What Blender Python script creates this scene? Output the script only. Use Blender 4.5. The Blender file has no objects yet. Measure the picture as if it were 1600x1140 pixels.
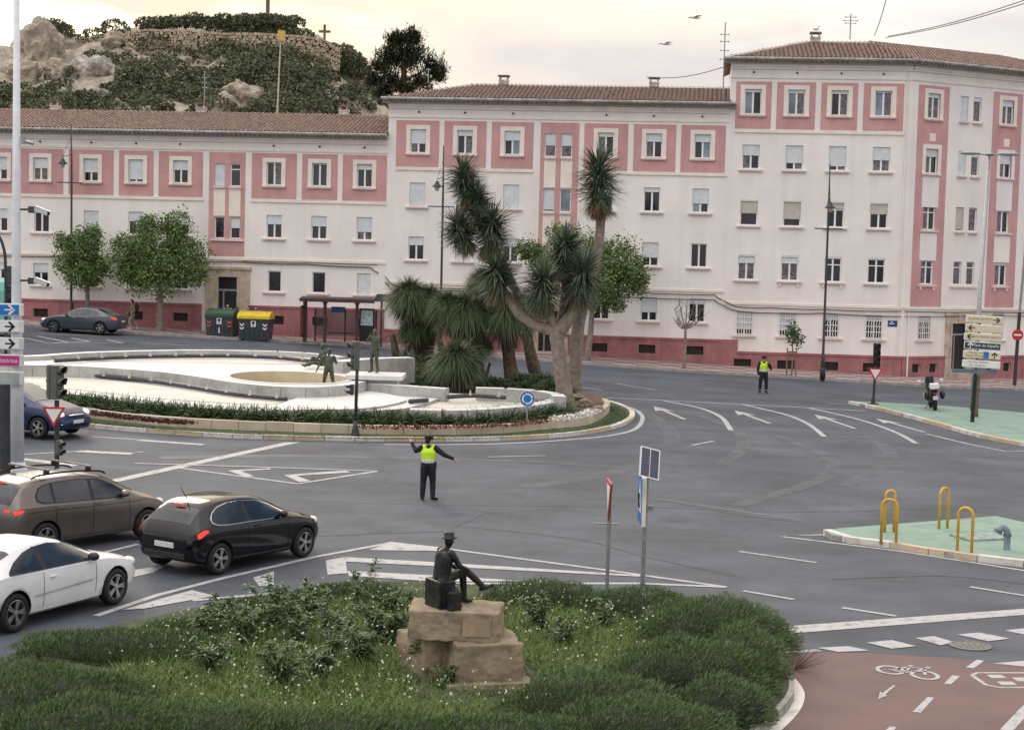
import bpy, bmesh, math, random
import numpy as np
from mathutils import Vector, Matrix
random.seed(7); rng = np.random.default_rng(7)
R = math.radians
scene = bpy.context.scene
COL = scene.collection

# ------------------------------------------------------------------ camera
CAM_F = 2600.0 / 1600.0            # focal length in image widths
CAM_H = 6.5                        # eye height above the near road, m
ROLL, PITCH = 0.026, math.atan(173 / 2600.0)
cp, sp, cr, sr = math.cos(PITCH), math.sin(PITCH), math.cos(ROLL), math.sin(ROLL)
cam_d = bpy.data.cameras.new('camera'); cam = bpy.data.objects.new('camera', cam_d); COL.objects.link(cam)
cam_d.sensor_width = 36.0; cam_d.lens = 36.0 * CAM_F; cam_d.clip_end = 3000; cam_d.clip_start = .5
cam.matrix_world = Matrix(((cr, -sr, 0, 0), (sr * sp, cr * sp, -cp, 0), (sr * cp, cr * cp, sp, CAM_H), (0, 0, 0, 1)))
scene.camera = cam

# ------------------------------------------------------------------ sky and sun (thin bright evening overcast)
SUN_EL, SUN_AZ = R(24), R(-22)     # sun stands beyond the hill, left of the view axis (+Y)
w = bpy.data.worlds.new('World'); scene.world = w; w.use_nodes = True
nt = w.node_tree; nt.nodes.clear()
def wn(t, **k):
    n = nt.nodes.new(t)
    for a, b in k.items(): setattr(n, a, b)
    return n
out = wn('ShaderNodeOutputWorld'); bg = wn('ShaderNodeBackground'); bg.inputs['Strength'].default_value = 0.1
sky = wn('ShaderNodeTexSky', sky_type='NISHITA', sun_disc=False, sun_elevation=SUN_EL, sun_rotation=SUN_AZ, dust_density=2.0)
tc = wn('ShaderNodeTexCoord'); sep = wn('ShaderNodeSeparateXYZ'); nt.links.new(tc.outputs['Generated'], sep.inputs[0])
zz = wn('ShaderNodeMath', operation='ADD'); zz.inputs[1].default_value = .22; nt.links.new(sep.outputs[2], zz.inputs[0])
zm = wn('ShaderNodeMath', operation='MAXIMUM'); zm.inputs[1].default_value = .05; nt.links.new(zz.outputs[0], zm.inputs[0])
dv = wn('ShaderNodeVectorMath', operation='DIVIDE'); cz = wn('ShaderNodeCombineXYZ')
for i in range(3): nt.links.new(zm.outputs[0], cz.inputs[i])
nt.links.new(tc.outputs['Generated'], dv.inputs[0]); nt.links.new(cz.outputs[0], dv.inputs[1])
def wnoise(scale, det, off, lo, hi):
    m = wn('ShaderNodeMapping'); m.inputs['Location'].default_value = off; m.inputs['Scale'].default_value = (1, 1, .6)
    nt.links.new(dv.outputs[0], m.inputs[0])
    n = wn('ShaderNodeTexNoise'); n.inputs['Scale'].default_value = scale; n.inputs['Detail'].default_value = det
    nt.links.new(m.outputs[0], n.inputs[0])
    r = wn('ShaderNodeMapRange'); r.inputs[1].default_value = lo; r.inputs[2].default_value = hi
    nt.links.new(n.outputs[0], r.inputs[0]); return r
cover = wnoise(1.1, 4, (3.1, .4, 0), .30, .46)
shade = wnoise(.75, 7, (5.0, 0.2, 7), .40, .58)
warmn = wnoise(.5, 2, (1.3, 7.7, 4), .35, .65)
def wmix(a, b, f):
    m = wn('ShaderNodeMix', data_type='RGBA')
    for s, v in ((6, a), (7, b)):
        if isinstance(v, tuple): m.inputs[s].default_value = v + (1,)
        else: nt.links.new(v, m.inputs[s])
    nt.links.new(f, m.inputs[0]); return m.outputs[2]
SK = 10.0
# evening glow: clouds turn cream towards the sun's side of the sky, neutral elsewhere
dt = wn('ShaderNodeVectorMath', operation='DOT_PRODUCT'); dt.inputs[1].default_value = (math.sin(SUN_AZ), math.cos(SUN_AZ), 0); nt.links.new(tc.outputs['Generated'], dt.inputs[0])
gl_ = wn('ShaderNodeMapRange', interpolation_type='SMOOTHSTEP'); gl_.inputs[1].default_value = .1; gl_.inputs[2].default_value = .95; nt.links.new(dt.outputs['Value'], gl_.inputs[0])
glow = wmix((1.58 * SK, 1.46 * SK, 1.20 * SK), (1.55 * SK, 1.20 * SK, .72 * SK), warmn.outputs[0])
lit = wmix((1.45 * SK, 1.43 * SK, 1.42 * SK), glow, gl_.outputs[0])
cloud = wmix(lit, (.96 * SK, .89 * SK, .87 * SK), shade.outputs[0])
ez = wn('ShaderNodeMapRange'); ez.inputs[1].default_value = 0; ez.inputs[2].default_value = 1; ez.inputs[3].default_value = .58; ez.inputs[4].default_value = 1.40   # overcast: brighter towards the zenith
nt.links.new(sep.outputs[2], ez.inputs[0]); es = wn('ShaderNodeVectorMath', operation='SCALE'); nt.links.new(cloud, es.inputs[0]); nt.links.new(ez.outputs[0], es.inputs['Scale']); cloud = es.outputs[0]
final = wmix(sky.outputs[0], cloud, cover.outputs[0])
nt.links.new(final, bg.inputs[0]); nt.links.new(bg.outputs[0], out.inputs[0])
sl = bpy.data.lights.new('sun', 'SUN'); sl.energy = 0.7; sl.angle = R(20); sl.color = (1, .93, .82)
sun = bpy.data.objects.new('sun', sl); COL.objects.link(sun)
sd = Vector((math.sin(SUN_AZ) * math.cos(SUN_EL), math.cos(SUN_AZ) * math.cos(SUN_EL), math.sin(SUN_EL)))
sun.rotation_euler = sd.to_track_quat('Z', 'Y').to_euler()
vs = scene.view_settings; vs.view_transform = 'Standard'; vs.look = 'None'; vs.exposure = 0.38; vs.gamma = 1
vs.use_curve_mapping = False
scene.cycles.use_denoising = True
scene.cycles.max_bounces = 4; w.cycles.sampling_method = "MANUAL"; w.cycles.sample_map_resolution = 256

# ------------------------------------------------------------------ calibration helpers: where a seen point stands in the place
def ray(x, y):
    a = (x - 800) / 2600.0; b = -(y - 570) / 2600.0
    return Vector((a * cr - b * sr, a * sr * sp + b * cr * sp + cp, a * sr * cp + b * cr * cp - sp))
def gz(X, Y):                      # the street climbs gently towards the far left
    t = min(max((Y - 40) / 54.0, 0), 1)
    return t * (.75 - .033 * max(-45, min(45, X)))
def P(x, y, h=0.0):                # point on the street (plus h) under an image point
    d = ray(x, y); lo, hi = 4.0, 200.0
    for _ in range(50):
        m = (lo + hi) / 2
        if CAM_H + d.z * m - gz(d.x * m, d.y * m) - h > 0: lo = m
        else: hi = m
    return Vector((d.x * lo, d.y * lo, gz(d.x * lo, d.y * lo) + h))
def AT(x, y, Y):                   # point at depth Y
    d = ray(x, y); s = Y / d.y
    return Vector((d.x * s, Y, CAM_H + d.z * s))
FA = math.atan(.1143); FX, FY = 20.6, 94.0
FDIR = Vector((math.cos(FA), -math.sin(FA), 0)); FN = Vector((math.sin(FA), math.cos(FA), 0))
def FU(x, y, o=Vector((FX, FY, 0)), u=FDIR, n=FN):   # (along, z) on the facade plane
    d = ray(x, y); s = o.dot(n) / d.dot(n); p = d * s
    return (p - o).dot(u), CAM_H + p.z

# ------------------------------------------------------------------ mesh helpers
class MB:
    def __init__(s): s.v = []; s.f = []; s.m = []
    def add(s, vs, fs, m=0):
        o = len(s.v); s.v += [tuple(v) for v in vs]
        for f in fs: s.f.append(tuple(i + o for i in f)); s.m.append(m)
        return s
    def box(s, c, d, rz=0.0, m=0, M=None):
        x, y, z = d[0] / 2, d[1] / 2, d[2] / 2
        vs = [Vector((i * x, j * y, k * z)) for k in (-1, 1) for j in (-1, 1) for i in (-1, 1)]
        T = Matrix.Translation(c) @ (M if M is not None else Matrix.Rotation(rz, 4, 'Z'))
        return s.add([T @ v for v in vs], [(0, 2, 3, 1), (4, 5, 7, 6), (0, 1, 5, 4), (2, 6, 7, 3), (0, 4, 6, 2), (1, 3, 7, 5)], m)
    def b2(s, a, b, m=0):          # box from corner to corner
        return s.box([(p + q) / 2 for p, q in zip(a, b)], [abs(q - p) for p, q in zip(a, b)], m=m)
    def tube(s, pts, r, n=8, m=0, cap=True):
        pts = [Vector(p) for p in pts]; rs = r if isinstance(r, (list, tuple)) else [r] * len(pts)
        rings = []; prev = None
        for i, p in enumerate(pts):
            t = (pts[min(i + 1, len(pts) - 1)] - pts[max(i - 1, 0)]).normalized()
            if prev is None:
                a = t.orthogonal().normalized()
            else:
                a = (prev - t * prev.dot(t)); a = a.normalized() if a.length > 1e-6 else t.orthogonal().normalized()
            prev = a; b = t.cross(a)
            rings.append([p + (a * math.cos(2 * math.pi * k / n) + b * math.sin(2 * math.pi * k / n)) * rs[i] for k in range(n)])
        vs = [v for q in rings for v in q]; fs = []
        for i in range(len(pts) - 1):
            for k in range(n):
                fs.append((i * n + k, i * n + (k + 1) % n, (i + 1) * n + (k + 1) % n, (i + 1) * n + k))
        if cap: fs += [tuple(range(n - 1, -1, -1)), tuple(range((len(pts) - 1) * n, len(pts) * n))]
        return s.add(vs, fs, m)
    def lathe(s, prof, n=16, m=0, T=None, cap=True):   # prof: (r, z)
        vs = []; fs = []
        for r, z in prof:
            vs += [Vector((r * math.cos(2 * math.pi * k / n), r * math.sin(2 * math.pi * k / n), z)) for k in range(n)]
        for i in range(len(prof) - 1):
            for k in range(n): fs.append((i * n + k, i * n + (k + 1) % n, (i + 1) * n + (k + 1) % n, (i + 1) * n + k))
        if cap: fs += [tuple(range(n - 1, -1, -1)), tuple(range((len(prof) - 1) * n, len(prof) * n))]
        if T is not None: vs = [T @ v for v in vs]
        return s.add(vs, fs, m)
    def prism(s, poly, off, m=0):   # polygon (3-D points) swept by vector off
        n = len(poly); poly = [Vector(p) for p in poly]; off = Vector(off)
        return s.add(poly + [p + off for p in poly], [tuple(range(n - 1, -1, -1)), tuple(range(n, 2 * n))] + [(i, (i + 1) % n, n + (i + 1) % n, n + i) for i in range(n)], m)
    def sphere(s, c, r, m=0, n=12, k=8, T=None):
        c = Vector(c); rr = r if isinstance(r, (tuple, list)) else (r, r, r)
        vs = [Vector((0, 0, -rr[2]))]
        for j in range(1, k):
            a = -math.pi / 2 + math.pi * j / k
            vs += [Vector((rr[0] * math.cos(a) * math.cos(2 * math.pi * i / n), rr[1] * math.cos(a) * math.sin(2 * math.pi * i / n), rr[2] * math.sin(a))) for i in range(n)]
        vs.append(Vector((0, 0, rr[2]))); fs = []
        for i in range(n):
            fs.append((0, 1 + (i + 1) % n, 1 + i)); L = 1 + (k - 2) * n
            fs.append((L + i, L + (i + 1) % n, len(vs) - 1))
            for j in range(k - 2): fs.append((1 + j * n + i, 1 + j * n + (i + 1) % n, 1 + (j + 1) * n + (i + 1) % n, 1 + (j + 1) * n + i))
        if T is not None: vs = [T @ v for v in vs]
        return s.add([v + c for v in vs], fs, m)
    def mesh(s, name, mats, smooth=False):
        me = bpy.data.meshes.new(name); me.from_pydata(s.v, [], s.f)
        for mt in (mats if isinstance(mats, (list, tuple)) else [mats]): me.materials.append(mt)
        if any(s.m): me.polygons.foreach_set('material_index', s.m)
        if smooth: me.polygons.foreach_set('use_smooth', [True] * len(s.f))
        me.update(); return me
    def build(s, name, mats, parent=None, smooth=False, loc=None, rz=None):
        return link(name, s.mesh(name, mats, smooth), parent, loc, rz)
def link(name, me, parent=None, loc=None, rz=None):
    o = bpy.data.objects.new(name, me); COL.objects.link(o)
    if parent is not None: o.parent = parent
    if loc is not None: o.location = loc
    if rz is not None: o.rotation_euler = (0, 0, rz)
    return o
def tag(o, label, cat, group=None):
    o['label'] = label; o['category'] = cat
    if group: o['group'] = group
    return o
def struct(o): o['kind'] = 'structure'; return o
def stuff(o): o['kind'] = 'stuff'; return o
def thing(name, label, cat, loc=(0, 0, 0), rz=0, group=None):
    return tag(link(name, None, None, loc, rz), label, cat, group)
def np_mesh(name, V, Fa, mats, midx=None, smooth=False):
    """V (n,3); Fa (m,k) with k = 3 or 4"""
    me = bpy.data.meshes.new(name); V = np.asarray(V, dtype=np.float32); Fa = np.asarray(Fa, dtype=np.int32)
    me.vertices.add(len(V)); me.vertices.foreach_set('co', V.ravel())
    k = Fa.shape[1]; me.loops.add(Fa.size); me.loops.foreach_set('vertex_index', Fa.ravel())
    me.polygons.add(len(Fa)); me.polygons.foreach_set('loop_start', np.arange(0, Fa.size, k, dtype=np.int32))
    me.polygons.foreach_set('loop_total', np.full(len(Fa), k, dtype=np.int32))
    for mt in (mats if isinstance(mats, (list, tuple)) else [mats]): me.materials.append(mt)
    if midx is not None: me.polygons.foreach_set('material_index', np.asarray(midx, dtype=np.int32))
    if smooth: me.polygons.foreach_set('use_smooth', np.ones(len(Fa), dtype=bool))
    me.update(calc_edges=True); me.validate(); return me
def spline(pts, n=8, closed=False):
    """Catmull-Rom through points"""
    pts = [Vector(p) for p in pts]; N = len(pts); res = []
    g = (lambda i: pts[i % N]) if closed else (lambda i: pts[max(0, min(N - 1, i))])
    for i in range(N if closed else N - 1):
        a, b, c, d = g(i - 1), g(i), g(i + 1), g(i + 2)
        for k in range(n):
            t = k / n
            res.append(.5 * ((2 * b) + (c - a) * t + (2 * a - 5 * b + 4 * c - d) * t * t + (3 * b - a - 3 * c + d) * t ** 3))
    if not closed: res.append(pts[-1])
    return res

# ------------------------------------------------------------------ materials
MATS = {}
def mat(name, col, rough=.7, var=.12, scale=2.0, bump=0.0, bscale=30.0, metal=0.0, spec=.4, col2=None, island=False, emit=None, coat=0.0, detail=5, lo=.35, hi=.65, trans=0):
    if name in MATS: return MATS[name]
    m = bpy.data.materials.new(name); m.use_nodes = True; t = m.node_tree; b = t.nodes['Principled BSDF']
    b.inputs['Roughness'].default_value = rough; b.inputs['Metallic'].default_value = metal
    b.inputs['Specular IOR Level'].default_value = spec; b.inputs['Coat Weight'].default_value = coat
    b.inputs['Coat Roughness'].default_value = .06
    c2 = col2 or tuple(max(0, c * (1 - 2 * var)) for c in col)
    c1 = col if col2 else tuple(min(1, c * (1 + var)) for c in col)
    geo = t.nodes.new('ShaderNodeNewGeometry')
    mix = t.nodes.new('ShaderNodeMix'); mix.data_type = 'RGBA'
    mix.inputs[6].default_value = (*c1, 1); mix.inputs[7].default_value = (*c2, 1)
    if island:
        t.links.new(geo.outputs['Random Per Island'], mix.inputs[0])
    else:
        n = t.nodes.new('ShaderNodeTexNoise'); n.inputs['Scale'].default_value = scale; n.inputs['Detail'].default_value = detail
        n.inputs['Roughness'].default_value = .65
        t.links.new(geo.outputs['Position'], n.inputs['Vector'])
        mr = t.nodes.new('ShaderNodeMapRange'); mr.inputs[1].default_value = lo; mr.inputs[2].default_value = hi
        t.links.new(n.outputs[0], mr.inputs[0]); t.links.new(mr.outputs[0], mix.inputs[0])
    t.links.new(mix.outputs[2], b.inputs['Base Color'])
    if bump:
        n2 = t.nodes.new('ShaderNodeTexNoise'); n2.inputs['Scale'].default_value = bscale; n2.inputs['Detail'].default_value = 4
        t.links.new(geo.outputs['Position'], n2.inputs['Vector'])
        bp = t.nodes.new('ShaderNodeBump'); bp.inputs['Strength'].default_value = bump; bp.inputs['Distance'].default_value = .02
        t.links.new(n2.outputs[0], bp.inputs['Height']); t.links.new(bp.outputs[0], b.inputs['Normal'])
    if emit:
        b.inputs['Emission Color'].default_value = (*emit[0], 1); b.inputs['Emission Strength'].default_value = emit[1]
    if trans: b.inputs['Transmission Weight'].default_value = trans
    MATS[name] = m; return m
CREAM = mat('cream_render', (.83, .79, .755), .9, .035, .35, .12, 25)
def streaks(m, amt=.10):
    t = m.node_tree; b = t.nodes['Principled BSDF']; src = b.inputs['Base Color'].links[0].from_socket; geo = t.nodes.new('ShaderNodeNewGeometry')
    mp = t.nodes.new('ShaderNodeMapping'); mp.inputs['Scale'].default_value = (2.2, 2.2, .16); t.links.new(geo.outputs['Position'], mp.inputs[0]); n = t.nodes.new('ShaderNodeTexNoise'); n.inputs['Scale'].default_value = 1; n.inputs['Detail'].default_value = 6; t.links.new(mp.outputs[0], n.inputs[0])
    r = t.nodes.new('ShaderNodeMapRange'); r.inputs[1].default_value = .42; r.inputs[2].default_value = .75; r.inputs[3].default_value = 1.0; r.inputs[4].default_value = 1 - amt; t.links.new(n.outputs[0], r.inputs[0])
    s = t.nodes.new('ShaderNodeVectorMath'); s.operation = 'SCALE'; t.links.new(src, s.inputs[0]); t.links.new(r.outputs[0], s.inputs['Scale']); t.links.new(s.outputs[0], b.inputs['Base Color']); return m
streaks(CREAM, .07)
TRIM = mat('trim_plaster', (.82, .74, .66), .85, .05, 1.2)
PINK = mat('pink_render', (.58, .325, .32), .9, .06, .8, .1, 25)
streaks(PINK, .10)
PLINTH = mat('plinth_paint', (.37, .155, .162), .8, .12, .9, .1, 25)
streaks(PLINTH, .3)
STONE = mat('limestone', (.50, .42, .33), .85, .15, 2.0, .3, 20)
BLACK = mat('black_plastic', (.015, .015, .017), .5, .1)
DGREY = mat('dark_grey_metal', (.05, .055, .06), .45, .15, 6)
MGREY = mat('galvanised_steel', (.33, .34, .35), .4, .12, 8, metal=.6)
WHITE = mat('white_paint', (.78, .78, .76), .45, .04, 4)
PVC = mat('white_window_frame', (.80, .81, .82), .35, .03)
GLASS = mat('dark_window_glass', (.018, .02, .026), .06, .4, .7, spec=.6)
GLASSB = mat('pale_window_glass', (.20, .27, .32), .08, .25, .7, spec=.6)
CURT = mat('curtained_glass', (.16, .15, .16), .25, .35, 5, spec=.5)
SHUT = mat('roller_shutter_white', (.64, .68, .70), .6, .05, 3)
SHUTB = mat('roller_shutter_beige', (.52, .49, .42), .6, .06, 3)
# ================================================================== ground, road, markings
def asphalt():
    m = mat('asphalt', (.076, .087, .107), .8, .17, .3, .25, 60)
    t = m.node_tree; b = t.nodes['Principled BSDF']
    geo = t.nodes.new('ShaderNodeNewGeometry')
    base = b.inputs['Base Color'].links[0].from_socket
    mp = t.nodes.new('ShaderNodeMapping'); mp.inputs['Scale'].default_value = (.35, 2.2, 1); mp.inputs['Rotation'].default_value = (0, 0, R(-20))
    t.links.new(geo.outputs['Position'], mp.inputs[0])
    n = t.nodes.new('ShaderNodeTexNoise'); n.inputs['Scale'].default_value = .5; n.inputs['Detail'].default_value = 7
    t.links.new(mp.outputs[0], n.inputs[0])
    n2 = t.nodes.new('ShaderNodeTexNoise'); n2.inputs['Scale'].default_value = 45; n2.inputs['Detail'].default_value = 3
    t.links.new(geo.outputs['Position'], n2.inputs[0])
    mr = t.nodes.new('ShaderNodeMapRange'); mr.inputs[1].default_value = .35; mr.inputs[2].default_value = .7; mr.inputs[3].default_value = .90; mr.inputs[4].default_value = 1.09
    t.links.new(n.outputs[0], mr.inputs[0])
    mr2 = t.nodes.new('ShaderNodeMapRange'); mr2.inputs[1].default_value = .3; mr2.inputs[2].default_value = .7; mr2.inputs[3].default_value = .82; mr2.inputs[4].default_value = 1.18
    t.links.new(n2.outputs[0], mr2.inputs[0])
    mu = t.nodes.new('ShaderNodeMath'); mu.operation = 'MULTIPLY'; t.links.new(mr.outputs[0], mu.inputs[0]); t.links.new(mr2.outputs[0], mu.inputs[1])
    n3 = t.nodes.new('ShaderNodeTexNoise'); n3.inputs['Scale'].default_value = 1.7; n3.inputs['Detail'].default_value = 8; n3.inputs['Roughness'].default_value = .7; t.links.new(geo.outputs['Position'], n3.inputs[0])
    mr3 = t.nodes.new('ShaderNodeMapRange'); mr3.inputs[1].default_value = .56; mr3.inputs[2].default_value = .70; mr3.inputs[3].default_value = 1; mr3.inputs[4].default_value = .88; t.links.new(n3.outputs[0], mr3.inputs[0])
    vo = t.nodes.new('ShaderNodeTexVoronoi'); vo.feature = 'DISTANCE_TO_EDGE'; vo.inputs['Scale'].default_value = .16; wp = t.nodes.new('ShaderNodeVectorMath'); wp.operation = 'ADD'; sc3 = t.nodes.new('ShaderNodeVectorMath'); sc3.operation = 'SCALE'; sc3.inputs['Scale'].default_value = 2.2
    t.links.new(n3.outputs['Color'], sc3.inputs[0]); t.links.new(geo.outputs['Position'], wp.inputs[0]); t.links.new(sc3.outputs[0], wp.inputs[1]); t.links.new(wp.outputs[0], vo.inputs['Vector'])
    mr4 = t.nodes.new('ShaderNodeMapRange'); mr4.inputs[1].default_value = 0; mr4.inputs[2].default_value = .006; mr4.inputs[3].default_value = .66; mr4.inputs[4].default_value = 1; t.links.new(vo.outputs['Distance'], mr4.inputs[0])
    for x_ in (mr3, mr4):
        m2 = t.nodes.new('ShaderNodeMath'); m2.operation = 'MULTIPLY'; t.links.new(mu.outputs[0], m2.inputs[0]); t.links.new(x_.outputs[0], m2.inputs[1]); mu = m2
    mx = t.nodes.new('ShaderNodeVectorMath'); mx.operation = 'SCALE'; t.links.new(base, mx.inputs[0]); t.links.new(mu.outputs[0], mx.inputs['Scale'])
    t.links.new(mx.outputs[0], b.inputs['Base Color'])
    return m
ASPH = asphalt()
PAINT = mat('road_paint', (.40, .40, .41), .7, .18, 4.0, .1, 40, col2=(.13, .135, .15), lo=.50, hi=.74, detail=9)
KWHITE = mat('kerb_white_paint', (.62, .60, .55), .8, .15, 2.5, .2, 30, col2=(.30, .28, .25), lo=.5, hi=.75)
KYELLOW = mat('kerb_yellow_paint', (.52, .43, .30), .8, .15, 2.5, .2, 30, col2=(.35, .29, .22), lo=.5, hi=.75)
KGREY = mat('kerb_concrete', (.32, .31, .29), .85, .15, 3, .3, 30)
GREENP = mat('green_floor_paint', (.21, .31, .255), .75, .06, 1.4, .15, 40, col2=(.12, .19, .155), lo=.48, hi=.80, detail=8)
REDP = mat('red_bike_lane', (.165, .105, .10), .85, .1, .8, .2, 60, col2=(.115, .08, .078), lo=.4, hi=.75, detail=8)

xs = [-900, -400, -200, -110, -75] + list(np.arange(-60, 60.1, 1.25)) + [75, 110, 200, 400, 900]
ys = [-300, -100, -30, 0, 10] + list(np.arange(13.75, 106.1, 1.25)) + [125, 180, 300, 600, 1500]
V = [(x, y, gz(x, y)) for y in ys for x in xs]; nx = len(xs)
Fq = [(j * nx + i, j * nx + i + 1, (j + 1) * nx + i + 1, (j + 1) * nx + i) for j in range(len(ys) - 1) for i in range(nx - 1)]
road = struct(link('road', np_mesh('road', V, Fq, ASPH)))

LAYER = [0]
def drape(name, polys, m, parent, h=None, step=.8):
    """flat paint from world polygons: triangulate, cut into small pieces, lay on the street"""
    LAYER[0] += 1
    if h is None: h = (.0025 + (LAYER[0] % 5) * .0006) if m.name.split('_')[-1] in ('asphalt', 'joint') else (.0065 + (LAYER[0] % 9) * .0007)
    bm = bmesh.new()
    for poly in polys:
        vs = [bm.verts.new((p.x, p.y, 0)) for p in poly]
        try: bm.faces.new(vs)
        except ValueError: pass
    bmesh.ops.triangulate(bm, faces=bm.faces[:])
    for _ in range(5):
        long = [e for e in bm.edges if e.calc_length() > step * 2]
        if not long: break
        bmesh.ops.subdivide_edges(bm, edges=long, cuts=1)
        bmesh.ops.triangulate(bm, faces=bm.faces[:])
    for v in bm.verts: v.co.z = gz(v.co.x, v.co.y) + h
    bmesh.ops.recalc_face_normals(bm, faces=bm.faces[:])
    for f in bm.faces:
        if f.normal.z < 0: f.normal_flip()
    me = bpy.data.meshes.new(name); bm.to_mesh(me); bm.free(); me.materials.append(m)
    return link(name, me, parent)
def strip(pts, wd):
    pts = [Vector((p.x, p.y, 0)) for p in pts]; L = []; Rr = []
    for i, p in enumerate(pts):
        t = (pts[min(i + 1, len(pts) - 1)] - pts[max(i - 1, 0)]).normalized(); n = Vector((-t.y, t.x, 0)) * wd / 2
        L.append(p + n); Rr.append(p - n)
    return [[L[i], L[i + 1], Rr[i + 1], Rr[i]] for i in range(len(pts) - 1)]
def px_line(name, pts, wd, curve=False, m=None, parent=None):
    p = [P(*q) for q in pts]
    if curve: p = spline(p, 6)
    else:
        q = [p[0]]
        for a, b in zip(p, p[1:]):
            k = max(1, int((b - a).length / 1.5)); q += [a.lerp(b, (i + 1) / k) for i in range(k)]
        p = q
    return drape(name, strip(p, wd), m or PAINT, parent or road, step=3)
def px_poly(name, *polys, m=None, parent=None, h=None):
    return drape(name, [[P(*q) for q in poly] for poly in polys], m or PAINT, parent or road, h=h)

for pts, wd, cv in [
    ([(920, 620), (1020, 624.5), (1262, 637), (1352, 642)], .17, 0),
    ([(1037, 626), (1094, 637.5), (1127, 652), (1142, 672)], .2, 1),
    ([(1161, 632), (1225, 647), (1262, 662), (1288, 682)], .2, 1),
    ([(1262, 637), (1337, 654), (1394, 673), (1432, 692.6)], .2, 1),
    ([(1081, 695.6), (1115, 689)], .13, 0), ([(1292, 630), (1326, 632)], .12, 0),
    ([(1448, 678), (1510, 693), (1570, 705), (1600, 704.5), (1680, 702)], .15, 0),
    ([(762, 714), (852, 712)], .11, 0), ([(897, 604), (942, 609.5)], .12, 0), ([(961, 599), (1025, 609)], .12, 0),
    ([(946, 628), (975, 634), (997, 643), (1004, 655), (991, 671), (955, 680), (912, 685), (811, 692), (700, 694.5), (600, 694.5)], .17, 1),
    ([(143, 682), (230, 688), (318, 694.7)], .13, 0), ([(215, 687.5), (318, 694.8)], .3, 0), ([(122, 705), (207, 709)], .4, 0), ([(211, 706), (224, 706.5)], .12, 0),
    ([(-30, 714), (140, 704)], .12, 0),
    ([(210, 724), (400, 729.5), (589, 736)], .13, 0), ([(271, 729.5), (370, 743), (465, 755.6), (589, 736)], .15, 0),
    ([(120, 878), (170, 861), (216, 850)], .13, 0),
    ([(150, 962), (248, 929), (349, 903), (492, 870), (616, 847)], .15, 0),
    ([(614, 848), (688, 856), (950, 891), (1135, 917)], .14, 0), ([(300, 938), (500, 921), (700, 911.5), (1000, 911.5), (1135, 917)], .16, 0),
    ([(1155, 861.5), (1276, 879)], .11, 0), ([(1161, 923), (1240, 936.5)], .12, 0), ([(1316, 949.5), (1400, 962.5)], .12, 0), ([(1516, 917), (1640, 937)], .12, 0),
    ([(1286, 835), (1221, 837.8), (1400, 860), (1600, 891), (1700, 907)], .13, 0),
    ([(1221, 1019.5), (1281, 1015.6)], .16, 0),
    ([(38, 528), (76, 536), (140, 533.4)], .2, 0), ([(58, 525), (108, 535)], .22, 0), ([(112, 528), (140, 533.6)], .22, 0), ([(167, 531), (192, 536)], .2, 0),
    ([(76, 536), (192, 536)], .12, 0), ([(220, 536), (296, 540)], .14, 0), ([(60, 521), (200, 527)], .12, 0),
    ([(1572, 1141), (1600, 1111), (1650, 1065)], .17, 0), ([(1000, 775), (1250, 812)], .03, 0)]:
    px_line('lane_line', pts, wd, cv)
px_poly('stop_line', [(161, 752), (186, 752.5), (469, 691), (446, 691)])
px_poly('stop_line', [(1200, 980.5), (1600, 951), (1700, 944), (1700, 953), (1600, 960.5), (1207, 992)])
px_poly('stop_line', [(16, 717), (34, 715.5), (132, 726), (112, 729)])
px_poly('hatch_marking', [(356, 735), (423, 731.5), (423, 733.5), (377, 736), (397, 744), (382, 745)], [(443, 742), (540, 735), (548, 738), (463, 743.5), (486, 751.5), (467, 753)])
px_poly('hatch_marking', [(577, 858.5), (614, 847), (688, 855), (688, 861), (580, 859.5)],
        [(509, 876), (539, 870.5), (543, 896), (512, 898)], [(540, 870.5), (540, 877.5), (690, 885), (1000, 901), (1000, 898.5), (690, 879)],
        [(543, 892), (545, 900), (690, 909), (826, 908), (690, 899.5)])
px_poly('hatch_marking', [(190, 953), (300, 922), (335, 931), (225, 951)])
px_poly('hatch_marking', [(395, 903), (428, 893), (428, 914), (405, 916)])
px_poly('bar_marking', [(200, 903), (205, 891), (262, 882), (240, 894)])
for tip, tail in [((1021, 634.5), (1070, 655)), ((1147, 641), (1203, 661.5)), ((1272.6, 647.6), (1336, 669.5)), ((1367.5, 653.6), (1444, 675))]:
    a, b = P(*tip), P(*tail); d = (b - a); d.z = 0; d.normalize(); n = Vector((-d.y, d.x, 0))
    h = 1.9
    drape('arrow_marking', [[a, a + d * h + n * .42, a + d * h * .85 + n * .09, a + d * h * .85 - n * .09, a + d * h - n * .42], [a + d * h * .85 + n * .09, b + n * .09, b - n * .09, a + d * h * .85 - n * .09]], PAINT, road)
for q in [[(1277, 1012), (1326, 1009.5), (1358, 1016.5), (1309, 1018.5)], [(1354, 1004), (1393, 1000), (1433, 1009.5), (1393, 1013.5)], [(1430, 997), (1460, 994), (1490, 1003), (1470, 1008.4)],
          [(1495, 991.6), (1530, 988.4), (1578, 998), (1544, 1002)], [(1570, 984.6), (1604, 981), (1650, 991), (1610, 993)]]:
    px_poly('crossing_block', q)
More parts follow.
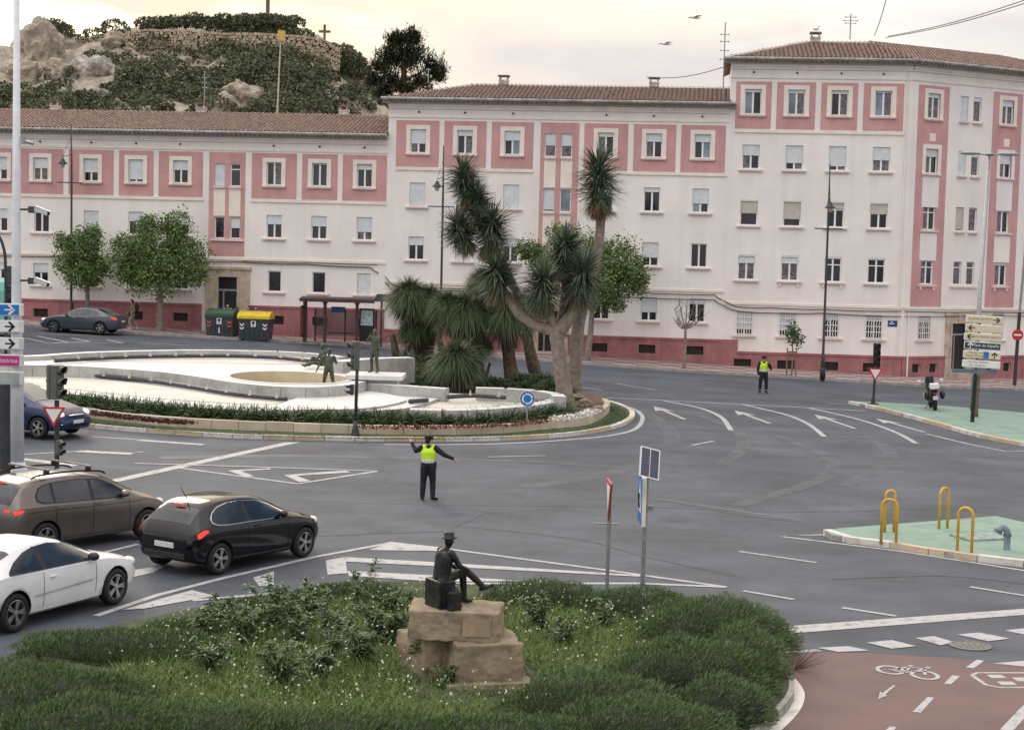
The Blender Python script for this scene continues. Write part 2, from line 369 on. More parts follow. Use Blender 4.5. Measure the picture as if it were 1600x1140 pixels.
# bike lane of red asphalt in the near right corner
lane = struct(drape('bike_lane', [[P(*q) for q in [(1205, 1023), (1300, 1018.5), (1358, 1020.5), (1495, 1028), (1600, 1042), (1720, 1056), (1640, 1120), (1560, 1210), (1100, 1230), (1150, 1140), (1232, 1080)]]], REDP, None, h=.004))
for q in [[(1509, 1042.5), (1526, 1030.5), (1538.6, 1032), (1521, 1044)], [(1475, 1068), (1488, 1054.7), (1500, 1056.5), (1486, 1069)], [(1426, 1112), (1449, 1089), (1459.6, 1090), (1438.6, 1113.7)], [(1370, 1155), (1390, 1135), (1401, 1136), (1383, 1157)],
          [(1551, 1036.5), (1600, 1032.5), (1650, 1029), (1650, 1038), (1600, 1041.5)]]:
    px_poly('lane_dash', q, parent=lane)
px_poly('arrow_marking', [(1396, 1070.5), (1399, 1071.5), (1383, 1085.5), (1386.5, 1087), (1372, 1092.5), (1375, 1080.5), (1379, 1083)], parent=lane)
def ring(c, a, b, ang=0, n=20, wd=.07):
    p = [c + Vector((a * math.cos(t) * math.cos(ang) - b * math.sin(t) * math.sin(ang), a * math.cos(t) * math.sin(ang) + b * math.sin(t) * math.cos(ang), 0)) for t in [2 * math.pi * k / n for k in range(n + 1)]]
    return strip(p, wd)
w1, w2 = P(1391, 1047), P(1445, 1055); ax = (w2 - w1); L = ax.length; ax.normalize(); up = Vector((-ax.y, ax.x, 0))
f = lambda a, b: w1 + ax * (a * L) + up * b
drape('bicycle_marking', ring(w1, .2, .26) + ring(w2, .2, .26) + strip([f(0, 0), f(.35, .38), f(.8, .4), f(1, 0)], .06) + strip([f(.35, .38), f(.48, 0), f(.8, .4)], .06) + strip([f(0, 0), f(.48, 0)], .06) + strip([f(.3, .5), f(.42, .46)], .09) + strip([f(.75, .55), f(.9, .5)], .07), PAINT, lane)
c0 = P(1582, 1062); fr = P(1600, 1062) - c0; fr.z = 0; fr.normalize(); fu = Vector((-fr.y, fr.x, 0))
g = lambda a, b: c0 + fr * a + fu * b
drape('bicycle_box_marking', strip([g(-.55, .3), g(-.4, .45), g(.5, .45)], .07) + strip([g(-.55, .3), g(-.55, -.3), g(-.4, -.45), g(.5, -.45)], .07) + [[g(-.3, .12), g(-.05, .12), g(-.05, .32), g(-.3, .32)], [g(-.3, -.3), g(-.05, -.3), g(-.05, -.1), g(-.3, -.1)], [g(.05, -.1), g(.35, -.1), g(.35, .15), g(.05, .15)]], PAINT, lane)
# manhole cover by the crossing
c = P(1516, 1009)
mb = MB(); mb.lathe([(.36, 0), (.36, .012), (.30, .016), (.30, .010), (.0, .012)], 24)
for k in range(-2, 3): mb.box((k * .1, 0, .016), (.03, .42 - abs(k) * .07, .006))
tag(mb.build('manhole_cover', mat('cast_iron', (.16, .16, .15), .6, .2, 20, .3, 60), None, loc=(c.x, c.y, c.z + .006)), 'round worn manhole cover in the road beside the dashed crossing', 'manhole')

# worn road: tyre-polished arcs, a resurfaced patch and joints
WORN = mat('tyre_polished_asphalt', (.070, .080, .099), .65, .2, 1.2, .15, 60); SEAM = mat('asphalt_joint', (.055, .06, .07), .8, .3, 2)
PATCHM = mat('resurfaced_asphalt', (.073, .082, .102), .8, .15, .8, .25, 60)
for pts, wd in [([(1125, 726), (1160, 700), (1150, 672), (1090, 648), (1020, 634)], .5), ([(1320, 760), (1390, 720), (1370, 690), (1290, 660), (1180, 638)], .5), ([(820, 760), (950, 740), (1040, 705), (1045, 670), (1000, 640)], .6), ([(1150, 790), (1290, 745), (1290, 712), (1210, 680)], .5), ([(250, 715), (450, 712), (650, 716), (850, 722), (1050, 738)], .6)]: px_line('tyre_track', pts, wd, True, m=WORN)
px_poly('road_patch', [(330, 800), (640, 792), (760, 800), (700, 830), (480, 838)], m=PATCHM)
px_poly('road_patch', [(1050, 800), (1180, 812), (1150, 838), (1010, 822)], m=PATCHM)
for pts in ([(480, 783), (700, 789), (1000, 792), (1250, 800), (1600, 790)], [(1010, 775), (1130, 800), (1250, 816)], [(700, 820), (900, 842), (1000, 868), (1150, 900)], [(1300, 905), (1480, 900), (1620, 915)]): px_line('asphalt_joint', pts, .035, True, m=SEAM)
# ---------------------------------------------------------------- pavement along the buildings
def tilemat():
    m = mat('pavement_tiles', (.24, .15, .14), .85, .12, 3, .15, 30)
    t = m.node_tree; b = t.nodes['Principled BSDF']; base = b.inputs['Base Color'].links[0].from_socket
    geo = t.nodes.new('ShaderNodeNewGeometry'); mp = t.nodes.new('ShaderNodeMapping'); mp.inputs['Rotation'].default_value = (0, 0, FA)
    t.links.new(geo.outputs['Position'], mp.inputs[0]); ch = t.nodes.new('ShaderNodeTexBrick')
    ch.inputs['Scale'].default_value = 1; ch.inputs['Brick Width'].default_value = 1.2; ch.inputs['Row Height'].default_value = .8; ch.inputs['Mortar Size'].default_value = .0
    ch.offset = .5; ch.inputs['Color1'].default_value = (0, 0, 0, 1); ch.inputs['Color2'].default_value = (0, 0, 0, 1); ch.inputs['Mortar'].default_value = (1, 1, 1, 1)
    c2 = t.nodes.new('ShaderNodeTexChecker'); c2.inputs['Scale'].default_value = .83
    t.links.new(mp.outputs[0], c2.inputs['Vector'])
    mx = t.nodes.new('ShaderNodeMix'); mx.data_type = 'RGBA'; t.links.new(base, mx.inputs[6]); mx.inputs[7].default_value = (.46, .42, .38, 1)
    sx = t.nodes.new('ShaderNodeSeparateXYZ'); t.links.new(mp.outputs[0], sx.inputs[0])
    md = t.nodes.new('ShaderNodeMath'); md.operation = 'PINGPONG'; md.inputs[1].default_value = .3; t.links.new(sx.outputs[1], md.inputs[0])
    gt = t.nodes.new('ShaderNodeMath'); gt.operation = 'GREATER_THAN'; gt.inputs[1].default_value = .14; t.links.new(md.outputs[0], gt.inputs[0])
    mu = t.nodes.new('ShaderNodeMath'); mu.operation = 'MULTIPLY'; t.links.new(c2.outputs['Fac'], mu.inputs[0]); t.links.new(gt.outputs[0], mu.inputs[1])
    t.links.new(mu.outputs[0], mx.inputs[0]); t.links.new(mx.outputs[2], b.inputs['Base Color']); return m
kp = [P(*q) for q in [(-260, 499), (38, 510), (180, 520), (318, 528.5), (444, 535), (606, 545), (896, 568.5), (1048, 580), (1188, 588.5), (1284, 594.5), (1440, 604.5), (1480, 607), (1600, 610.5), (1800, 617)]]
kl = spline(kp, 6)
mb = MB(); KH = .14
n = len(kl); vs = []
for p in kl:
    back = Vector((p.x + 1.2, FY + (FX - p.x) * .1143 + (2.0 if p.x < 21 else 2 + (p.x - 21) * .75), 0))
    zb = gz(p.x, p.y) + KH
    vs += [(p.x, p.y, zb - .3), (p.x, p.y, zb), (p.x, p.y + .22, zb + .002), (back.x, back.y, gz(back.x, back.y) + KH + .02)]
fs = []; ms = []
for i in range(n - 1):
    for k in range(3): fs.append((i * 4 + k, (i + 1) * 4 + k, (i + 1) * 4 + k + 1, i * 4 + k + 1)); ms.append(1 if k < 2 else 0)
mb.v = vs; mb.f = fs; mb.m = ms
pavement = struct(mb.build('pavement', [tilemat(), KGREY]))

# ---------------------------------------------------------------- green painted traffic islands with painted kerbs
def painted_island(name, near_px, rest_px, top, kerb_label):
    near = [P(*q) for q in near_px]; rest = [P(*q) for q in rest_px]
    isl = drape(name, [near + rest], top, None, h=.13, step=2); struct(isl)
    ring_ = near + rest; mb = MB()
    for i in range(len(ring_)):   # skirt
        a, b = ring_[i], ring_[(i + 1) % len(ring_)]
        mb.add([(a.x, a.y, a.z - .1), (b.x, b.y, b.z - .1), (b.x, b.y, b.z + .129), (a.x, a.y, a.z + .129)], [(0, 1, 2, 3)])
    mb.build('island_edge', KGREY, isl)
    dense = spline(near, 10); L = 0; i0 = 0; k = 0
    cen = sum(ring_, Vector()) / len(ring_)
    pts = [dense[0]]; acc = 0
    for a, b in zip(dense, dense[1:]):
        acc += (b - a).length
        if acc > 1.0: pts.append(b); acc = 0
    for a, b in zip(pts, pts[1:]):
        d = (b - a); d.z = 0; ln = d.length; d.normalize(); nn = Vector((-d.y, d.x, 0))
        if nn.dot(cen - a) < 0: nn = -nn
        q = [a + d * .012 - nn * .03, b - d * .012 - nn * .03, b - d * .012 + nn * .17, a + d * .012 + nn * .17]
        mb = MB(); mb.prism([(v.x, v.y, gz(v.x, v.y) - .05) for v in q], (0, 0, .05 + .145 + random.uniform(-.006, .006)))
        mb.build('kerb_stone', [KWHITE, KYELLOW][(k // 2) % 2], isl); k += 1
    return isl
painted_island('far_green_island', [(1326, 631), (1375, 641.5), (1450, 661), (1525, 682), (1600, 697), (1660, 706)], [(1720, 690), (1700, 657), (1600, 649), (1487, 639), (1382, 633)], GREENP, '')
painted_island('near_green_island', [(1287, 836), (1300, 844), (1391, 856), (1480, 871), (1600, 886), (1690, 899)], [(1720, 860), (1640, 832), (1556, 813.5), (1500, 818), (1400, 826), (1310, 833)], GREENP, '')
# ================================================================== buildings
def roofmat():
    m = mat('clay_roof_tiles', (.30, .195, .15), .85, .1, 3.0, .2, 20, col2=(.13, .09, .085), lo=.42, hi=.62, detail=8)
    return m
ROOFM = roofmat()
GUT = mat('zinc_gutter', (.36, .35, .33), .7, .2, 2.0)
EAVE = mat('eave_soffit', (.40, .36, .32), .85, .1, 2.0)
SILLM = mat('window_sill', (.78, .66, .60), .8, .06, 3)
VENT = mat('vent_grille', (.055, .045, .04), .8, .2, 8)
CABLE = mat('cable_sheath', (.13, .10, .09), .7, .2, 4)
win_cache = {}
def win_meshes(w, h, style, shut, glass):
    """window set back in its opening; origin bottom centre on the wall face, y into the wall"""
    key = (round(w, 2), round(h, 2), style, round(shut, 2), glass)
    if key in win_cache: return win_cache[key]
    fr = MB(); D = .10; t = .055
    fr.b2((-w / 2, D, 0), (-w / 2 + t, D + .06, h)); fr.b2((w / 2 - t, D, 0), (w / 2, D + .06, h))
    fr.b2((-w / 2 + t, D, 0), (w / 2 - t, D + .06, t)); fr.b2((-w / 2 + t, D, h - t), (w / 2 - t, D + .06, h))
    if style in ('two', 'cross'): fr.b2((-.05, D - .012, t), (.05, D + .05, h - t))
    if style == 'cross': fr.b2((-w / 2 + t, D - .006, h * .70), (w / 2 - t, D + .045, h * .70 + .06))
    if style == 'bar': fr.b2((-w / 2 + t, D - .006, h * .72), (w / 2 - t, D + .045, h * .72 + .06))
    pm = MB(); 
    if style in ('two', 'cross'):
        px = w / 4 - t / 2 + .0; pm.b2((-(w / 2 - t) / 2 + .0, D + .02, -h / 2 + t), ((w / 2 - t) / 2, D + .03, h / 2 - t))
    gm = {'d': GLASS, 'b': GLASSB, 'c': CURT}
    panes = []
    if style in ('two', 'cross'):
        wp = w / 2 - t - .05
        for sgn, gl in ((-1, glass[0]), (1, glass[-1])):
            q = MB(); q.b2((-wp / 2, D + .02, t), (wp / 2, D + .03, h - t)); panes.append((q.mesh('pane', gm[gl]), sgn * (.05 + wp / 2)))
    else:
        wp = w - 2 * t; q = MB(); q.b2((-wp / 2, D + .02, t), (wp / 2, D + .03, h - t)); panes.append((q.mesh('pane', gm[glass[0]]), 0))
    sh = None
    if shut > .02:
        q = MB(); nsl = max(2, int(h * shut / .055)); dz = h * shut / nsl
        for k in range(nsl):
            z0 = h - (k + 1) * dz
            q.add([(-w / 2 + .01, D - .028, z0), (w / 2 - .01, D - .028, z0), (w / 2 - .01, D - .040, z0 + dz * .5), (-w / 2 + .01, D - .040, z0 + dz * .5), (w / 2 - .01, D - .028, z0 + dz), (-w / 2 + .01, D - .028, z0 + dz)],
                  [(0, 1, 2, 3), (3, 2, 4, 5)])
        q.b2((-w / 2 + .008, D - .05, h - h * shut - .03), (w / 2 - .008, D - .01, h - h * shut))
        sh = q
    win_cache[key] = (fr.mesh('window', PVC), panes, sh); return win_cache[key]
SILLS = {}
def sill_mesh(wd, brackets=False):
    k = (round(wd, 2), brackets)
    if k not in SILLS:
        q = MB(); q.b2((-wd / 2, -.16, -.10), (wd / 2, .0, -.03)); q.b2((-wd / 2 + .03, -.12, -.15), (wd / 2 - .03, 0, -.10))
        if brackets:
            for s in (-1, 1): q.b2((s * wd * .36 - .06, -.11, -.32), (s * wd * .36 + .06, 0, -.15))
        SILLS[k] = q.mesh('sill', SILLM)
    return SILLS[k]
SUR = {}
def surround_mesh(w, h):
    k = (round(w, 2), round(h, 2))
    if k not in SUR:
        q = MB(); b = .24; y0 = -.055
        q.b2((-w / 2 - b, y0, -.03), (-w / 2, .04, h + b)); q.b2((w / 2, y0, -.03), (w / 2 + b, .04, h + b)); q.b2((-w / 2, y0, h), (w / 2, .04, h + b))
        SUR[k] = q.mesh('surround', TRIM)
    return SUR[k]
GRILLE = {}
def grille_mesh(w, h):
    k = (round(w, 2), round(h, 2))
    if k not in GRILLE:
        q = MB(); n = 7
        for i in range(n):
            x = -w / 2 + .05 + (w - .1) * i / (n - 1)
            pts = [(x + .018 * math.sin(j * 1.9), -.05, h * j / 16) for j in range(17)]
            q.tube(pts, .022, 5)
        for z in (.03, h * .27, h * .5, h * .73, h - .03): q.b2((-w / 2, -.065, z - .02), (w / 2, -.035, z + .02))
        GRILLE[k] = q.mesh('grille', WHITE)
    return GRILLE[k]

class Facade:
    def __init__(s, root, o, u, n, u0, u1, z0, z1):
        s.root, s.o, s.u, s.n, s.u0, s.u1, s.z0, s.z1 = root, o, u, n, u0, u1, z0, z1
        s.holes = []; s.M = Matrix(((u.x, n.x, 0, o.x), (u.y, n.y, 0, o.y), (0, 0, 1, 0), (0, 0, 0, 1)))
        s.panels = []
    def U(s, x, y): return FU(x, y, s.o, s.u, s.n)
    def put(s, name, me, uu, z, parent=None, y=0):
        o = link(name, me, parent or s.root)
        o.matrix_local = s.M @ Matrix.Translation((uu, y, z)) if parent is None else Matrix.Translation((uu, y, z))
        return o
    def mbuild(s, name, q, m, y=0): return s.put(name, q.mesh(name, m), 0, 0, y=y)
    def window(s, uc, z, w=.92, h=1.36, style='two', shut=.4, glass='d', sill=1.35, surround=False, beige=False, grille=False, brackets=False):
        s.holes.append((uc - w / 2, uc + w / 2, z, z + h))
        fr, panes, sh = win_meshes(w, h, style, shut, glass)
        o = s.put('window', fr, uc, z)
        for pm, dx in panes: s.put('pane', pm, dx, 0, o)
        if sh is not None: s.put('shutter', sh.mesh('shutter', SHUTB if beige else SHUT), 0, 0, o)
        if sill: s.put('sill', sill_mesh(sill, brackets), 0, 0, o)
        if surround: s.put('surround', surround_mesh(w, h), 0, 0, o)
        if grille: s.put('grille', grille_mesh(w + .06, h + .04), 0, 0, o)
        return o
    def vent(s, uc, z, w=.95, h=.5):
        s.holes.append((uc - w / 2, uc + w / 2, z, z + h))
        q = MB(); q.b2((-w / 2, .12, 0), (w / 2, .14, h))
        for k in range(6): q.b2((-w / 2, .07, h * (k + .2) / 6), (w / 2, .12, h * (k + .55) / 6))
        s.put('basement_vent', q.mesh('basement_vent', VENT), uc, z)
    def cells(s, u0, u1, z0, z1, y, holes, q, m=0, reveal=0.0):
        hs = [h for h in holes if h[0] < u1 and h[1] > u0 and h[2] < z1 and h[3] > z0]
        us = sorted({u0, u1} | {min(max(v, u0), u1) for h in hs for v in h[:2]}); zs = sorted({z0, z1} | {min(max(v, z0), z1) for h in hs for v in h[2:]})
        for a, b in zip(us, us[1:]):
            for c, d in zip(zs, zs[1:]):
                mu, mz = (a + b) / 2, (c + d) / 2
                if any(h[0] < mu < h[1] and h[2] < mz < h[3] for h in hs): continue
                q.add([(a, y, c), (b, y, c), (b, y, d), (a, y, d)], [(0, 1, 2, 3)], m)
        if reveal:
            for a, b, c, d in hs:
                r = y + reveal
                q.add([(a, y, c), (a, r, c), (a, r, d), (a, y, d)], [(0, 1, 2, 3)], m); q.add([(b, y, c), (b, y, d), (b, r, d), (b, r, c)], [(0, 1, 2, 3)], m)
                q.add([(a, y, d), (a, r, d), (b, r, d), (b, y, d)], [(0, 1, 2, 3)], m); q.add([(a, y, c), (b, y, c), (b, r, c), (a, r, c)], [(0, 1, 2, 3)], m)
    def slab(s, name, u0, u1, z0, z1, m, proud=.03, holes=True):
        """painted panel standing proud of the wall, cut round the openings"""
        q = MB(); s.cells(u0, u1, z0, z1, -proud, s.holes if holes else [], q)
        q.add([(u0, -proud, z0), (u0, 0, z0), (u0, 0, z1), (u0, -proud, z1), (u1, -proud, z0), (u1, 0, z0), (u1, 0, z1), (u1, -proud, z1)], [(0, 3, 2, 1), (4, 5, 6, 7), (3, 7, 6, 2), (0, 1, 5, 4)])
        for a, b, c, d in (s.holes if holes else []):
            if a > u0 and b < u1 and c > z0 and d < z1:
                q.add([(a, -proud, c), (a, 0, c), (a, 0, d), (a, -proud, d), (b, -proud, c), (b, 0, c), (b, 0, d), (b, -proud, d)], [(0, 1, 2, 3), (4, 7, 6, 5), (3, 2, 6, 7), (0, 4, 5, 1)])
        return s.mbuild(name, q, m)
    def wall(s, depth=9.0, back=True):
        q = MB(); s.cells(s.u0, s.u1, s.z0, s.z1, 0, s.holes, q, 0, .22)
        q.add([(s.u0, 0, s.z0), (s.u0, 0, s.z1), (s.u0, depth, s.z1), (s.u0, depth, s.z0), (s.u1, 0, s.z0), (s.u1, 0, s.z1), (s.u1, depth, s.z1), (s.u1, depth, s.z0)], [(0, 1, 2, 3), (7, 6, 5, 4), (3, 2, 6, 7)])
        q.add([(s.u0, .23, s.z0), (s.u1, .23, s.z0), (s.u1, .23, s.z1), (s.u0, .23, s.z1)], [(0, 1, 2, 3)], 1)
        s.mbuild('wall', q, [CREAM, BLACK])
    def band(s, u0, u1, z0, z1, proud, m=None, name='cornice'):
        q = MB(); q.b2((u0, -proud, z0), (u1, .0, z1)); return s.mbuild(name, q, m or TRIM)
    def eave(s, u0, u1, z, left=0, right=0, out=.62):
        q = MB(); q.b2((u0 - left, -out, z - .10), (u1 + right, .02, z), 0)
        q.b2((u0 - left, -out * .6, z - .24), (u1 + right, .0, z - .10))
        k = int((u1 - u0) / .28)
        for i in range(k): q.b2((u0 + .28 * i + .05, -out * .92, z - .17), (u0 + .28 * i + .17, -.1, z - .10))
        s.mbuild('eave', q, EAVE)
        g = MB(); g.tube([(u0 - left - .05, -out - .06, z + .0), (u1 + right + .05, -out - .06, z + .0)], .085, 8)
        nb = max(2, int((u1 - u0) / 3.6))
        for i in range(nb + 1):
            uu = u0 + (u1 - u0) * i / nb; g.b2((uu - .02, -out - .16, z - .12), (uu + .02, -out + .06, z + .11))
        s.mbuild('gutter', g, GUT)

def tile_roof(root, name, corners, M, spacing=.26):
    """corrugated clay-tile plane: corners eave-left, eave-right, ridge-right, ridge-left in local coordinates; rows of half-round tiles run up the slope"""
    a, b, c, d = [Vector(p) for p in corners]
    width = (b - a).length; nrm = (b - a).cross(d - a).normalized()
    if nrm.z < 0: nrm = -nrm
    eu = (b - a).normalized(); ev = nrm.cross(eu); ev = ev if ev.z > 0 else -ev
    H = max((d - a).dot(ev), (c - a).dot(ev))
    lx, rx = (d - a).dot(eu), (c - a).dot(eu)
    nrow = int(H / .36) + 1; V = []; Fc = []
    n = int(width / spacing)
    prof = [(-.5, 0), (-.40, .45), (-.2, .9), (0, 1), (.2, .9), (.40, .45), (.5, 0)]
    for i in range(n):
        uc = (i + .5) * spacing
        if uc < lx: top = H * uc / max(lx, 1e-3)
        elif uc > rx: top = H * (width - uc) / max(width - rx, 1e-3)
        else: top = H
        top = min(top, H)
        rows = max(1, int(math.ceil(top / .36)))
        for r in range(rows):
            v0 = r * .36; v1 = min(top, v0 + .40)
            if v1 - v0 < .05: continue
            jit = random.uniform(-.012, .012); o = len(V)
            for vv, lift in ((v0, .05), (v1, .02)):
                for x, hgt in prof:
                    V.append(a + eu * (uc + x * spacing + jit) + ev * vv + nrm * (lift + hgt * .085))
            for k in range(6): Fc.append((o + k, o + k + 1, o + 8 + k, o + 7 + k))
    # the sheet below
    o = len(V); V += [a, b, c, d]; Fc.append((o, o + 1, o + 2, o + 3))
    me = np_mesh(name, [tuple(v) for v in V], Fc, ROOFM)
    t = me.materials[0]
    ob = link(name, me, root); ob.matrix_local = M; return ob

def chimney(root, M, u, y, z, h=.75, w=.55):
    q = MB(); q.b2((u - w / 2, y - w / 2, z - .6), (u + w / 2, y + w / 2, z + h), 0)
    for sx in (-1, 1):
        for sy in (-1, 1): q.box((u + sx * w * .4, y + sy * w * .4, z + h + .1), (.09, .09, .2))
    q.b2((u - w * .62, y - w * .62, z + h + .2), (u + w * .62, y + w * .62, z + h + .28), 1)
    q.b2((u - w * .55, y - w * .55, z + h - .08), (u + w * .55, y + w * .55, z + h + .0), 0)
    o = q.build('chimney', [mat('chimney_render', (.55, .5, .45), .9, .2, 4), mat('chimney_cap', (.2, .15, .12), .9, .2, 4)], root); o.matrix_local = M; return o

O = Vector((FX, FY, 0))
gl = ['d', 'd', 'd', 'c', 'd', 'db', 'dc', 'cd']
def rg(): return random.choice(gl)
LB = thing('apartment_block', 'low pink and cream apartment block on the left, three rows of windows', 'building')
MBk = thing('apartment_block', 'middle pink and cream apartment block, hipped roof, behind the palms', 'building')
RB = thing('apartment_block', 'tallest pink and cream corner block on the right with angled wing', 'building')
uL0 = -66.0; uLM = FU(605, 300)[0]; uMR = FU(1136, 300)[0]; uRC = FU(1419, 300)[0]
EL, EM, ER = 13.15, 15.27, 17.8        # eave heights of the three blocks
# ---- left block
A = Facade(LB, O, FDIR, FN, uL0, uLM, -.5, EL - .1)
def ux(x, y=300): return FU(x, y)[0]
pinkL = [(-70, .3), (0, .55), (63.5, .45), (142, .58), (212.5, .85), (282.5, .40), (428.5, .0), (499.5, .04), (570, .22)]
for x, sh in pinkL: A.window(ux(x, 262), 10.16, .9, 1.34, 'two', sh, rg(), 1.42, True)
for x, y, sh in [(335 + 8.5, 270, 1.0), (368, 270, 0)]: A.window(ux(x, 270), 10.05, .62, 1.32, 'bar' if sh == 0 else 'one', sh, 'd', .75)
for x, sh, g_ in [(343, 0, 'd'), (367.5, .48, 'd')]: A.window(ux(x, 352), 6.98, .6, 1.26, 'one', sh, g_, 0)
for x, sh in [(-70, .3), (0, .4), (65, .12), (142.5, 1.0), (212.5, .4), (282.5, .5), (428.5, .38), (498.5, .42), (569.5, .62)]: A.window(ux(x, 350), 7.08, .92, 1.34, 'two', sh, rg(), 1.4)
for x, sh, st in [(-70, .3, 'two'), (0, .3, 'two'), (63.5, .4, 'two'), (142, .5, 'two'), (212, .4, 'two'), (282, .3, 'two'), (428.7, 0, 'one'), (498, 0, 'one'), (568.5, 1.0, 'one')]:
    A.window(ux(x, 440), 3.93, .92 if st == 'two' else .8, 1.3 if st == 'two' else 1.22, st, sh, 'd', 1.35)
for x in (-70, 0, 64, 142, 212, 282, 432, 500, 570): A.vent(ux(x, 490), 2.02, .92, .5)
dL = ux(355.5, 480); A.holes.append((dL - .58, dL + .58, .8, 4.75))
A.wall(9.0)
for x0, x1 in [(-130, -40), (-32, 21), (30, 99), (107.5, 177.5), (186, 240), (248, 317), (393.4, 463.6), (472, 527.6), (535.6, 604.4)]:
    A.slab('pink_panel', ux(x0, 270), ux(x1, 270), 9.36, 12.02, PINK, .02)
A.slab('stair_panel', ux(326.6, 300), ux(383, 300), 5.95, 12.02, PINK, .02)
for x0, x1 in [(334, 352), (358, 376)]: A.slab('stair_strip', ux(x0, 310), ux(x1, 310), 8.30, 9.98, TRIM, .035, False)
q = MB(); q.b2((ux(329, 368), -.12, 6.83), (ux(381, 368), 0, 6.95)); A.mbuild('sill', q, SILLM)
A.band(uL0, ux(318), 9.16, 9.33, .07, name='ledge'); A.band(ux(392), uLM - .02, 9.16, 9.33, .07, name='ledge')
A.band(uL0, uLM - .02, 12.12, 12.22, .05); A.band(uL0, uLM - .02, 12.62, 12.74, .10); A.band(uL0, uLM - .02, 12.74, 12.92, .16)
A.band(uL0, uLM - .02, 5.72, 5.86, .06, name='ledge')
A.slab('plinth', uL0, ux(318), -.5, 2.98, PLINTH, .08); A.slab('plinth', ux(391), uLM - .02, -.5, 2.98, PLINTH, .08)
A.band(uL0, ux(318), 2.98, 3.1, .13, PLINTH, 'plinth_cap'); A.band(ux(391), uLM - .02, 2.98, 3.1, .13, PLINTH, 'plinth_cap')
A.eave(uL0, uLM, EL)
# ---- middle block
B = Facade(MBk, O, FDIR, FN, uLM, uMR, -.5, EM - .1)
for x, sh in [(653.5, .58), (726.5, .22), (800.5, .38), (946.5, .15), (1022, .32), (1098, .30)]: B.window(ux(x, 225), 12.2, .92, 1.36, 'two', sh, rg(), 1.45, True)
for x, sh in [(860, .5), (885.5, .5)]: B.window(ux(x, 225), 12.12, .64, 1.35, 'one', sh, 'c', .7)
for x, sh, g_ in [(857.5, .88, 'd'), (883.5, 0, 'b')]: B.window(ux(x, 310), 8.98, .64, 1.32, 'one', sh, g_, .7)
for x, sh in [(652, 1.0), (726, 1.0), (798.5, 1.0), (945, .4), (1018.7, .16), (1094.7, .6)]: B.window(ux(x, 310), 9.13, .92, 1.36, 'two', sh, 'bd' if x > 1090 else 'd', 1.35)
for x, sh in [(650, .35), (723, 1.0), (797, .3), (870, .3), (942, .5), (1016, .62), (1092, .0)]: B.window(ux(x, 395), 6.03, .92, 1.34, 'two', sh, 'd', 1.4)
for x, sh in [(648, .4), (721, .4), (795, .4), (939, .25), (1013.7, .62), (1088.5, .22)]: B.window(ux(x, 485), 2.9, .92, 1.34, 'two', sh, 'd', 1.35)
for x in (645, 720, 795, 936, 1011, 1086): B.vent(ux(x, 542), 1.02, .95, .5)
dM = ux(857, 520); B.holes.append((dM - .58, dM + .58, .5, 3.3))
B.wall(9.0)
for x0, x1 in [(619, 686), (694, 759.6), (768, 833.4), (912.6, 981), (990, 1056), (1064, 1133.5)]: B.slab('pink_panel', ux(x0, 228), ux(x1, 228), 11.40, 14.07, PINK, .02)
B.slab('stair_panel', ux(843, 290), ux(903, 290), 4.9, 14.07, PINK, .02)
for x0, x1 in [(850, 868), (876, 894)]:
    B.slab('stair_strip', ux(x0, 270), ux(x1, 270), 10.36, 12.04, TRIM, .035, False); B.slab('stair_strip', ux(x0 - 2, 350), ux(x1 - 2, 350), 5.4, 8.9, TRIM, .035, False)
B.band(ux(618), ux(833), 11.2, 11.37, .07, name='ledge'); B.band(ux(912), ux(1134), 11.2, 11.37, .07, name='ledge')
B.band(uLM, uMR - .02, 14.22, 14.32, .05); B.band(uLM, uMR - .02, 14.74, 14.86, .10); B.band(uLM, uMR - .02, 14.86, 15.04, .16)
B.band(uLM, uMR - .02, 4.62, 4.76, .06, name='ledge')
B.slab('plinth', uLM, ux(838), -.5, 1.84, PLINTH, .08); B.slab('plinth', ux(876), uMR - .02, -.5, 1.84, PLINTH, .08)
B.band(uLM, ux(838), 1.84, 1.96, .13, PLINTH, 'plinth_cap'); B.band(ux(876), uMR - .02, 1.84, 1.96, .13, PLINTH, 'plinth_cap')
B.eave(uLM, uMR, EM, .3, .35)
# ---- right block, front
C = Facade(RB, O, FDIR, FN, uMR, uRC, -.8, ER - .1)
for x, sh, g_ in [(1176.5, .1, 'bd'), (1244.5, .12, 'bc'), (1312, .12, 'dc'), (1380.5, .05, 'bc')]: C.window(ux(x, 160), 14.74, .94, 1.40, 'two', sh, g_, 1.48, True)
for x, sh, g_ in [(1173, .42, 'cd'), (1241, .7, 'dc'), (1308.5, .8, 'dc'), (1377, .52, 'c')]: C.window(ux(x, 250), 11.66, .96, 1.36, 'two', sh, g_, 1.35)
for x, sh, st, be in [(1170, .48, 'one', 1), (1237.5, .68, 'one', 1), (1305, .22, 'cross', 1), (1373, .4, 'two', 1)]: C.window(ux(x, 335), 8.48, .96, 1.36, st, sh, 'd', 1.35, beige=bool(be))
for x, sh, st in [(1166, .28, 'two'), (1233.5, .25, 'two'), (1301, .0, 'cross'), (1369, .0, 'cross')]: C.window(ux(x, 420), 5.4, .94, 1.34, st, sh, 'c' if x < 1250 else 'd', 1.4, brackets=x in (1233.5, 1301))
for x in (1163, 1230.5, 1297.5, 1365.5): C.window(ux(x, 508), 2.26, .92, 1.36, 'two', .75 if x < 1240 else .2, 'd', 1.35, grille=True)
for x in (1160, 1228, 1296, 1362): C.vent(ux(x, 567), .38, .98, .5)
C.wall(9.0)
for x0, x1 in [(1149.5, 1205), (1213.5, 1274), (1283, 1340), (1349, 1412)]: C.slab('pink_panel', ux(x0, 165), ux(x1, 165), 13.92, 16.56, PINK, .02)
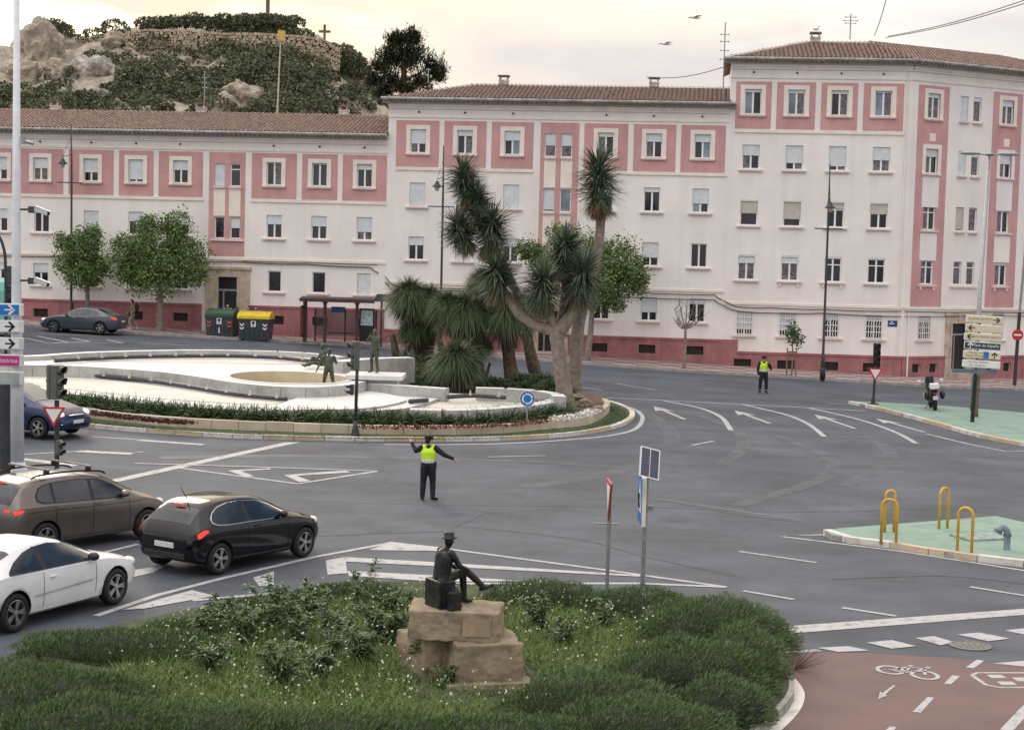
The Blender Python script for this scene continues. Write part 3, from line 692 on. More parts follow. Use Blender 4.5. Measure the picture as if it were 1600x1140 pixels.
C.band(ux(1148, 205), ux(1412, 205), 13.7, 13.87, .07, name='ledge')
for u0_, u1_ in ((uMR, uRC),):
    C.band(u0_, u1_, 16.75, 16.85, .05); C.band(u0_, u1_, 17.26, 17.38, .10); C.band(u0_, u1_, 17.38, 17.56, .16)
C.band(uMR, uRC, 3.98, 4.12, .06, name='ledge')
for xw in (1166, 1233.5, 1301, 1369):
    for zz_ in (5.4 + 1.42, 8.48 + 1.42):
        q = MB(); c_ = ux(xw + 3, 380); q.b2((c_ - .5, -.02, zz_), (c_ + .5, 0, zz_ + 1.5)); C.mbuild('recess_panel', q, CREAM)
C.slab('plinth', uMR + .0, uRC, -.8, 1.2, PLINTH, .08); C.band(uMR + .9, uRC, 1.2, 1.32, .13, PLINTH, 'plinth_cap'); C.slab('plinth', uMR, uMR + .9, 1.2, 1.96, PLINTH, .081)
# ---- right block, wing turning away
WO = O + FDIR * uRC; wa = R(29); WU = Vector((math.cos(wa), math.sin(wa), 0)); WN = Vector((-math.sin(wa), math.cos(wa), 0))
D = Facade(RB, WO, WU, WN, 0, 17.0, -.8, ER - .1)
def vx(x, y): return D.U(x, y)[0]
S1 = vx(1459, 165); S2 = vx(1575, 165); T1 = vx(1507, 170); T2 = vx(1527.5, 170)
STEP = S2 - S1; print('wing', S1, S2, T1, T2, uRC)
rows = [(14.74, 1.4), (11.66, 1.38), (8.48, 1.36), (5.4, 1.34)]
for i, (z, h) in enumerate(rows):
    for sx in (S1, S2, S1 + 2 * STEP): D.window(sx, z, .92, h, ['two', 'two', 'cross' if sx == S1 else 'two', 'cross' if sx == S1 else 'two'][i], [.15, .3, .0, .0][i] + (.1 if sx == S2 else 0), 'cd' if i else 'c', 1.35, i < 2, brackets=i == 3)
    for tx, sh in ((T1, [.95, 1.0, .9, .0][i]), (T2, [.15, .2, .05, .0][i])): D.window(tx, z, .62, h, 'one' if i < 3 else 'bar', sh, 'c', .74 if i < 3 else 0, beige=i == 2)
    for tx in (T1 + STEP, T2 + STEP): D.window(tx, z, .62, h, 'one', .5, 'd', .74)
q = MB(); q.b2((T1 - .55, -.12, 5.24), (T2 + .55, 0, 5.36)); D.mbuild('sill', q, SILLM)
D.window(S1 - .02, 2.26, .9, 1.36, 'two', .2, 'd', 1.3, grille=True); D.window(S2 - .02, 2.26, .9, 1.5, 'one', 1.0, 'd', 1.3, beige=True)
for vv in (S1 - .55, S1 + .75, S2 - .6, S2 + .8): D.vent(vv, .38, .62, .5)
dW = vx(1497, 540); D.holes.append((dW - .62, dW + .62, .25, 3.2))
D.wall(9.0)
for sx in (S1, S2, S1 + 2 * STEP):
    D.slab('pink_strip', sx - 1.15, sx + 1.15, 4.12, 16.56, PINK, .02)
    for za, zb_ in ((13.45, 13.9),): q = MB(); q.b2((sx - .22, -.04, za), (sx + .22, 0, zb_)); D.mbuild('square_plaque', q, TRIM)
    for za, zb_ in ((7.0, 8.3), (10.0, 11.5)): D.slab('strip_panel', sx - .62, sx + .62, za - .25, zb_, CREAM, .035, False)
D.band(0, 17, 16.75, 16.85, .05); D.band(0, 17, 17.26, 17.38, .10); D.band(0, 17, 17.38, 17.56, .16); D.band(0, 17, 3.98, 4.12, .06, name='ledge')
D.slab('plinth', 0, dW - 1.0, -.8, 1.2, PLINTH, .08); D.slab('plinth', dW + 1.0, 17, -.8, 1.2, PLINTH, .08)
D.band(0, dW - 1.0, 1.2, 1.32, .13, PLINTH, 'plinth_cap'); D.band(dW + 1.0, 17, 1.2, 1.32, .13, PLINTH, 'plinth_cap')
C.eave(uMR, uRC, ER, .35, .18); D.eave(0, 17, ER, .18, 0)

# ---- doors with stone surrounds
DOORM = mat('dark_door', (.02, .018, .018), .4, .3, 3); DOORW = mat('brown_door', (.06, .035, .025), .5, .3, 3)
def door(Fc, uc, z0, z1, w, sw, root_step=.25, steps=True):
    q = MB(); h = z1 - z0
    q.b2((uc - w / 2, .10, z0), (uc + w / 2, .14, z1))
    d = Fc.mbuild('door', q, DOORM)
    q = MB(); q.b2((uc - w / 2, .05, z0 + h * .74), (uc + w / 2, .10, z0 + h * .78)); q.b2((uc - w / 2 + .28, .05, z0), (uc - w / 2 + .36, .10, z0 + h * .74))
    Fc.mbuild('door_frame', q, MGREY)
    q = MB()
    q.b2((uc - sw / 2, -.10, z0 - .8), (uc - w / 2, .12, z1 + .45)); q.b2((uc + w / 2, -.10, z0 - .8), (uc + sw / 2, .12, z1 + .45)); q.b2((uc - w / 2, -.10, z1), (uc + w / 2, .12, z1 + .45))
    q.b2((uc - sw / 2 - .08, -.18, z1 + .45), (uc + sw / 2 + .08, .1, z1 + .6)); q.b2((uc - .14, -.16, z1 + .02), (uc + .14, -.09, z1 + .42))
    for s in (-1, 1): q.b2((uc + s * (w / 2 + .06) - .06, -.14, z0), (uc + s * (w / 2 + .06) + .06, -.09, z1 + .1))
    Fc.mbuild('door_surround', q, STONE)
    if steps:
        q = MB(); q.b2((uc - w / 2 - .15, -.45, z0 - 1.2), (uc + w / 2 + .15, .1, z0)); q.b2((uc - w / 2 - .15, -.8, z0 - 1.2), (uc + w / 2 + .15, -.45, z0 - .17)); Fc.mbuild('door_step', q, STONE)
door(A, dL, 1.5, 4.72, 1.16, 2.7); door(B, dM, .95, 3.28, 1.16, 2.3); door(D, dW, .55, 3.18, 1.2, 2.1)

# ---- roofs
Mfac = A.M
def roofs():
    o = .60; rl = 4.6
    hL = 1.5
    tile_roof(LB, 'roof', [(uL0, -o, EL + .02), (uLM, -o, EL + .02), (uLM, rl, EL + hL), (uL0, rl, EL + hL)], Mfac)
    q = MB(); q.add([(uL0, rl, EL + hL), (uLM, rl, EL + hL), (uLM, 9.6, EL), (uL0, 9.6, EL)], [(0, 1, 2, 3)]); x = q.build('roof_back', ROOFM, LB); x.matrix_local = Mfac
    hM = 1.35; r0 = uLM + 4.4
    tile_roof(MBk, 'roof', [(uLM - .35, -o, EM + .02), (uMR + .1, -o, EM + .02), (uMR + .1, rl, EM + hM), (r0, rl, EM + hM)], Mfac)
    q = MB(); q.add([(uLM - .35, -o, EM + .02), (r0, rl, EM + hM), (uMR, rl, EM + hM), (uMR, 9.6, EM), (uLM - .35, 9.6, EM)], [(0, 1, 4), (1, 2, 3, 4)]); x = q.build('roof_back', ROOFM, MBk); x.matrix_local = Mfac
    # right block: front plane and the plane above the wing share a ridge point and a hip
    hR = 1.62; r0 = uMR + 4.4
    hip = Vector((uRC + .16, -o, ER + .02)); rid = Vector((uRC - 2.0, rl + .2, ER + hR))
    tile_roof(RB, 'roof', [(uMR - .4, -o, ER + .02), hip, rid, (r0, rl + .2, ER + hR)], Mfac)
    toW = D.M.inverted() @ Mfac
    h2 = toW @ hip; r2 = toW @ rid
    tile_roof(RB, 'roof', [h2, (17.0, -o, ER + .02), (11.5, r2.y + .2, ER + hR - .3), (r2.x, r2.y, r2.z)], D.M)
    q = MB(); q.add([(uMR - .4, -o, ER + .02), (r0, rl + .2, ER + hR), (uMR - .4, 9.6, ER)], [(0, 1, 2)]); q.add([(r0, rl + .2, ER + hR), rid, rid + Vector((0, 6, -1.6)), (r0, 9.6, ER)], [(0, 1, 2, 3)])
    x = q.build('roof_back', ROOFM, RB); x.matrix_local = Mfac
    for x, r in ((ux(40, 165), LB), (ux(278, 165), LB), (ux(511, 172), LB)): chimney(r, Mfac, x, rl, EL + hL, .32)
    for x in (764, 1010): chimney(MBk, Mfac, ux(x, 120) * (1 + .0) + .3, rl, EM + hM, .3)
    chimney(RB, Mfac, ux(1274, 55) + .3, rl + .2, ER + hR, .28)
roofs()
# ---- cables strung along the facades, and small fittings
def cable(root, pts, Fc, r=.035, y=-.09):
    q = MB(); q.tube([(u_, y, z_) for u_, z_ in pts], r, 6); return Fc.mbuild('cable', q, CABLE)
def sag(p, n=5, s=.04): 
    res = []
    for (a, b), (c, d) in zip(p, p[1:]):
        for k in range(n): t = k / n; res.append((a + (c - a) * t, b + (d - b) * t - s * 4 * t * (1 - t)))
    return res + [p[-1]]
cable(LB, sag([(uL0, 5.6), (-48, 5.62), (-43, 5.58), (ux(380), 5.62), (-33, 5.60), (uLM - .9, 5.52), (uLM - .4, 5.2)]), A)
cable(LB, sag([(ux(380), 5.7), (-33, 5.72), (uLM - .5, 5.68)]), A, .02)
for dz in (0, .28): cable(MBk, sag([(uLM, 5.0 - dz), (uLM + .5, 4.5 - dz), (uLM + 4, 4.42 - dz * .4), (-20, 4.5 - dz * .5), (-15, 4.52 - dz), (uMR - .5, 4.48 - dz), (uMR - .05, 4.2 - dz)]), B, .03)
for dz in (0, .3): cable(RB, sag([(uMR, 4.2 - dz), (uMR + .8, 3.85 - dz * .8), (-6, 3.85 - dz), (-3, 3.84 - dz * .7), (uRC - .1, 3.86 - dz)]), C, .032)
cable(RB, sag([(.05, 3.86), (6, 3.86), (17, 3.9)]), D, .03); cable(RB, sag([(.05, 3.58), (6, 3.64), (17, 3.7)]), D, .022)
q = MB(); q.b2((ux(1387, 505), -.03, 2.98), (ux(1387, 505) + .55, .0, 3.32)); C.mbuild('street_name_plate', q, mat('blue_enamel', (.03, .06, .22), .3, .1))
q = MB()
for k, wd in ((3.22, .12), (3.12, .3)): q.b2((ux(1387, 505) + .22 - wd / 2, -.034, k), (ux(1387, 505) + .22 + wd / 2, -.031, k + .05))
C.mbuild('plate_lettering', q, WHITE)
q = MB(); q.tube([(uRC - .25, -.05, 1.3), (uRC - .25, -.05, 17.2)], .05, 8); C.mbuild('drainpipe', q, TRIM)
q = MB(); q.tube([(.35, -.12, -.2), (.35, -.12, 1.6), (.35, -.06, 3.9)], .045, 8); D.mbuild('drainpipe', q, WHITE)
for Fc, us_, z_ in ((A, [(ux(x, 215)) for x in (63, 143, 213, 282, 428, 500, 570)], 12.45), (B, [ux(x, 170) for x in (655, 727, 802, 948, 1022, 1098)], 14.55), (C, [ux(x, 112) for x in (1178, 1246, 1315, 1381)], 17.08)):
    for uu in us_: q = MB(); q.box((uu, -.03, z_), (.10, .06, .10)); Fc.mbuild('wall_vent', q, VENT)
# aerials on the roofs
def aerial(name, label, base, h, bars, mtl=MGREY):
    t = thing(name, label, 'aerial', base)
    q = MB(); q.tube([(0, 0, 0), (0, 0, h)], .035, 6); q.build('mast', mtl, t)
    q = MB()
    for z, wd, ax in bars: q.tube([(-wd, 0, z), (wd, 0, z)] if ax == 0 else [(0, -wd, z), (0, wd, z)], .02, 5)
    for z, wd, ax in bars:
        for s in (-1, 1): q.sphere((s * wd, 0, z), .05, n=6, k=4)
    q.build('crossbar', mtl, t)
def facpt(x, y, back): p = ray(x, y); s = (O.dot(FN) + back) / p.dot(FN); p = p * s; return Vector((p.x, p.y, CAM_H + p.z))
b_ = facpt(1129, 165, .5); aerial('roof_mast', 'tall thin mast with crossbars at the left edge of the tallest roof', b_, facpt(1131, 35, .5).z - b_.z, [(2.6, .22, 0), (3.1, .22, 0), (3.6, .22, 0), (4.0, .22, 0)])
b_ = facpt(1328, 62, 5); aerial('television_aerial', 'small television aerial on the ridge of the tallest roof', b_, 1.5, [(1.1, .4, 0), (1.3, .3, 0), (.95, .3, 0)])
for x, y, n_ in ((319, 178, 2.6), (669, 130, .7)):
    b_ = facpt(x, y, 5.0); aerial('roof_pole', 'thin pole with short crossbars on the ridge of the low left roof' if x < 400 else 'short thin pole on the middle roof ridge', b_, n_ if x < 400 else .9, [(1.6, .12, 0), (1.9, .12, 0), (2.2, .12, 0)] if x < 400 else [(.8, .1, 0)])
# ================================================================== figures (people and bronzes): tapered limbs fused into one skin
def cone_sphere(bm, p0, r0, p1, r1, n=10):
    p0, p1 = Vector(p0), Vector(p1); d = p1 - p0; L = d.length
    if L > 1e-5:
        q = d.to_track_quat('Z', 'Y').to_matrix().to_4x4()
        bmesh.ops.create_cone(bm, cap_ends=True, segments=n, radius1=r0, radius2=r1, depth=L, matrix=Matrix.Translation((p0 + p1) / 2) @ q)
    for p, r in ((p0, r0), (p1, r1)): bmesh.ops.create_icosphere(bm, subdivisions=2, radius=r, matrix=Matrix.Translation(p))
def fuse(name, bones, mats, voxel=.016, smooth=3, squash=None):
    """bones: (p0, r0, p1, r1, material index) -> one continuous mesh, coloured by the nearest bone"""
    bm = bmesh.new()
    for p0, r0, p1, r1, *_ in bones: cone_sphere(bm, p0, r0, p1, r1)
    me = bpy.data.meshes.new(name + '_raw'); bm.to_mesh(me); bm.free()
    o = bpy.data.objects.new(name + '_raw', me); COL.objects.link(o)
    md = o.modifiers.new('r', 'REMESH'); md.mode = 'VOXEL'; md.voxel_size = voxel; md.use_smooth_shade = True
    if smooth: ms = o.modifiers.new('s', 'SMOOTH'); ms.iterations = smooth; ms.factor = .5
    dg = bpy.context.evaluated_depsgraph_get(); ev = o.evaluated_get(dg); res = bpy.data.meshes.new_from_object(ev)
    bpy.data.objects.remove(o); bpy.data.meshes.remove(me)
    res.name = name; res.materials.clear()
    for m in mats: res.materials.append(m)
    nf = len(res.polygons); cen = np.empty(nf * 3, dtype=np.float32); res.polygons.foreach_get('center', cen); cen = cen.reshape(-1, 3)
    best = np.full(nf, 1e9); idx = np.zeros(nf, dtype=np.int32)
    for p0, r0, p1, r1, mi in bones:
        a = np.array(p0, dtype=np.float32); b = np.array(p1, dtype=np.float32); ab = b - a; l2 = max(float(ab @ ab), 1e-9)
        t = np.clip(((cen - a) @ ab) / l2, 0, 1); d = np.linalg.norm(cen - (a + t[:, None] * ab), axis=1) - (r0 + (r1 - r0) * t)
        k = d < best; best[k] = d[k]; idx[k] = mi
    res.polygons.foreach_set('material_index', idx); res.polygons.foreach_set('use_smooth', np.ones(nf, dtype=bool)); res.update()
    return res
def hand(wr, d, side, mi, s=1.0, up=(0, 0, 1)):
    """palm, four fingers of unequal length with a knuckle bend, and a thumb; wr wrist, d forearm direction"""
    wr = Vector(wr); d = Vector(d).normalized(); a = Vector(up).cross(d)
    a = a.normalized() if a.length > .1 else d.orthogonal().normalized(); n = d.cross(a)
    b = [(wr, .026 * s, wr + d * .045 * s, .03 * s, mi), (wr + d * .03 * s - a * .02 * s, .02 * s, wr + d * .085 * s - a * .026 * s, .014 * s, mi), (wr + d * .03 * s + a * .02 * s, .02 * s, wr + d * .085 * s + a * .026 * s, .014 * s, mi)]
    for k, ln in ((-1.5, .055), (-.5, .07), (.5, .075), (1.5, .062)):
        r = wr + d * .085 * s + a * k * .018 * s; m_ = r + d * ln * .55 * s - n * .006 * s; e = m_ + (d * .8 - n * .5).normalized() * ln * .5 * s
        b += [(r, .0095 * s, m_, .009 * s, mi), (m_, .009 * s, e, .0075 * s, mi)]
    t0 = wr + d * .03 * s + a * side * .025 * s; t1 = t0 + (d * .6 + a * side * .8).normalized() * .04 * s
    return b + [(t0, .014 * s, t1, .011 * s, mi), (t1, .011 * s, t1 + (d * .9 + a * side * .3).normalized() * .035 * s, .009 * s, mi)]
def body_bones(J, top=0, trou=0, skin=0, shoe=0, s=1.0, hair=None, bulk=1.0):
    """J: joints pelvis, chest, neck, head, and L/R shoulder, elbow, wrist, hip, knee, ankle, toe (dict)"""
    V_ = {k: Vector(v) for k, v in J.items()}; B = []
    pe, ch, ne, he = V_['pelvis'], V_['chest'], V_['neck'], V_['head']
    sl_, sr_ = V_['ls'], V_['rs']; hl, hr = V_['lh'], V_['rh']
    ax = (sr_ - sl_).normalized(); hx = (hr - hl).normalized()
    for k in (-1, 1):
        B += [(pe + hx * k * .075 * s, .115 * s, (pe + ch) / 2 + ax * k * .055 * s, .108 * s, trou if False else top), ((pe + ch) / 2 + ax * k * .055 * s, .108 * s, ch + ax * k * .075 * s, .118 * s, top)]
        B += [(pe + hx * k * .07 * s, .118 * s, pe + hx * k * .07 * s + Vector((0, 0, .05)) * s, .118 * s, trou)]
    B += [(pe + Vector((0, 0, .04)) * s, .13 * s, ch, .135 * s, top), (ch, .11 * s, sl_, .072 * s, top), (ch, .11 * s, sr_, .072 * s, top), (ch.lerp(ne, .6), .075 * s, ne, .052 * s, top), (ne, .05 * s, he, .055 * s, skin)]
    up = (he - ne).normalized(); f = V_.get('face', Vector((0, 1, 0))).normalized(); rt = f.cross(up).normalized()
    B += [(he - up * .005 * s, .085 * s, he + up * .06 * s - f * .01 * s, .092 * s, skin), (he + f * .03 * s - up * .055 * s, .05 * s, he + f * .02 * s, .07 * s, skin)]
    B += [(he + f * .088 * s + up * .015 * s, .010 * s, he + f * .105 * s - up * .02 * s, .015 * s, skin)]
    for k in (-1, 1): B += [(he + rt * k * .085 * s, .018 * s, he + rt * k * .088 * s + up * .03 * s, .02 * s, skin)]
    if hair is not None:
        B += [(he + up * .07 * s - f * .02 * s, .095 * s, he - f * .045 * s, .085 * s, hair)]
    for S_ in 'lr':
        sh, el, wr = V_[S_ + 's'], V_[S_ + 'e'], V_[S_ + 'w']
        B += [(sh, .074 * s * bulk, el, .054 * s * bulk, top), (el, .054 * s * bulk, wr, .038 * s * bulk, top)]
        B += hand(wr, wr - el, -1 if S_ == 'l' else 1, skin, s * 1.05)
        hp, kn, an, to = V_[S_ + 'h'], V_[S_ + 'k'], V_[S_ + 'a'], V_[S_ + 't']
        B += [(hp, .108 * s * bulk, kn, .074 * s * bulk, trou), (kn, .072 * s * bulk, kn.lerp(an, .35), .07 * s * bulk, trou), (kn.lerp(an, .35), .07 * s * bulk, an, .052 * s * bulk * 1.1, trou), (an + Vector((0, 0, -.03)) * s, .046 * s, to, .036 * s, shoe), (an + Vector((0, 0, -.035)) * s, .044 * s, an - (to - an).normalized() * .05 * s + Vector((0, 0, -.035)) * s, .04 * s, shoe)]
    return B
def stand(h=1.75, le=None, lw=None, re=None, rw=None, spread=.10, lk=None, rk=None, la=None, ra=None, lt=None, rt=None, face=(0, 1, 0), lean=(0, 0)):
    k = h / 1.75; v = lambda x, y, z: (x * k, y * k, z * k)
    J = dict(pelvis=v(lean[0] * .3, lean[1] * .3, .95), chest=v(lean[0] * .7, lean[1] * .7, 1.28), neck=v(lean[0], lean[1], 1.47), head=v(lean[0], lean[1] + .02, 1.60), ls=v(-.185 + lean[0], lean[1], 1.41), rs=v(.185 + lean[0], lean[1], 1.41),
             le=v(*(le or (-.25, -.02, 1.12))), lw=v(*(lw or (-.26, .06, .87))), re=v(*(re or (.25, -.02, 1.12))), rw=v(*(rw or (.26, .06, .87))),
             lh=v(-.09, 0, .90), rh=v(.09, 0, .90), lk=v(*(lk or (-spread, .02, .49))), rk=v(*(rk or (spread, .02, .49))), la=v(*(la or (-spread - .01, -.02, .09))), ra=v(*(ra or (spread + .01, -.02, .09))),
             lt=v(*(lt or (-spread - .04, .15, .035))), rt=v(*(rt or (spread + .04, .15, .035))), face=face)
    return J

# ================================================================== roundabout: kerb, grass, low stone wall, bed, fountain
SOIL = mat('bed_soil', (.13, .085, .06), .95, .25, 3, .5, 15)
GRASSM = mat('mown_grass', (.05, .085, .03), .9, .3, 4, .4, 60)
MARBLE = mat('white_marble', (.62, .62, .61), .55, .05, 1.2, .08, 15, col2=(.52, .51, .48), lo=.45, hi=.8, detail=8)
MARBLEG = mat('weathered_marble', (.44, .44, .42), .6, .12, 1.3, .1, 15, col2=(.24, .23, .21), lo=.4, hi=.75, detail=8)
BASIN = mat('basin_floor', (.58, .56, .51), .75, .07, .7, .1, 20, col2=(.48, .43, .34), lo=.45, hi=.8, detail=8)
BASINT = mat('basin_stained', (.50, .42, .28), .75, .1, .7, .1, 20)
near_k = [(-330, 628), (-160, 644), (-20, 657), (70, 664), (146, 669), (190, 673), (284, 680), (350, 684), (460, 687.5), (550, 689), (650, 689.5), (712, 690), (807, 687.5), (882, 682.5), (932, 676), (970, 667), (988, 658), (992, 650), (985, 642), (970, 635), (945, 628)]
far_k = [(907, 616), (850, 604), (770, 596), (690, 591), (600, 587), (450, 583), (300, 580), (150, 579), (40, 581), (-120, 588), (-300, 603)]
KN = spline([P(*q) for q in near_k], 5); KF = spline([P(*q) for q in [near_k[-1]] + far_k + [near_k[0]]], 5)[1:-1]
isl_ring = KN + KF; icen = sum(isl_ring, Vector()) / len(isl_ring)
def inset(ring_, d):
    res = []; n = len(ring_)
    for i, p in enumerate(ring_):
        t = ring_[(i + 1) % n] - ring_[i - 1]; t.z = 0; t.normalize(); nn = Vector((-t.y, t.x, 0))
        if nn.dot(icen - p) < 0: nn = -nn
        q = p + nn * d; res.append(Vector((q.x, q.y, 0)))
    return res
def sheet(name, ring_, h, m, parent=None, skirt=0.0, sm=None, rnd=0.0):
    """level-following sheet inside a ring with a skirt"""
    bm = bmesh.new(); vs = [bm.verts.new((p.x, p.y, 0)) for p in ring_]; f = bm.faces.new(vs); f.normal_update()
    if f.normal.z < 0: f.normal_flip()
    bmesh.ops.triangulate(bm, faces=[f])
    for _ in range(6):
        lg = [e for e in bm.edges if e.calc_length() > 3 and not e.is_boundary]
        if not lg: break
        bmesh.ops.subdivide_edges(bm, edges=lg, cuts=1); bmesh.ops.triangulate(bm, faces=bm.faces[:])
    for v in bm.verts: v.co.z = gz(v.co.x, v.co.y) + h + (random.uniform(-rnd, rnd) if rnd and not v.is_boundary else 0)
    if skirt:
        be = [e for e in bm.edges if e.is_boundary]; r = bmesh.ops.extrude_edge_only(bm, edges=be)
        for v in r['geom']:
            if isinstance(v, bmesh.types.BMVert): v.co.z -= skirt
        for g in r['geom']:
            if isinstance(g, bmesh.types.BMFace): g.material_index = 1 if sm else 0
        for e in be:
            for fc in e.link_faces:
                if abs(fc.normal.z) < .5 and sm: fc.material_index = 1
    bmesh.ops.recalc_face_normals(bm, faces=bm.faces[:])
    me = bpy.data.meshes.new(name); bm.to_mesh(me); bm.free(); me.materials.append(m)
    if sm: me.materials.append(sm)
    return link(name, me, parent)
island = struct(sheet('roundabout_island', inset(isl_ring, .05), .11, GRASSM, None, .15))
# kerb stones, painted white and ochre in turn, along the near and right edge
def cut(pts, ln):
    out_ = [pts[0]]; acc = 0
    for a, b in zip(pts, pts[1:]):
        seg = (b - a).length; 
        while acc + seg >= ln:
            t = (ln - acc) / seg; a = a.lerp(b, t); out_.append(a.copy()); seg = (b - a).length; acc = 0
        acc += seg
    return out_
def blocks(name, pts, ln, wd, z0, z1, mats, parent, inward=True, jit=.006, gap=.012, every=1):
    cp_ = cut(pts, ln); k = 0
    for a, b in zip(cp_, cp_[1:]):
        d = b - a; d.z = 0; L = d.length; d.normalize(); nn = Vector((-d.y, d.x, 0))
        if (nn.dot(icen - a) < 0): nn = -nn
        q = [a + d * gap, b - d * gap, b - d * gap + nn * wd, a + d * gap + nn * wd]; g0 = min(gz(v.x, v.y) for v in q)
        mb = MB(); mb.prism([(v.x, v.y, gz(v.x, v.y) + z0) for v in q], (0, 0, z1 - z0 + random.uniform(-jit, jit)))
        mb.build(name, mats[(k // every) % len(mats)], parent); k += 1
dense_n = spline([P(*q) for q in near_k[2:]], 14)
blocks('kerb_stone', dense_n, 1.0, .2, -.05, .135, [KWHITE, KWHITE, KYELLOW, KYELLOW], island)
WALLST = [mat('bed_wall_stone_a', (.52, .43, .32), .85, .08, 1.5, .2, 20), mat('bed_wall_stone_b', (.46, .40, .31), .85, .08, 1.5, .2, 20), mat('bed_wall_stone_c', (.55, .47, .37), .85, .08, 1.5, .2, 20)]
wall_px = [(-150, 626), (0, 638), (80, 645), (139, 653), (236, 664), (350, 671), (490, 676), (620, 679.5), (732, 679), (800, 676), (860, 670), (907, 666), (932, 659), (948, 648), (953, 640), (946, 633)]
WL = spline([P(*q, .1) for q in wall_px], 14)
bedwall = thing('low_stone_wall', 'low wall of pale stone blocks round the fountain flower bed', 'wall')
cp_ = cut(WL, .92)
for i, (a, b) in enumerate(zip(cp_, cp_[1:])):
    d = b - a; d.z = 0; d.normalize(); nn = Vector((-d.y, d.x, 0)); nn = nn if nn.dot(icen - a) > 0 else -nn
    q = [a + d * .008, b - d * .008, b - d * .008 + nn * .22, a + d * .008 + nn * .22]
    mb = MB(); mb.prism([(v.x, v.y, gz(v.x, v.y) + .05) for v in q], (0, 0, .36 + random.uniform(-.01, .01))); mb.build('block', random.choice(WALLST), bedwall)
# bed soil inside the wall
bed_ring = [p for p in cut(WL, 1.2)]; 
bi = []
for i, p in enumerate(bed_ring):
    t = bed_ring[min(i + 1, len(bed_ring) - 1)] - bed_ring[max(i - 1, 0)]; t.z = 0; t.normalize(); nn = Vector((-t.y, t.x, 0)); nn = nn if nn.dot(icen - p) > 0 else -nn
    q = p + nn * .2; bi.append(Vector((q.x, q.y, 0)))
KFi = [p for p in inset(KF, .5)]
bed = struct(sheet('flower_bed', bi + KFi, .28, SOIL, None, .2, rnd=.03))

# ---- fountain
fountain = thing('fountain', 'dry white marble fountain with curved tiers and nozzle pipes on the roundabout', 'fountain')
def PH(q, h): return P(q[0], q[1], h)
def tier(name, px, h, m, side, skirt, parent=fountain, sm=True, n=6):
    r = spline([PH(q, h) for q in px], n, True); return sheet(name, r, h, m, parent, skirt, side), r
H1, H2, H3 = .62, 1.08, 1.26
tier('lower_terrace', [(-140, 596), (0, 604), (110, 615), (230, 630), (350, 638.5), (450, 642), (540, 642), (600, 640), (640, 636), (690, 618), (640, 606), (560, 590), (400, 575), (100, 568), (-140, 572)], H1, MARBLE, MARBLEG, .5)
up_px = [(-140, 567), (38, 570), (100, 571), (160, 574), (242, 580), (300, 587), (350, 595), (400, 601), (446, 604), (500, 604.5), (545, 601), (572, 595), (580, 588), (572, 581), (556, 574), (535, 565), (505, 557.5), (450, 553.5), (350, 550), (250, 549), (150, 552.5), (60, 557), (-140, 562)]
pc = PH((452, 590), H2); pr = PH((545, 592), H2); a_ = (pr - pc).length; pf = PH((452, 581), H2); b_ = min((pf - pc).length, 3.4)
pool = [pc + Vector((math.cos(t) * a_, math.sin(t) * b_, 0)) for t in [2 * math.pi * k / 48 for k in range(48)]]
def holed(name, outer, inner, h, m, side, skirt, parent):
    bm = bmesh.new(); ed = []
    for rg_ in (outer, inner):
        vs = [bm.verts.new((p.x, p.y, 0)) for p in rg_]; ed += [bm.edges.new((vs[i], vs[(i + 1) % len(vs)])) for i in range(len(vs))]
    bmesh.ops.triangle_fill(bm, use_beauty=True, use_dissolve=False, edges=ed, normal=(0, 0, 1))
    for v in bm.verts: v.co.z = gz(v.co.x, v.co.y) + h
    be = [e for e in bm.edges if e.is_boundary]; top = set(bm.faces); r = bmesh.ops.extrude_edge_only(bm, edges=be)
    for v in r['geom']:
        if isinstance(v, bmesh.types.BMVert): v.co.z -= skirt
    for f_ in bm.faces:
        if f_ not in top: f_.material_index = 1
    bmesh.ops.recalc_face_normals(bm, faces=bm.faces[:]); me = bpy.data.meshes.new(name); bm.to_mesh(me); bm.free(); me.materials.append(m); me.materials.append(side); return link(name, me, parent)
up = holed('upper_tier', spline([PH(q, H2) for q in up_px], 6, True), pool, H2, MARBLE, MARBLEG, .8, fountain)
# vertical joints of the retaining wall: separate facing slabs
fr = cut(spline([PH(q, H2) for q in up_px[:13]], 10), .9)
for a, b in zip(fr, fr[1:]):
    d = b - a; d.z = 0; d.normalize(); nn = Vector((d.y, -d.x, 0))
    nn = nn if nn.y < 0 else -nn
    q = [a + d * .008, b - d * .008]; mb = MB()
    mb.prism([(q[0].x, q[0].y, gz(q[0].x, q[0].y) + H1 - .1), (q[1].x, q[1].y, gz(q[1].x, q[1].y) + H1 - .1), (q[1].x, q[1].y, gz(q[1].x, q[1].y) + H2 - .03), (q[0].x, q[0].y, gz(q[0].x, q[0].y) + H2 - .03)], nn * .035)
    mb.build('facing_slab', MARBLEG, fountain)
tier('statue_terrace', [(462, 622), (478, 613), (500, 608), (540, 606), (578, 610), (634, 622), (612, 631), (560, 638), (500, 639), (440, 640), (430, 634)], .70, MARBLE, MARBLEG, .3)
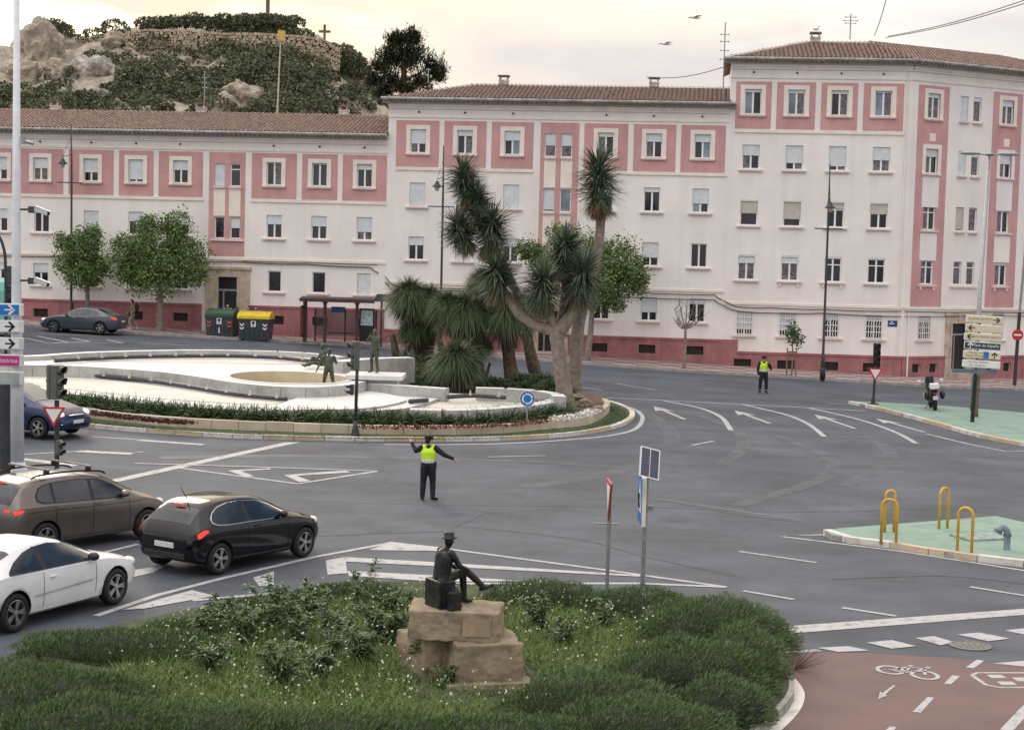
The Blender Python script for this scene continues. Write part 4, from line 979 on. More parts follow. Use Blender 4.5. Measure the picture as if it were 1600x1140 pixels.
# oval pool let into the upper tier: raised rim ring around a stained floor
n = 48; mb = MB(); ins = [pc + (p - pc) * .985 for p in pool]
mb.add([(p.x, p.y, gz(p.x, p.y) + H2 + .03) for p in ins] + [(pc.x + (p.x - pc.x) * 1.06, pc.y + (p.y - pc.y) * 1.10, gz(p.x, p.y) + H2 + .03) for p in pool] + [(p.x, p.y, gz(p.x, p.y) + H2 - .5) for p in ins] + [(pc.x + (p.x - pc.x) * 1.06, pc.y + (p.y - pc.y) * 1.10, gz(p.x, p.y) + H2 - .05) for p in pool], [(i, (i + 1) % n, n + (i + 1) % n, n + i) for i in range(n)], 0)
mb.add(mb.v[:4 * n], [(i, 2 * n + i, 2 * n + (i + 1) % n, (i + 1) % n) for i in range(n)], 1); mb.add(mb.v[:4 * n], [(n + i, n + (i + 1) % n, 3 * n + (i + 1) % n, 3 * n + i) for i in range(n)], 0); mb.build('pool_rim', [MARBLE, BASINT], fountain)
mb = MB(); mb.add([(p.x, p.y, gz(p.x, p.y) + H2 - .42) for p in ins], [tuple(range(n))]); mb.build('pool_floor', BASIN, fountain)
# floor stain by the far rim
sheet('basin_floor', spline([PH(q, H2) for q in [(60, 562), (200, 557), (350, 556.5), (470, 561), (520, 567), (420, 569), (250, 566)]], 5, True), H2 + .012, BASIN, fountain)
sheet('basin_floor', spline([PH(q, H1) for q in [(-60, 590), (60, 588), (150, 592), (260, 605), (350, 617), (440, 627), (400, 632), (250, 623), (100, 607)]], 5, True), H1 + .012, BASIN, fountain)
def rim(name, px, h0, h1, wd, m=MARBLE, side=MARBLEG, ln=None):
    c_ = cut(spline([PH(q, h1) for q in px], 10), ln or 1.1)
    for a, b in zip(c_, c_[1:]):
        d = b - a; d.z = 0; d.normalize(); nn = Vector((-d.y, d.x, 0)) * wd; g = .006
        q = [a + d * g, b - d * g, b - d * g + nn, a + d * g + nn]; mb = MB()
        z = [gz(v.x, v.y) for v in q]
        mb.add([(v.x, v.y, k + h0) for v, k in zip(q, z)] + [(v.x, v.y, k + h1) for v, k in zip(q, z)], [(4, 5, 6, 7)], 0)
        mb.add([(v.x, v.y, k + h0) for v, k in zip(q, z)] + [(v.x, v.y, k + h1) for v, k in zip(q, z)], [(0, 1, 5, 4), (1, 2, 6, 5), (2, 3, 7, 6), (3, 0, 4, 7)], 1)
        mb.build(name, [m, side], fountain)
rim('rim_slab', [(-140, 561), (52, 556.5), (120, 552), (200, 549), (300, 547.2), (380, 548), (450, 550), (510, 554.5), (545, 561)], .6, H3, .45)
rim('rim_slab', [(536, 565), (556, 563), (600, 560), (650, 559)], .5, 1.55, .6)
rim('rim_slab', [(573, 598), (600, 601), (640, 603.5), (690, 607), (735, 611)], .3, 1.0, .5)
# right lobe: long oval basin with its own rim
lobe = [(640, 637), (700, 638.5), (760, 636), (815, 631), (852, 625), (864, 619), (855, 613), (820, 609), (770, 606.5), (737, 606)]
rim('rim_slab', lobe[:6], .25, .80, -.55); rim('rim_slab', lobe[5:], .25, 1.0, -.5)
sheet('basin_floor', spline([PH(q, .6) for q in [(640, 634), (760, 632), (850, 621), (810, 612), (735, 611), (660, 612)]], 5, True), .5, BASIN, fountain)
# plinth slab for the standing bronze
c1 = PH((588, 585), 1.25); mb = MB(); mb.box((c1.x, c1.y, c1.z - .05), (2.2, 2.2, .16)); mb.box((c1.x + .1, c1.y + .1, c1.z - .5), (1.5, 1.6, .75)); mb.build('statue_plinth', MARBLE, fountain)
# nozzle pipes
PIPE = mat('nozzle_pipe', (.05, .055, .07), .5, .2, 6); NOZ = mat('lime_scaled_nozzle', (.55, .50, .42), .8, .2, 9)
qn = MB(); qn.tube([(0, 0, -.05), (0, 0, .16)], [.045, .03], 6); qn.box((0, 0, .0), (.16, .12, .05)); NOZM = qn.mesh('nozzle', NOZ)
for px_, h in ([(20, 580), (80, 578.5), (118, 581), (142, 586), (190, 590), (236, 595), (290, 603), (350, 613), (400, 619), (448, 623.5)], H1 + .12), ([(86, 563.5), (150, 560), (230, 557), (350, 556), (430, 558.5), (486, 564)], H2 + .12), ([(640, 627), (668, 625)], H1 + .1), ([(700, 620), (740, 618), (790, 621)], .75):
    c_ = spline([PH(q, h) for q in px_], 8); q = MB(); q.tube(c_, .085, 7); q.build('pipe', PIPE, fountain, True)
    for p in cut(c_, 1.15)[1:]: link('nozzle', NOZM, fountain, (p.x, p.y - .05, p.z + .05), random.uniform(0, 3))

# ---- three bronzes on the fountain
BRONZE = mat('green_bronze', (.10, .12, .085), .5, .3, 7, .2, 40, metal=.5, col2=(.045, .05, .035))
def bronze(name, label, px, h, J, hgt, face_rz, voxel=.018):
    p = PH(px, h); o = link(name, fuse(name, body_bones(J, s=hgt / 1.75), [BRONZE], voxel), None, (p.x, p.y, p.z), face_rz); tag(o, label, 'statue', 'bronze figures on the fountain'); return o
bronze('bronze_statue', 'green bronze figure standing legs apart on the white lower terrace', (513, 612.5), .70, stand(1.66, le=(-.30, -.05, 1.17), lw=(-.17, .12, 1.30), re=(.34, -.05, 1.16), rw=(.46, .02, .90), spread=.21, lk=(-.17, .02, .48), rk=(.17, .02, .48)), 1.66, R(185))
bronze('bronze_statue', 'green bronze figure standing on the square slab by the palms, arms raised', (585, 582), 1.28, stand(1.72, le=(-.27, .16, 1.28), lw=(-.10, .2, 1.50), re=(.27, .12, 1.26), rw=(.12, .2, 1.46), spread=.14, lk=(-.12, .05, .48)), 1.72, R(150))
Js = dict(pelvis=(0, 0, .12), chest=(0, -.02, .46), neck=(0, 0, .66), head=(0, .02, .79), ls=(-.18, 0, .60), rs=(.18, 0, .60), le=(-.26, -.1, .34), lw=(-.26, .05, .12), re=(.24, .1, .36), rw=(.15, .26, .28), lh=(-.09, .02, .1), rh=(.09, .02, .1),
          lk=(-.16, .42, .16), rk=(.12, .38, .34), la=(-.22, .80, .06), ra=(.14, .55, .06), lt=(-.25, .93, .08), rt=(.14, .70, .04), face=(0, 1, 0))
bronze('bronze_statue', 'green bronze figure sitting on the fountain edge, legs stretched out', (504, 572), H2 + .1, Js, 1.75, R(110))
# ================================================================== vegetation
def leaf_mat(name, c1, c2, rough=.55): return mat(name, c1, rough, col2=c2, island=True, spec=.3)
def blades(base, dirs, length, width, droop=0.0, seg=2, roll=None):
    """many blades at once: base (n,3), dirs (n,3) unit, length (n,), width (n,). Returns V, F (quads + tip)"""
    n = len(base); up = np.array([0, 0, 1.0]); side = np.cross(dirs, up); ln = np.linalg.norm(side, axis=1, keepdims=True); side = np.where(ln > 1e-3, side / np.maximum(ln, 1e-6), [1, 0, 0])
    if roll is not None:
        nrm = np.cross(side, dirs); side = side * np.cos(roll)[:, None] + nrm * np.sin(roll)[:, None]
    Vs = []
    for k in range(seg + 1):
        t = k / seg; c = base + dirs * (length * t)[:, None]; c = c - up * (droop * length * t * t)[:, None] if np.ndim(droop) else c - up * (droop * length * t * t)[:, None]
        wk = width * (1 - t * .92) * (.6 if k == 0 else 1)
        Vs += [c - side * wk[:, None] / 2, c + side * wk[:, None] / 2]
    V = np.stack(Vs, axis=1).reshape(-1, 3); m = 2 * (seg + 1); F = []
    for k in range(seg): F.append(np.arange(n)[:, None] * m + np.array([2 * k, 2 * k + 1, 2 * k + 3, 2 * k + 2]))
    return V, np.concatenate(F)
def rand_dirs(n, zlo=-1.0, zhi=1.0):
    z = rng.uniform(zlo, zhi, n); a = rng.uniform(0, 2 * np.pi, n); r = np.sqrt(1 - z * z); return np.stack([r * np.cos(a), r * np.sin(a), z], 1)
def merge(parts):
    Vs, Fs, o = [], [], 0
    for V, F in parts: Vs.append(V); Fs.append(F + o); o += len(V)
    return np.concatenate(Vs), np.concatenate(Fs)
def leaves(cen, size, dirs=None):
    """small folded leaf quads (diamond) at points"""
    n = len(cen); d = rand_dirs(n) if dirs is None else dirs; a = rand_dirs(n); s = np.cross(d, a); s /= np.maximum(np.linalg.norm(s, axis=1, keepdims=True), 1e-6); sz = size[:, None]
    V = np.stack([cen - d * sz * .6, cen + s * sz * .42, cen + d * sz * .6, cen - s * sz * .42], 1).reshape(-1, 3)
    return V, np.arange(n * 4).reshape(-1, 4)
YUC = leaf_mat('yucca_blade', (.16, .20, .125), (.05, .068, .046), .5); YUCD = leaf_mat('yucca_dead_blade', (.24, .16, .075), (.12, .085, .04), .7)
NOL = leaf_mat('ponytail_blade', (.13, .175, .08), (.035, .052, .025), .5); BARK = mat('pale_bark', (.30, .25, .21), .9, .25, 5, .8, 14, col2=(.16, .135, .115)); BARKD = mat('dark_bark', (.10, .075, .055), .95, .3, 6, .9, 12)
PLEAF = leaf_mat('plane_leaf', (.17, .25, .075), (.055, .095, .03), .5); HEDGE = leaf_mat('hedge_blade', (.085, .14, .05), (.02, .04, .014), .5)
SCRUB = leaf_mat('scrub_leaf', (.145, .16, .09), (.05, .062, .036), .7); PINEM = leaf_mat('pine_needle', (.075, .09, .045), (.02, .028, .016), .7)
JUN = leaf_mat('juniper_sprig', (.14, .205, .075), (.032, .058, .024), .6); WEED = leaf_mat('weed_leaf', (.14, .20, .085), (.045, .075, .032), .55); GRB = leaf_mat('tall_grass', (.18, .26, .06), (.06, .10, .025), .55)
def yucca_head(parent, c, r, axis=(0, 0, 1), n=420, elong=1.0, dead=.15):
    c = np.array(c); ax = np.array(Vector(axis).normalized()); d = rand_dirs(n)
    keep = (d @ ax) > -.75; d = d[keep]; n = len(d); off = rng.uniform(-.5, .5, n)[:, None] * ax * r * (elong - .55) * 1.5
    ln = r * rng.uniform(.82, 1.08, n) * (1 - .12 * (d @ ax < -.2)); V, F = blades(c + off + d * r * .08, d, ln, np.full(n, r * .085), .10, 2, rng.uniform(-.4, .4, n))
    link('leaf_rosette', np_mesh('leaf_rosette', V, F, YUC), parent)
    m = int(n * dead * 1.6); d2 = rand_dirs(m, -.95, -.3); d2 = d2 - ax * .5; d2 /= np.linalg.norm(d2, axis=1, keepdims=True)
    V, F = blades(c - ax * r * .35 * elong + d2 * r * .05, d2, r * rng.uniform(.55, .85, m), np.full(m, r * .07), .12, 2)
    link('dead_leaves', np_mesh('dead_leaves', V, F, YUCD), parent)
def branch(parent, pts, rs, m=BARK, name='trunk'):
    p = spline(pts, 6); r = np.interp(np.linspace(0, len(rs) - 1, len(p)), range(len(rs)), rs) * rng.uniform(.95, 1.05, len(p)); q = MB(); q.tube(p, list(r), 10); return q.build(name, m, parent, True)
YY = P(885, 634, .3).y
def yp(x, y, dy=0): return AT(x, y, YY + dy)
yuc = thing('yucca_tree', 'large branching yucca with pale trunks and spiky rosettes on the roundabout', 'tree')
px2m = YY / 2600.0
branch(yuc, [yp(886, 645), yp(880, 600), yp(874, 560), yp(869, 515)], [.38, .32, .29, .28])
branch(yuc, [yp(869, 518), yp(840, 509), yp(812, 490), yp(795, 468), yp(783, 445)], [.24, .2, .19, .17, .13], name='branch')
branch(yuc, [yp(868, 520), yp(862, 496), yp(852, 470)], [.2, .16, .14], name='branch')
branch(yuc, [yp(872, 518), yp(888, 500), yp(902, 478), yp(906, 450)], [.28, .24, .22, .16], name='branch')
branch(yuc, [yp(872, 518, .4), yp(880, 492, .6), yp(884, 450, .8), yp(884, 410, .8)], [.26, .22, .18, .15], name='branch')
branch(yuc, [yp(818, 495, .5), yp(806, 455, .8), yp(790, 420, .9), yp(776, 390, .9), yp(760, 370, .9), yp(735, 320, 1)], [.18, .16, .15, .14, .13, .12], name='branch')
branch(yuc, [yp(898, 610, 1.5), yp(900, 560, 1.5), yp(905, 500, 1.5), yp(922, 440, 1.5), yp(934, 395, 1.5), yp(939, 335, 1.5), yp(938, 300, 1.5)], [.30, .26, .25, .23, .2, .18, .17])
k = px2m
for x, y, r, ax, el, dy in [(936, 285, 40, (0, 0, 1), 1.35, 1.5), (727, 285, 33, (-.3, 0, 1), 1.2, 1), (748, 318, 28, (-.2, -.3, 1), 1.1, .8), (721, 360, 33, (-.7, -.2, 1), 1.1, .8), (768, 362, 36, (.1, -.4, 1), 1.25, .8), (778, 432, 36, (-.4, -.5, 1), 1.1, 0), (848, 448, 35, (-.1, -.5, 1), 1.15, -.3), (883, 392, 34, (0, -.2, 1), 1.15, .8), (908, 435, 37, (.2, -.4, 1), 1.2, 0)]:
    p = yp(x, y, dy); yucca_head(yuc, p, r * k * 1.17, ax, 900, el, .45 if y > 380 or x > 900 else .25)
# ponytail palms: grassy drooping heads
def pony(label, base_px, heads, trunk_r, lean, dy=0, nb=2600):
    b = P(*base_px, .25); t = thing('ponytail_palm', label, 'palm', tuple(b), 0, 'ponytail palms on the roundabout')
    for (x, y, r) in heads:
        c = AT(x, y, b.y + dy) - b; R_ = r * b.y / 2600.0
        branch(t, [Vector((0, 0, -.1)), Vector((c.x * .35 + lean, 0, max(.1, c.z * .45))), Vector((c.x, c.y, c.z))], [trunk_r, trunk_r * .8, trunk_r * .55], BARKD if trunk_r > .25 else BARK)
        d = rand_dirs(nb, -.15, 1.0); ln = R_ * rng.uniform(.8, 1.15, nb)
        V, F = blades(np.array(c) + d * R_ * .12, d, ln, np.full(nb, .05), rng.uniform(.25, .95, nb), 4, rng.uniform(-.6, .6, nb)); link('foliage', np_mesh('foliage', V, F, NOL), t)
        d = rand_dirs(nb // 3, -.9, -.1); V, F = blades(np.array(c) + d * R_ * .1, d, R_ * rng.uniform(.6, .95, nb // 3), np.full(nb // 3, .05), .55, 3); link('dry_skirt', np_mesh('dry_skirt', V, F, leaf_mat('dry_skirt_blade', (.08, .07, .04), (.025, .024, .015))), t)
pony('tall ponytail palm at the left of the palm clump, beside the bus shelter', (660, 588), [(640, 462, 42), (672, 470, 38), (652, 512, 34)], .42, .1)
pony('ponytail palm with the widest grassy head in the middle of the clump', (722, 596), [(728, 486, 50), (757, 440, 34), (700, 478, 36), (738, 532, 36)], .34, 0)
pony('short round ponytail palm drooping to the ground in front of the clump', (712, 612), [(713, 562, 50)], .3, 0, 0, 2200)
pony('ponytail palm on a thick pale trunk left of the yucca', (802, 600), [(790, 490, 46)], .36, -.1)
pony('slim ponytail palm on a leaning trunk just behind the yucca', (840, 592), [(820, 480, 42)], .33, -.2, .6, 1000)
# aloe and agave, rocks and low shrubs of the bed
def shrub(name, label, c, rx, ry, rz, n, m, size, group=None, cat='shrub', up=.25):
    t = thing(name, label, cat, tuple(c), 0, group); d = rand_dirs(n, -.1, 1); rr = rng.uniform(.55, 1.0, n) ** .6
    lump = 1 + .18 * np.sin(d[:, 0] * 7 + c[0]) * np.cos(d[:, 1] * 6 + c[1]); cen = d * np.array([rx, ry, rz]) * (rr * lump)[:, None]
    dd = d + rand_dirs(n) * .7 + np.array([0, 0, up]); dd /= np.linalg.norm(dd, axis=1, keepdims=True)
    V, F = blades(cen, dd, rng.uniform(.7, 1.3, n) * size, np.full(n, size * .22), .2, 2, rng.uniform(-1, 1, n)); link('foliage', np_mesh('foliage', V, F, m), t)
    q = MB(); q.sphere((0, 0, -.02), (rx * .72, ry * .72, rz * .74), n=14, k=8); q.build('inner_twigs', SCRUB, t, True); return t
for (x, y, rx, rz, lab) in [(640, 592, 1.15, 1.1, 'dark green bushy shrub left of the round palm'), (675, 604, .9, .5, 'low shrub at the foot of the round palm'), (770, 608, .8, .45, 'low shrub between the palm trunks'), (815, 607, .8, .6, 'shrub behind the blue roundabout sign'), (850, 612, .9, .75, 'shrub at the left foot of the yucca trunk'), (872, 618, .7, .6, 'small shrub touching the yucca trunk')]:
    shrub('shrub', lab, P(x, y, .3), rx, rx * .9, rz, 1500, HEDGE, .22)
ALOE = leaf_mat('aloe_leaf', (.17, .17, .12), (.07, .06, .04), .6)
for x, y, s, lab in [(622, 588, 1.0, 'tall aloe with withered leaves at the left end of the palm clump'), (756, 596, .55, 'small aloe beside the round palm')]:
    b = P(x, y, .3); t = thing('aloe', lab, 'plant', tuple(b)); branch(t, [Vector((0, 0, -.1)), Vector((-.15 * s, 0, 1.1 * s)), Vector((-.3 * s, 0, 1.9 * s))], [.2 * s, .17 * s, .13 * s], BARKD)
    branch(t, [Vector((0.05, 0, -.1)), Vector((.3 * s, .1, .9 * s)), Vector((.45 * s, 0, 1.5 * s))], [.16 * s, .13 * s, .1 * s], BARKD)
    for c in ((-.3, 0, 1.9), (.45, 0, 1.5), (-.05, -.2, 1.0)):
        n_ = 60; d = rand_dirs(n_, -.5, .9); V, F = blades(np.array(c) * s, d, rng.uniform(.6, 1.0, n_) * s, np.full(n_, .11 * s), .35, 3); link('leaves', np_mesh('leaves', V, F, ALOE), t)
ROCK = mat('bed_rock', (.30, .26, .21), .9, .25, 3, .6, 10)
def rock_mesh(seed, s=(1, .8, .6)):
    from mathutils import noise as mnz
    bm = bmesh.new(); bmesh.ops.create_icosphere(bm, subdivisions=4, radius=1); rr = random.Random(seed); ph = [rr.uniform(0, 6) for _ in range(6)]
    for v in bm.verts:
        c = v.co; k = 1 + .16 * math.sin(3 * c.x + ph[0]) * math.cos(3 * c.y + ph[1]) + .1 * math.sin(6 * c.z + ph[2]) + .06 * math.sin(11 * c.x + ph[3]) * math.sin(9 * c.y + ph[4]) + .30 * mnz.fractal(c * 1.6 + Vector((seed, 0, 0)), .8, 2.1, 5) - .16 * abs(mnz.noise(c * 3.1 + Vector((0, seed, 0)))); v.co = Vector((c.x * s[0], c.y * s[1], c.z * s[2])) * k
    me = bpy.data.meshes.new('rock'); bm.to_mesh(me); bm.free(); me.materials.append(ROCK); return me
for i, (x, y, r, lab) in enumerate([(935, 642, .24, 'grey rock near the tip of the flower bed'), (915, 632, .3, 'brown rock right of the yucca trunk'), (902, 622, .26, 'rock behind the yucca trunk'), (772, 600, .32, 'pale rock between the palm trunks'), (858, 602, .35, 'rock left of the yucca trunk'), (838, 607, .3, 'brown rock under the slim palm')]):
    p = P(x, y, .35); o = tag(link('rock', rock_mesh(i), None, (p.x, p.y, p.z + r * .2), i), lab, 'rock'); o.scale = (r, r, r)
# hedge of strappy leaves between the low wall and the fountain, red and white flowers
hp = spline([P(*q, .3) for q in [(-60, 628), (60, 633), (130, 640), (230, 651), (350, 659), (490, 664), (640, 667), (760, 665), (840, 658), (890, 650), (902, 642)]], 12)
hc = cut(hp, .12); V_, F_ = [], []
base = []
for i, p in enumerate(hc):
    t = (hc[min(i + 1, len(hc) - 1)] - hc[max(i - 1, 0)]).normalized(); nn = Vector((-t.y, t.x, 0)); nn = nn if nn.dot(icen - p) > 0 else -nn
    for _ in range(70): q = p + nn * (random.uniform(.26, 1.35)) + t * random.uniform(-.1, .1); base.append((q.x, q.y, gz(q.x, q.y) + .33))
base = np.array(base); n = len(base); d = rand_dirs(n, .25, 1.0); V, F = blades(base, d, rng.uniform(.5, .95, n), np.full(n, .06), .35, 2, rng.uniform(-1, 1, n))
hedge = stuff(link('flower_bed_hedge', np_mesh('flower_bed_hedge', V, F, HEDGE))); hedge['label'] = 'strappy green hedge round the fountain'
def flowers(name, px, wd, n, m, size, hgt, lab):
    pl = cut(spline([P(*q, .34) for q in px], 10), .05); b = []
    for _ in range(n):
        p = random.choice(pl); b.append((p.x + random.uniform(-wd, wd), p.y + random.uniform(-wd, wd), p.z + random.uniform(.02, hgt)))
    b = np.array(b); V, F = leaves(b, np.full(n, size) * rng.uniform(.7, 1.3, n)); o = stuff(link(name, np_mesh(name, V, F, m))); o['label'] = lab
flowers('red_flowers', [(560, 670), (640, 671), (740, 669), (800, 666), (858, 660)], .16, 900, leaf_mat('red_petal', (.16, .03, .03), (.07, .015, .02)), .07, .16, 'band of red flowers in front of the hedge')
flowers('dark_red_groundcover', [(100, 643), (139, 648), (236, 659), (300, 664)], .22, 2200, leaf_mat('dark_red_leaf', (.12, .035, .03), (.05, .02, .02)), .07, .14, 'dark red ground cover left')
flowers('white_flowers', [(864, 658), (890, 656), (912, 652), (928, 646)], .2, 700, leaf_mat('white_petal', (.75, .75, .72), (.5, .52, .48)), .09, .2, 'white flowers at the bed tip')
# grass strip outside the wall and on the far side of the island
def grass_strip(name, px, wd, n, hgt, h0=.12):
    pl = cut(spline([P(*q, h0) for q in px], 10), .05); b = np.array([(p.x + random.uniform(-wd, wd), p.y + random.uniform(-wd, wd), p.z) for p in random.choices(pl, k=n)])
    d = rand_dirs(n, .5, 1); V, F = blades(b, d, rng.uniform(.5, 1.2, n) * hgt, np.full(n, .022), .2, 1); stuff(link(name, np_mesh(name, V, F, HEDGE)))
grass_strip('far_grass_edge', [(-60, 586), (60, 583), (150, 581), (250, 581)], .6, 9000, 1.0, .2)
grass_strip('grass_verge', [(110, 657), (236, 669), (350, 677), (550, 684), (712, 684.5), (860, 677), (932, 667), (962, 655), (968, 645), (950, 634)], .3, 12000, .07)
# ---- plane trees
def plane_tree(label, base_px, crown, tr, nleaf, h0=.14, group='plane trees on the pavement', leafm=PLEAF, lsz=.125, nbr=9, bark=BARK):
    b = P(*base_px, h0); t = thing('plane_tree', label, 'tree', tuple(b), 0, group); k = b.y / 2600.0
    cl = [(Vector(AT(x, y, b.y + dy)) - b, r * k) for x, y, r, dy in crown]
    top = min(c.z for c, _ in cl); fork = Vector((cl[0][0].x * .15, 0, max(top * .9, 1.2)))
    q = MB(); q.tube(spline([Vector((0, 0, -.2)), fork * .5 + Vector((.05, 0, 0)), fork], 5), [tr * 1.15 - tr * .04 * i for i in range(11)], 9); q.build('trunk', bark, t, True)
    q = MB()
    for c, r in cl: q.tube(spline([fork * .92, (fork + c) * .5 + Vector((random.uniform(-.2, .2), 0, .15)), c], 4), [tr * .6 - tr * .055 * i for i in range(9)], 6)
    pts = []; 
    tot = sum(r ** 2 for _, r in cl)
    for c, r in cl:
        n = int(nleaf * r * r / tot); ncl = max(6, int(n / 45)); cc = np.array(c) + rand_dirs(ncl) * (r * rng.uniform(.25, 1.0, ncl) ** .6)[:, None] * np.array([1, 1, .85])
        for e in cc[:: max(1, len(cc) // 7)]: q.tube([c, Vector(e)], [tr * .12, tr * .03], 5)
        idx = rng.integers(0, ncl, n); pts.append(cc[idx] + rng.normal(0, .24 * max(r, .8), (n, 3)) * .8)
    q.build('branches', bark, t, True); pts = np.concatenate(pts); V, F = leaves(pts, rng.uniform(.6, 1.25, len(pts)) * lsz); link('crown', np_mesh('crown', V, F, leafm), t)
    return t
plane_tree('small leafy plane tree in front of the lamp post on the left', (136, 508), [(128, 385, 32, 0), (108, 410, 24, -.5), (148, 420, 30, .3), (130, 432, 28, -.6), (140, 365, 18, 0), (100, 375, 16, 0)], .14, 9500)
plane_tree('big leafy plane tree between the grey car and the green container', (249, 517), [(245, 390, 46, 0), (205, 405, 38, -.4), (290, 405, 38, .3), (250, 430, 42, -.7), (215, 430, 30, .5), (300, 425, 26, -.3), (275, 350, 26, 0), (230, 355, 24, 0), (190, 380, 18, 0)], .2, 20000)
plane_tree('leafy plane tree behind the yucca in front of the middle block', (917, 563), [(960, 410, 42, 0), (910, 400, 40, .4), (860, 410, 38, .3), (985, 430, 30, -.3), (935, 450, 38, -.5), (830, 395, 26, .4), (880, 370, 24, 0), (960, 470, 22, 0), (1000, 445, 18, 0)], .17, 20000)
def bare_tree(label, px, fork_px, tips):
    b = P(*px, .14); t = thing('bare_tree', label, 'tree', tuple(b)); f = AT(*fork_px, b.y) - b; q = MB(); q.tube(spline([Vector((0, 0, -.1)), f * .5 + Vector((.03, 0, 0)), f], 4), [.11, .1, .095, .09, .085, .08, .075, .07, .07], 8); q.build('trunk', BARK, t, True); q = MB()
    for x, y in tips:
        e = AT(x, y, b.y + random.uniform(-.8, .8)) - b; m_ = f.lerp(e, .5) + Vector((0, 0, -.12)); q.tube(spline([f, m_, e], 4), [.05 - .0048 * i for i in range(9)], 5)
        for _ in range(6):
            s_ = f.lerp(e, random.uniform(.35, .9)); q.tube([s_, s_ + Vector((random.uniform(-.5, .5), random.uniform(-.4, .4), random.uniform(.2, .8)))], [.015, .005], 4)
    q.build('branches', BARK, t, True)
bare_tree('leafless young tree on the pavement in front of the middle block', (1068, 575), (1071, 513), [(1052, 480), (1060, 465), (1074, 468), (1086, 474), (1098, 482), (1050, 494), (1100, 494), (1090, 502), (1056, 504)])
sp_ = plane_tree('small staked sapling beside the far traffic officer', (1236, 587), [(1239, 522, 9, 0), (1237, 512, 6, 0), (1243, 530, 7, 0)], .045, 420, leafm=WEED, lsz=.14)
q = MB()
for dx in (-.25, .25): q.tube([(dx, 0, -.1), (dx, 0, 1.5)], .035, 6)
q.b2((-.25, -.03, 1.25), (.25, .03, 1.32)); q.build('stake', mat('wood_stake', (.25, .17, .10), .85, .2, 6), sp_)
# ================================================================== vehicles
def paint(name, col, metal=.3, rough=.28, coat=.35): return mat(name, col, rough, .04, 2, metal=metal, coat=coat, spec=.5)
CGLASS = mat('car_glass', (.016, .024, .036), .04, .3, 1, spec=.7); TYRE = mat('tyre_rubber', (.016, .016, .016), .8, .2, 8); RIM = mat('alloy_rim', (.42, .42, .43), .3, .08, 8, metal=.8)
WELL = mat('wheel_well', (.008, .008, .008), .9); CHROME = mat('chrome_trim', (.65, .65, .66), .15, .05, metal=1.0)
BRAKE = mat('lit_brake_lamp', (.55, .02, .015), .2, .1, emit=((1, .08, .05), .5)); REDL = mat('red_lamp', (.40, .02, .02), .2, .1); LAMPC = mat('clear_lamp', (.75, .75, .72), .12, .1, spec=.8)
HEADON = mat('lit_headlamp', (.8, .78, .7), .2, .05, emit=((1, .93, .8), .5)); PLATE = mat('number_plate', (.6, .6, .58), .5, .1)
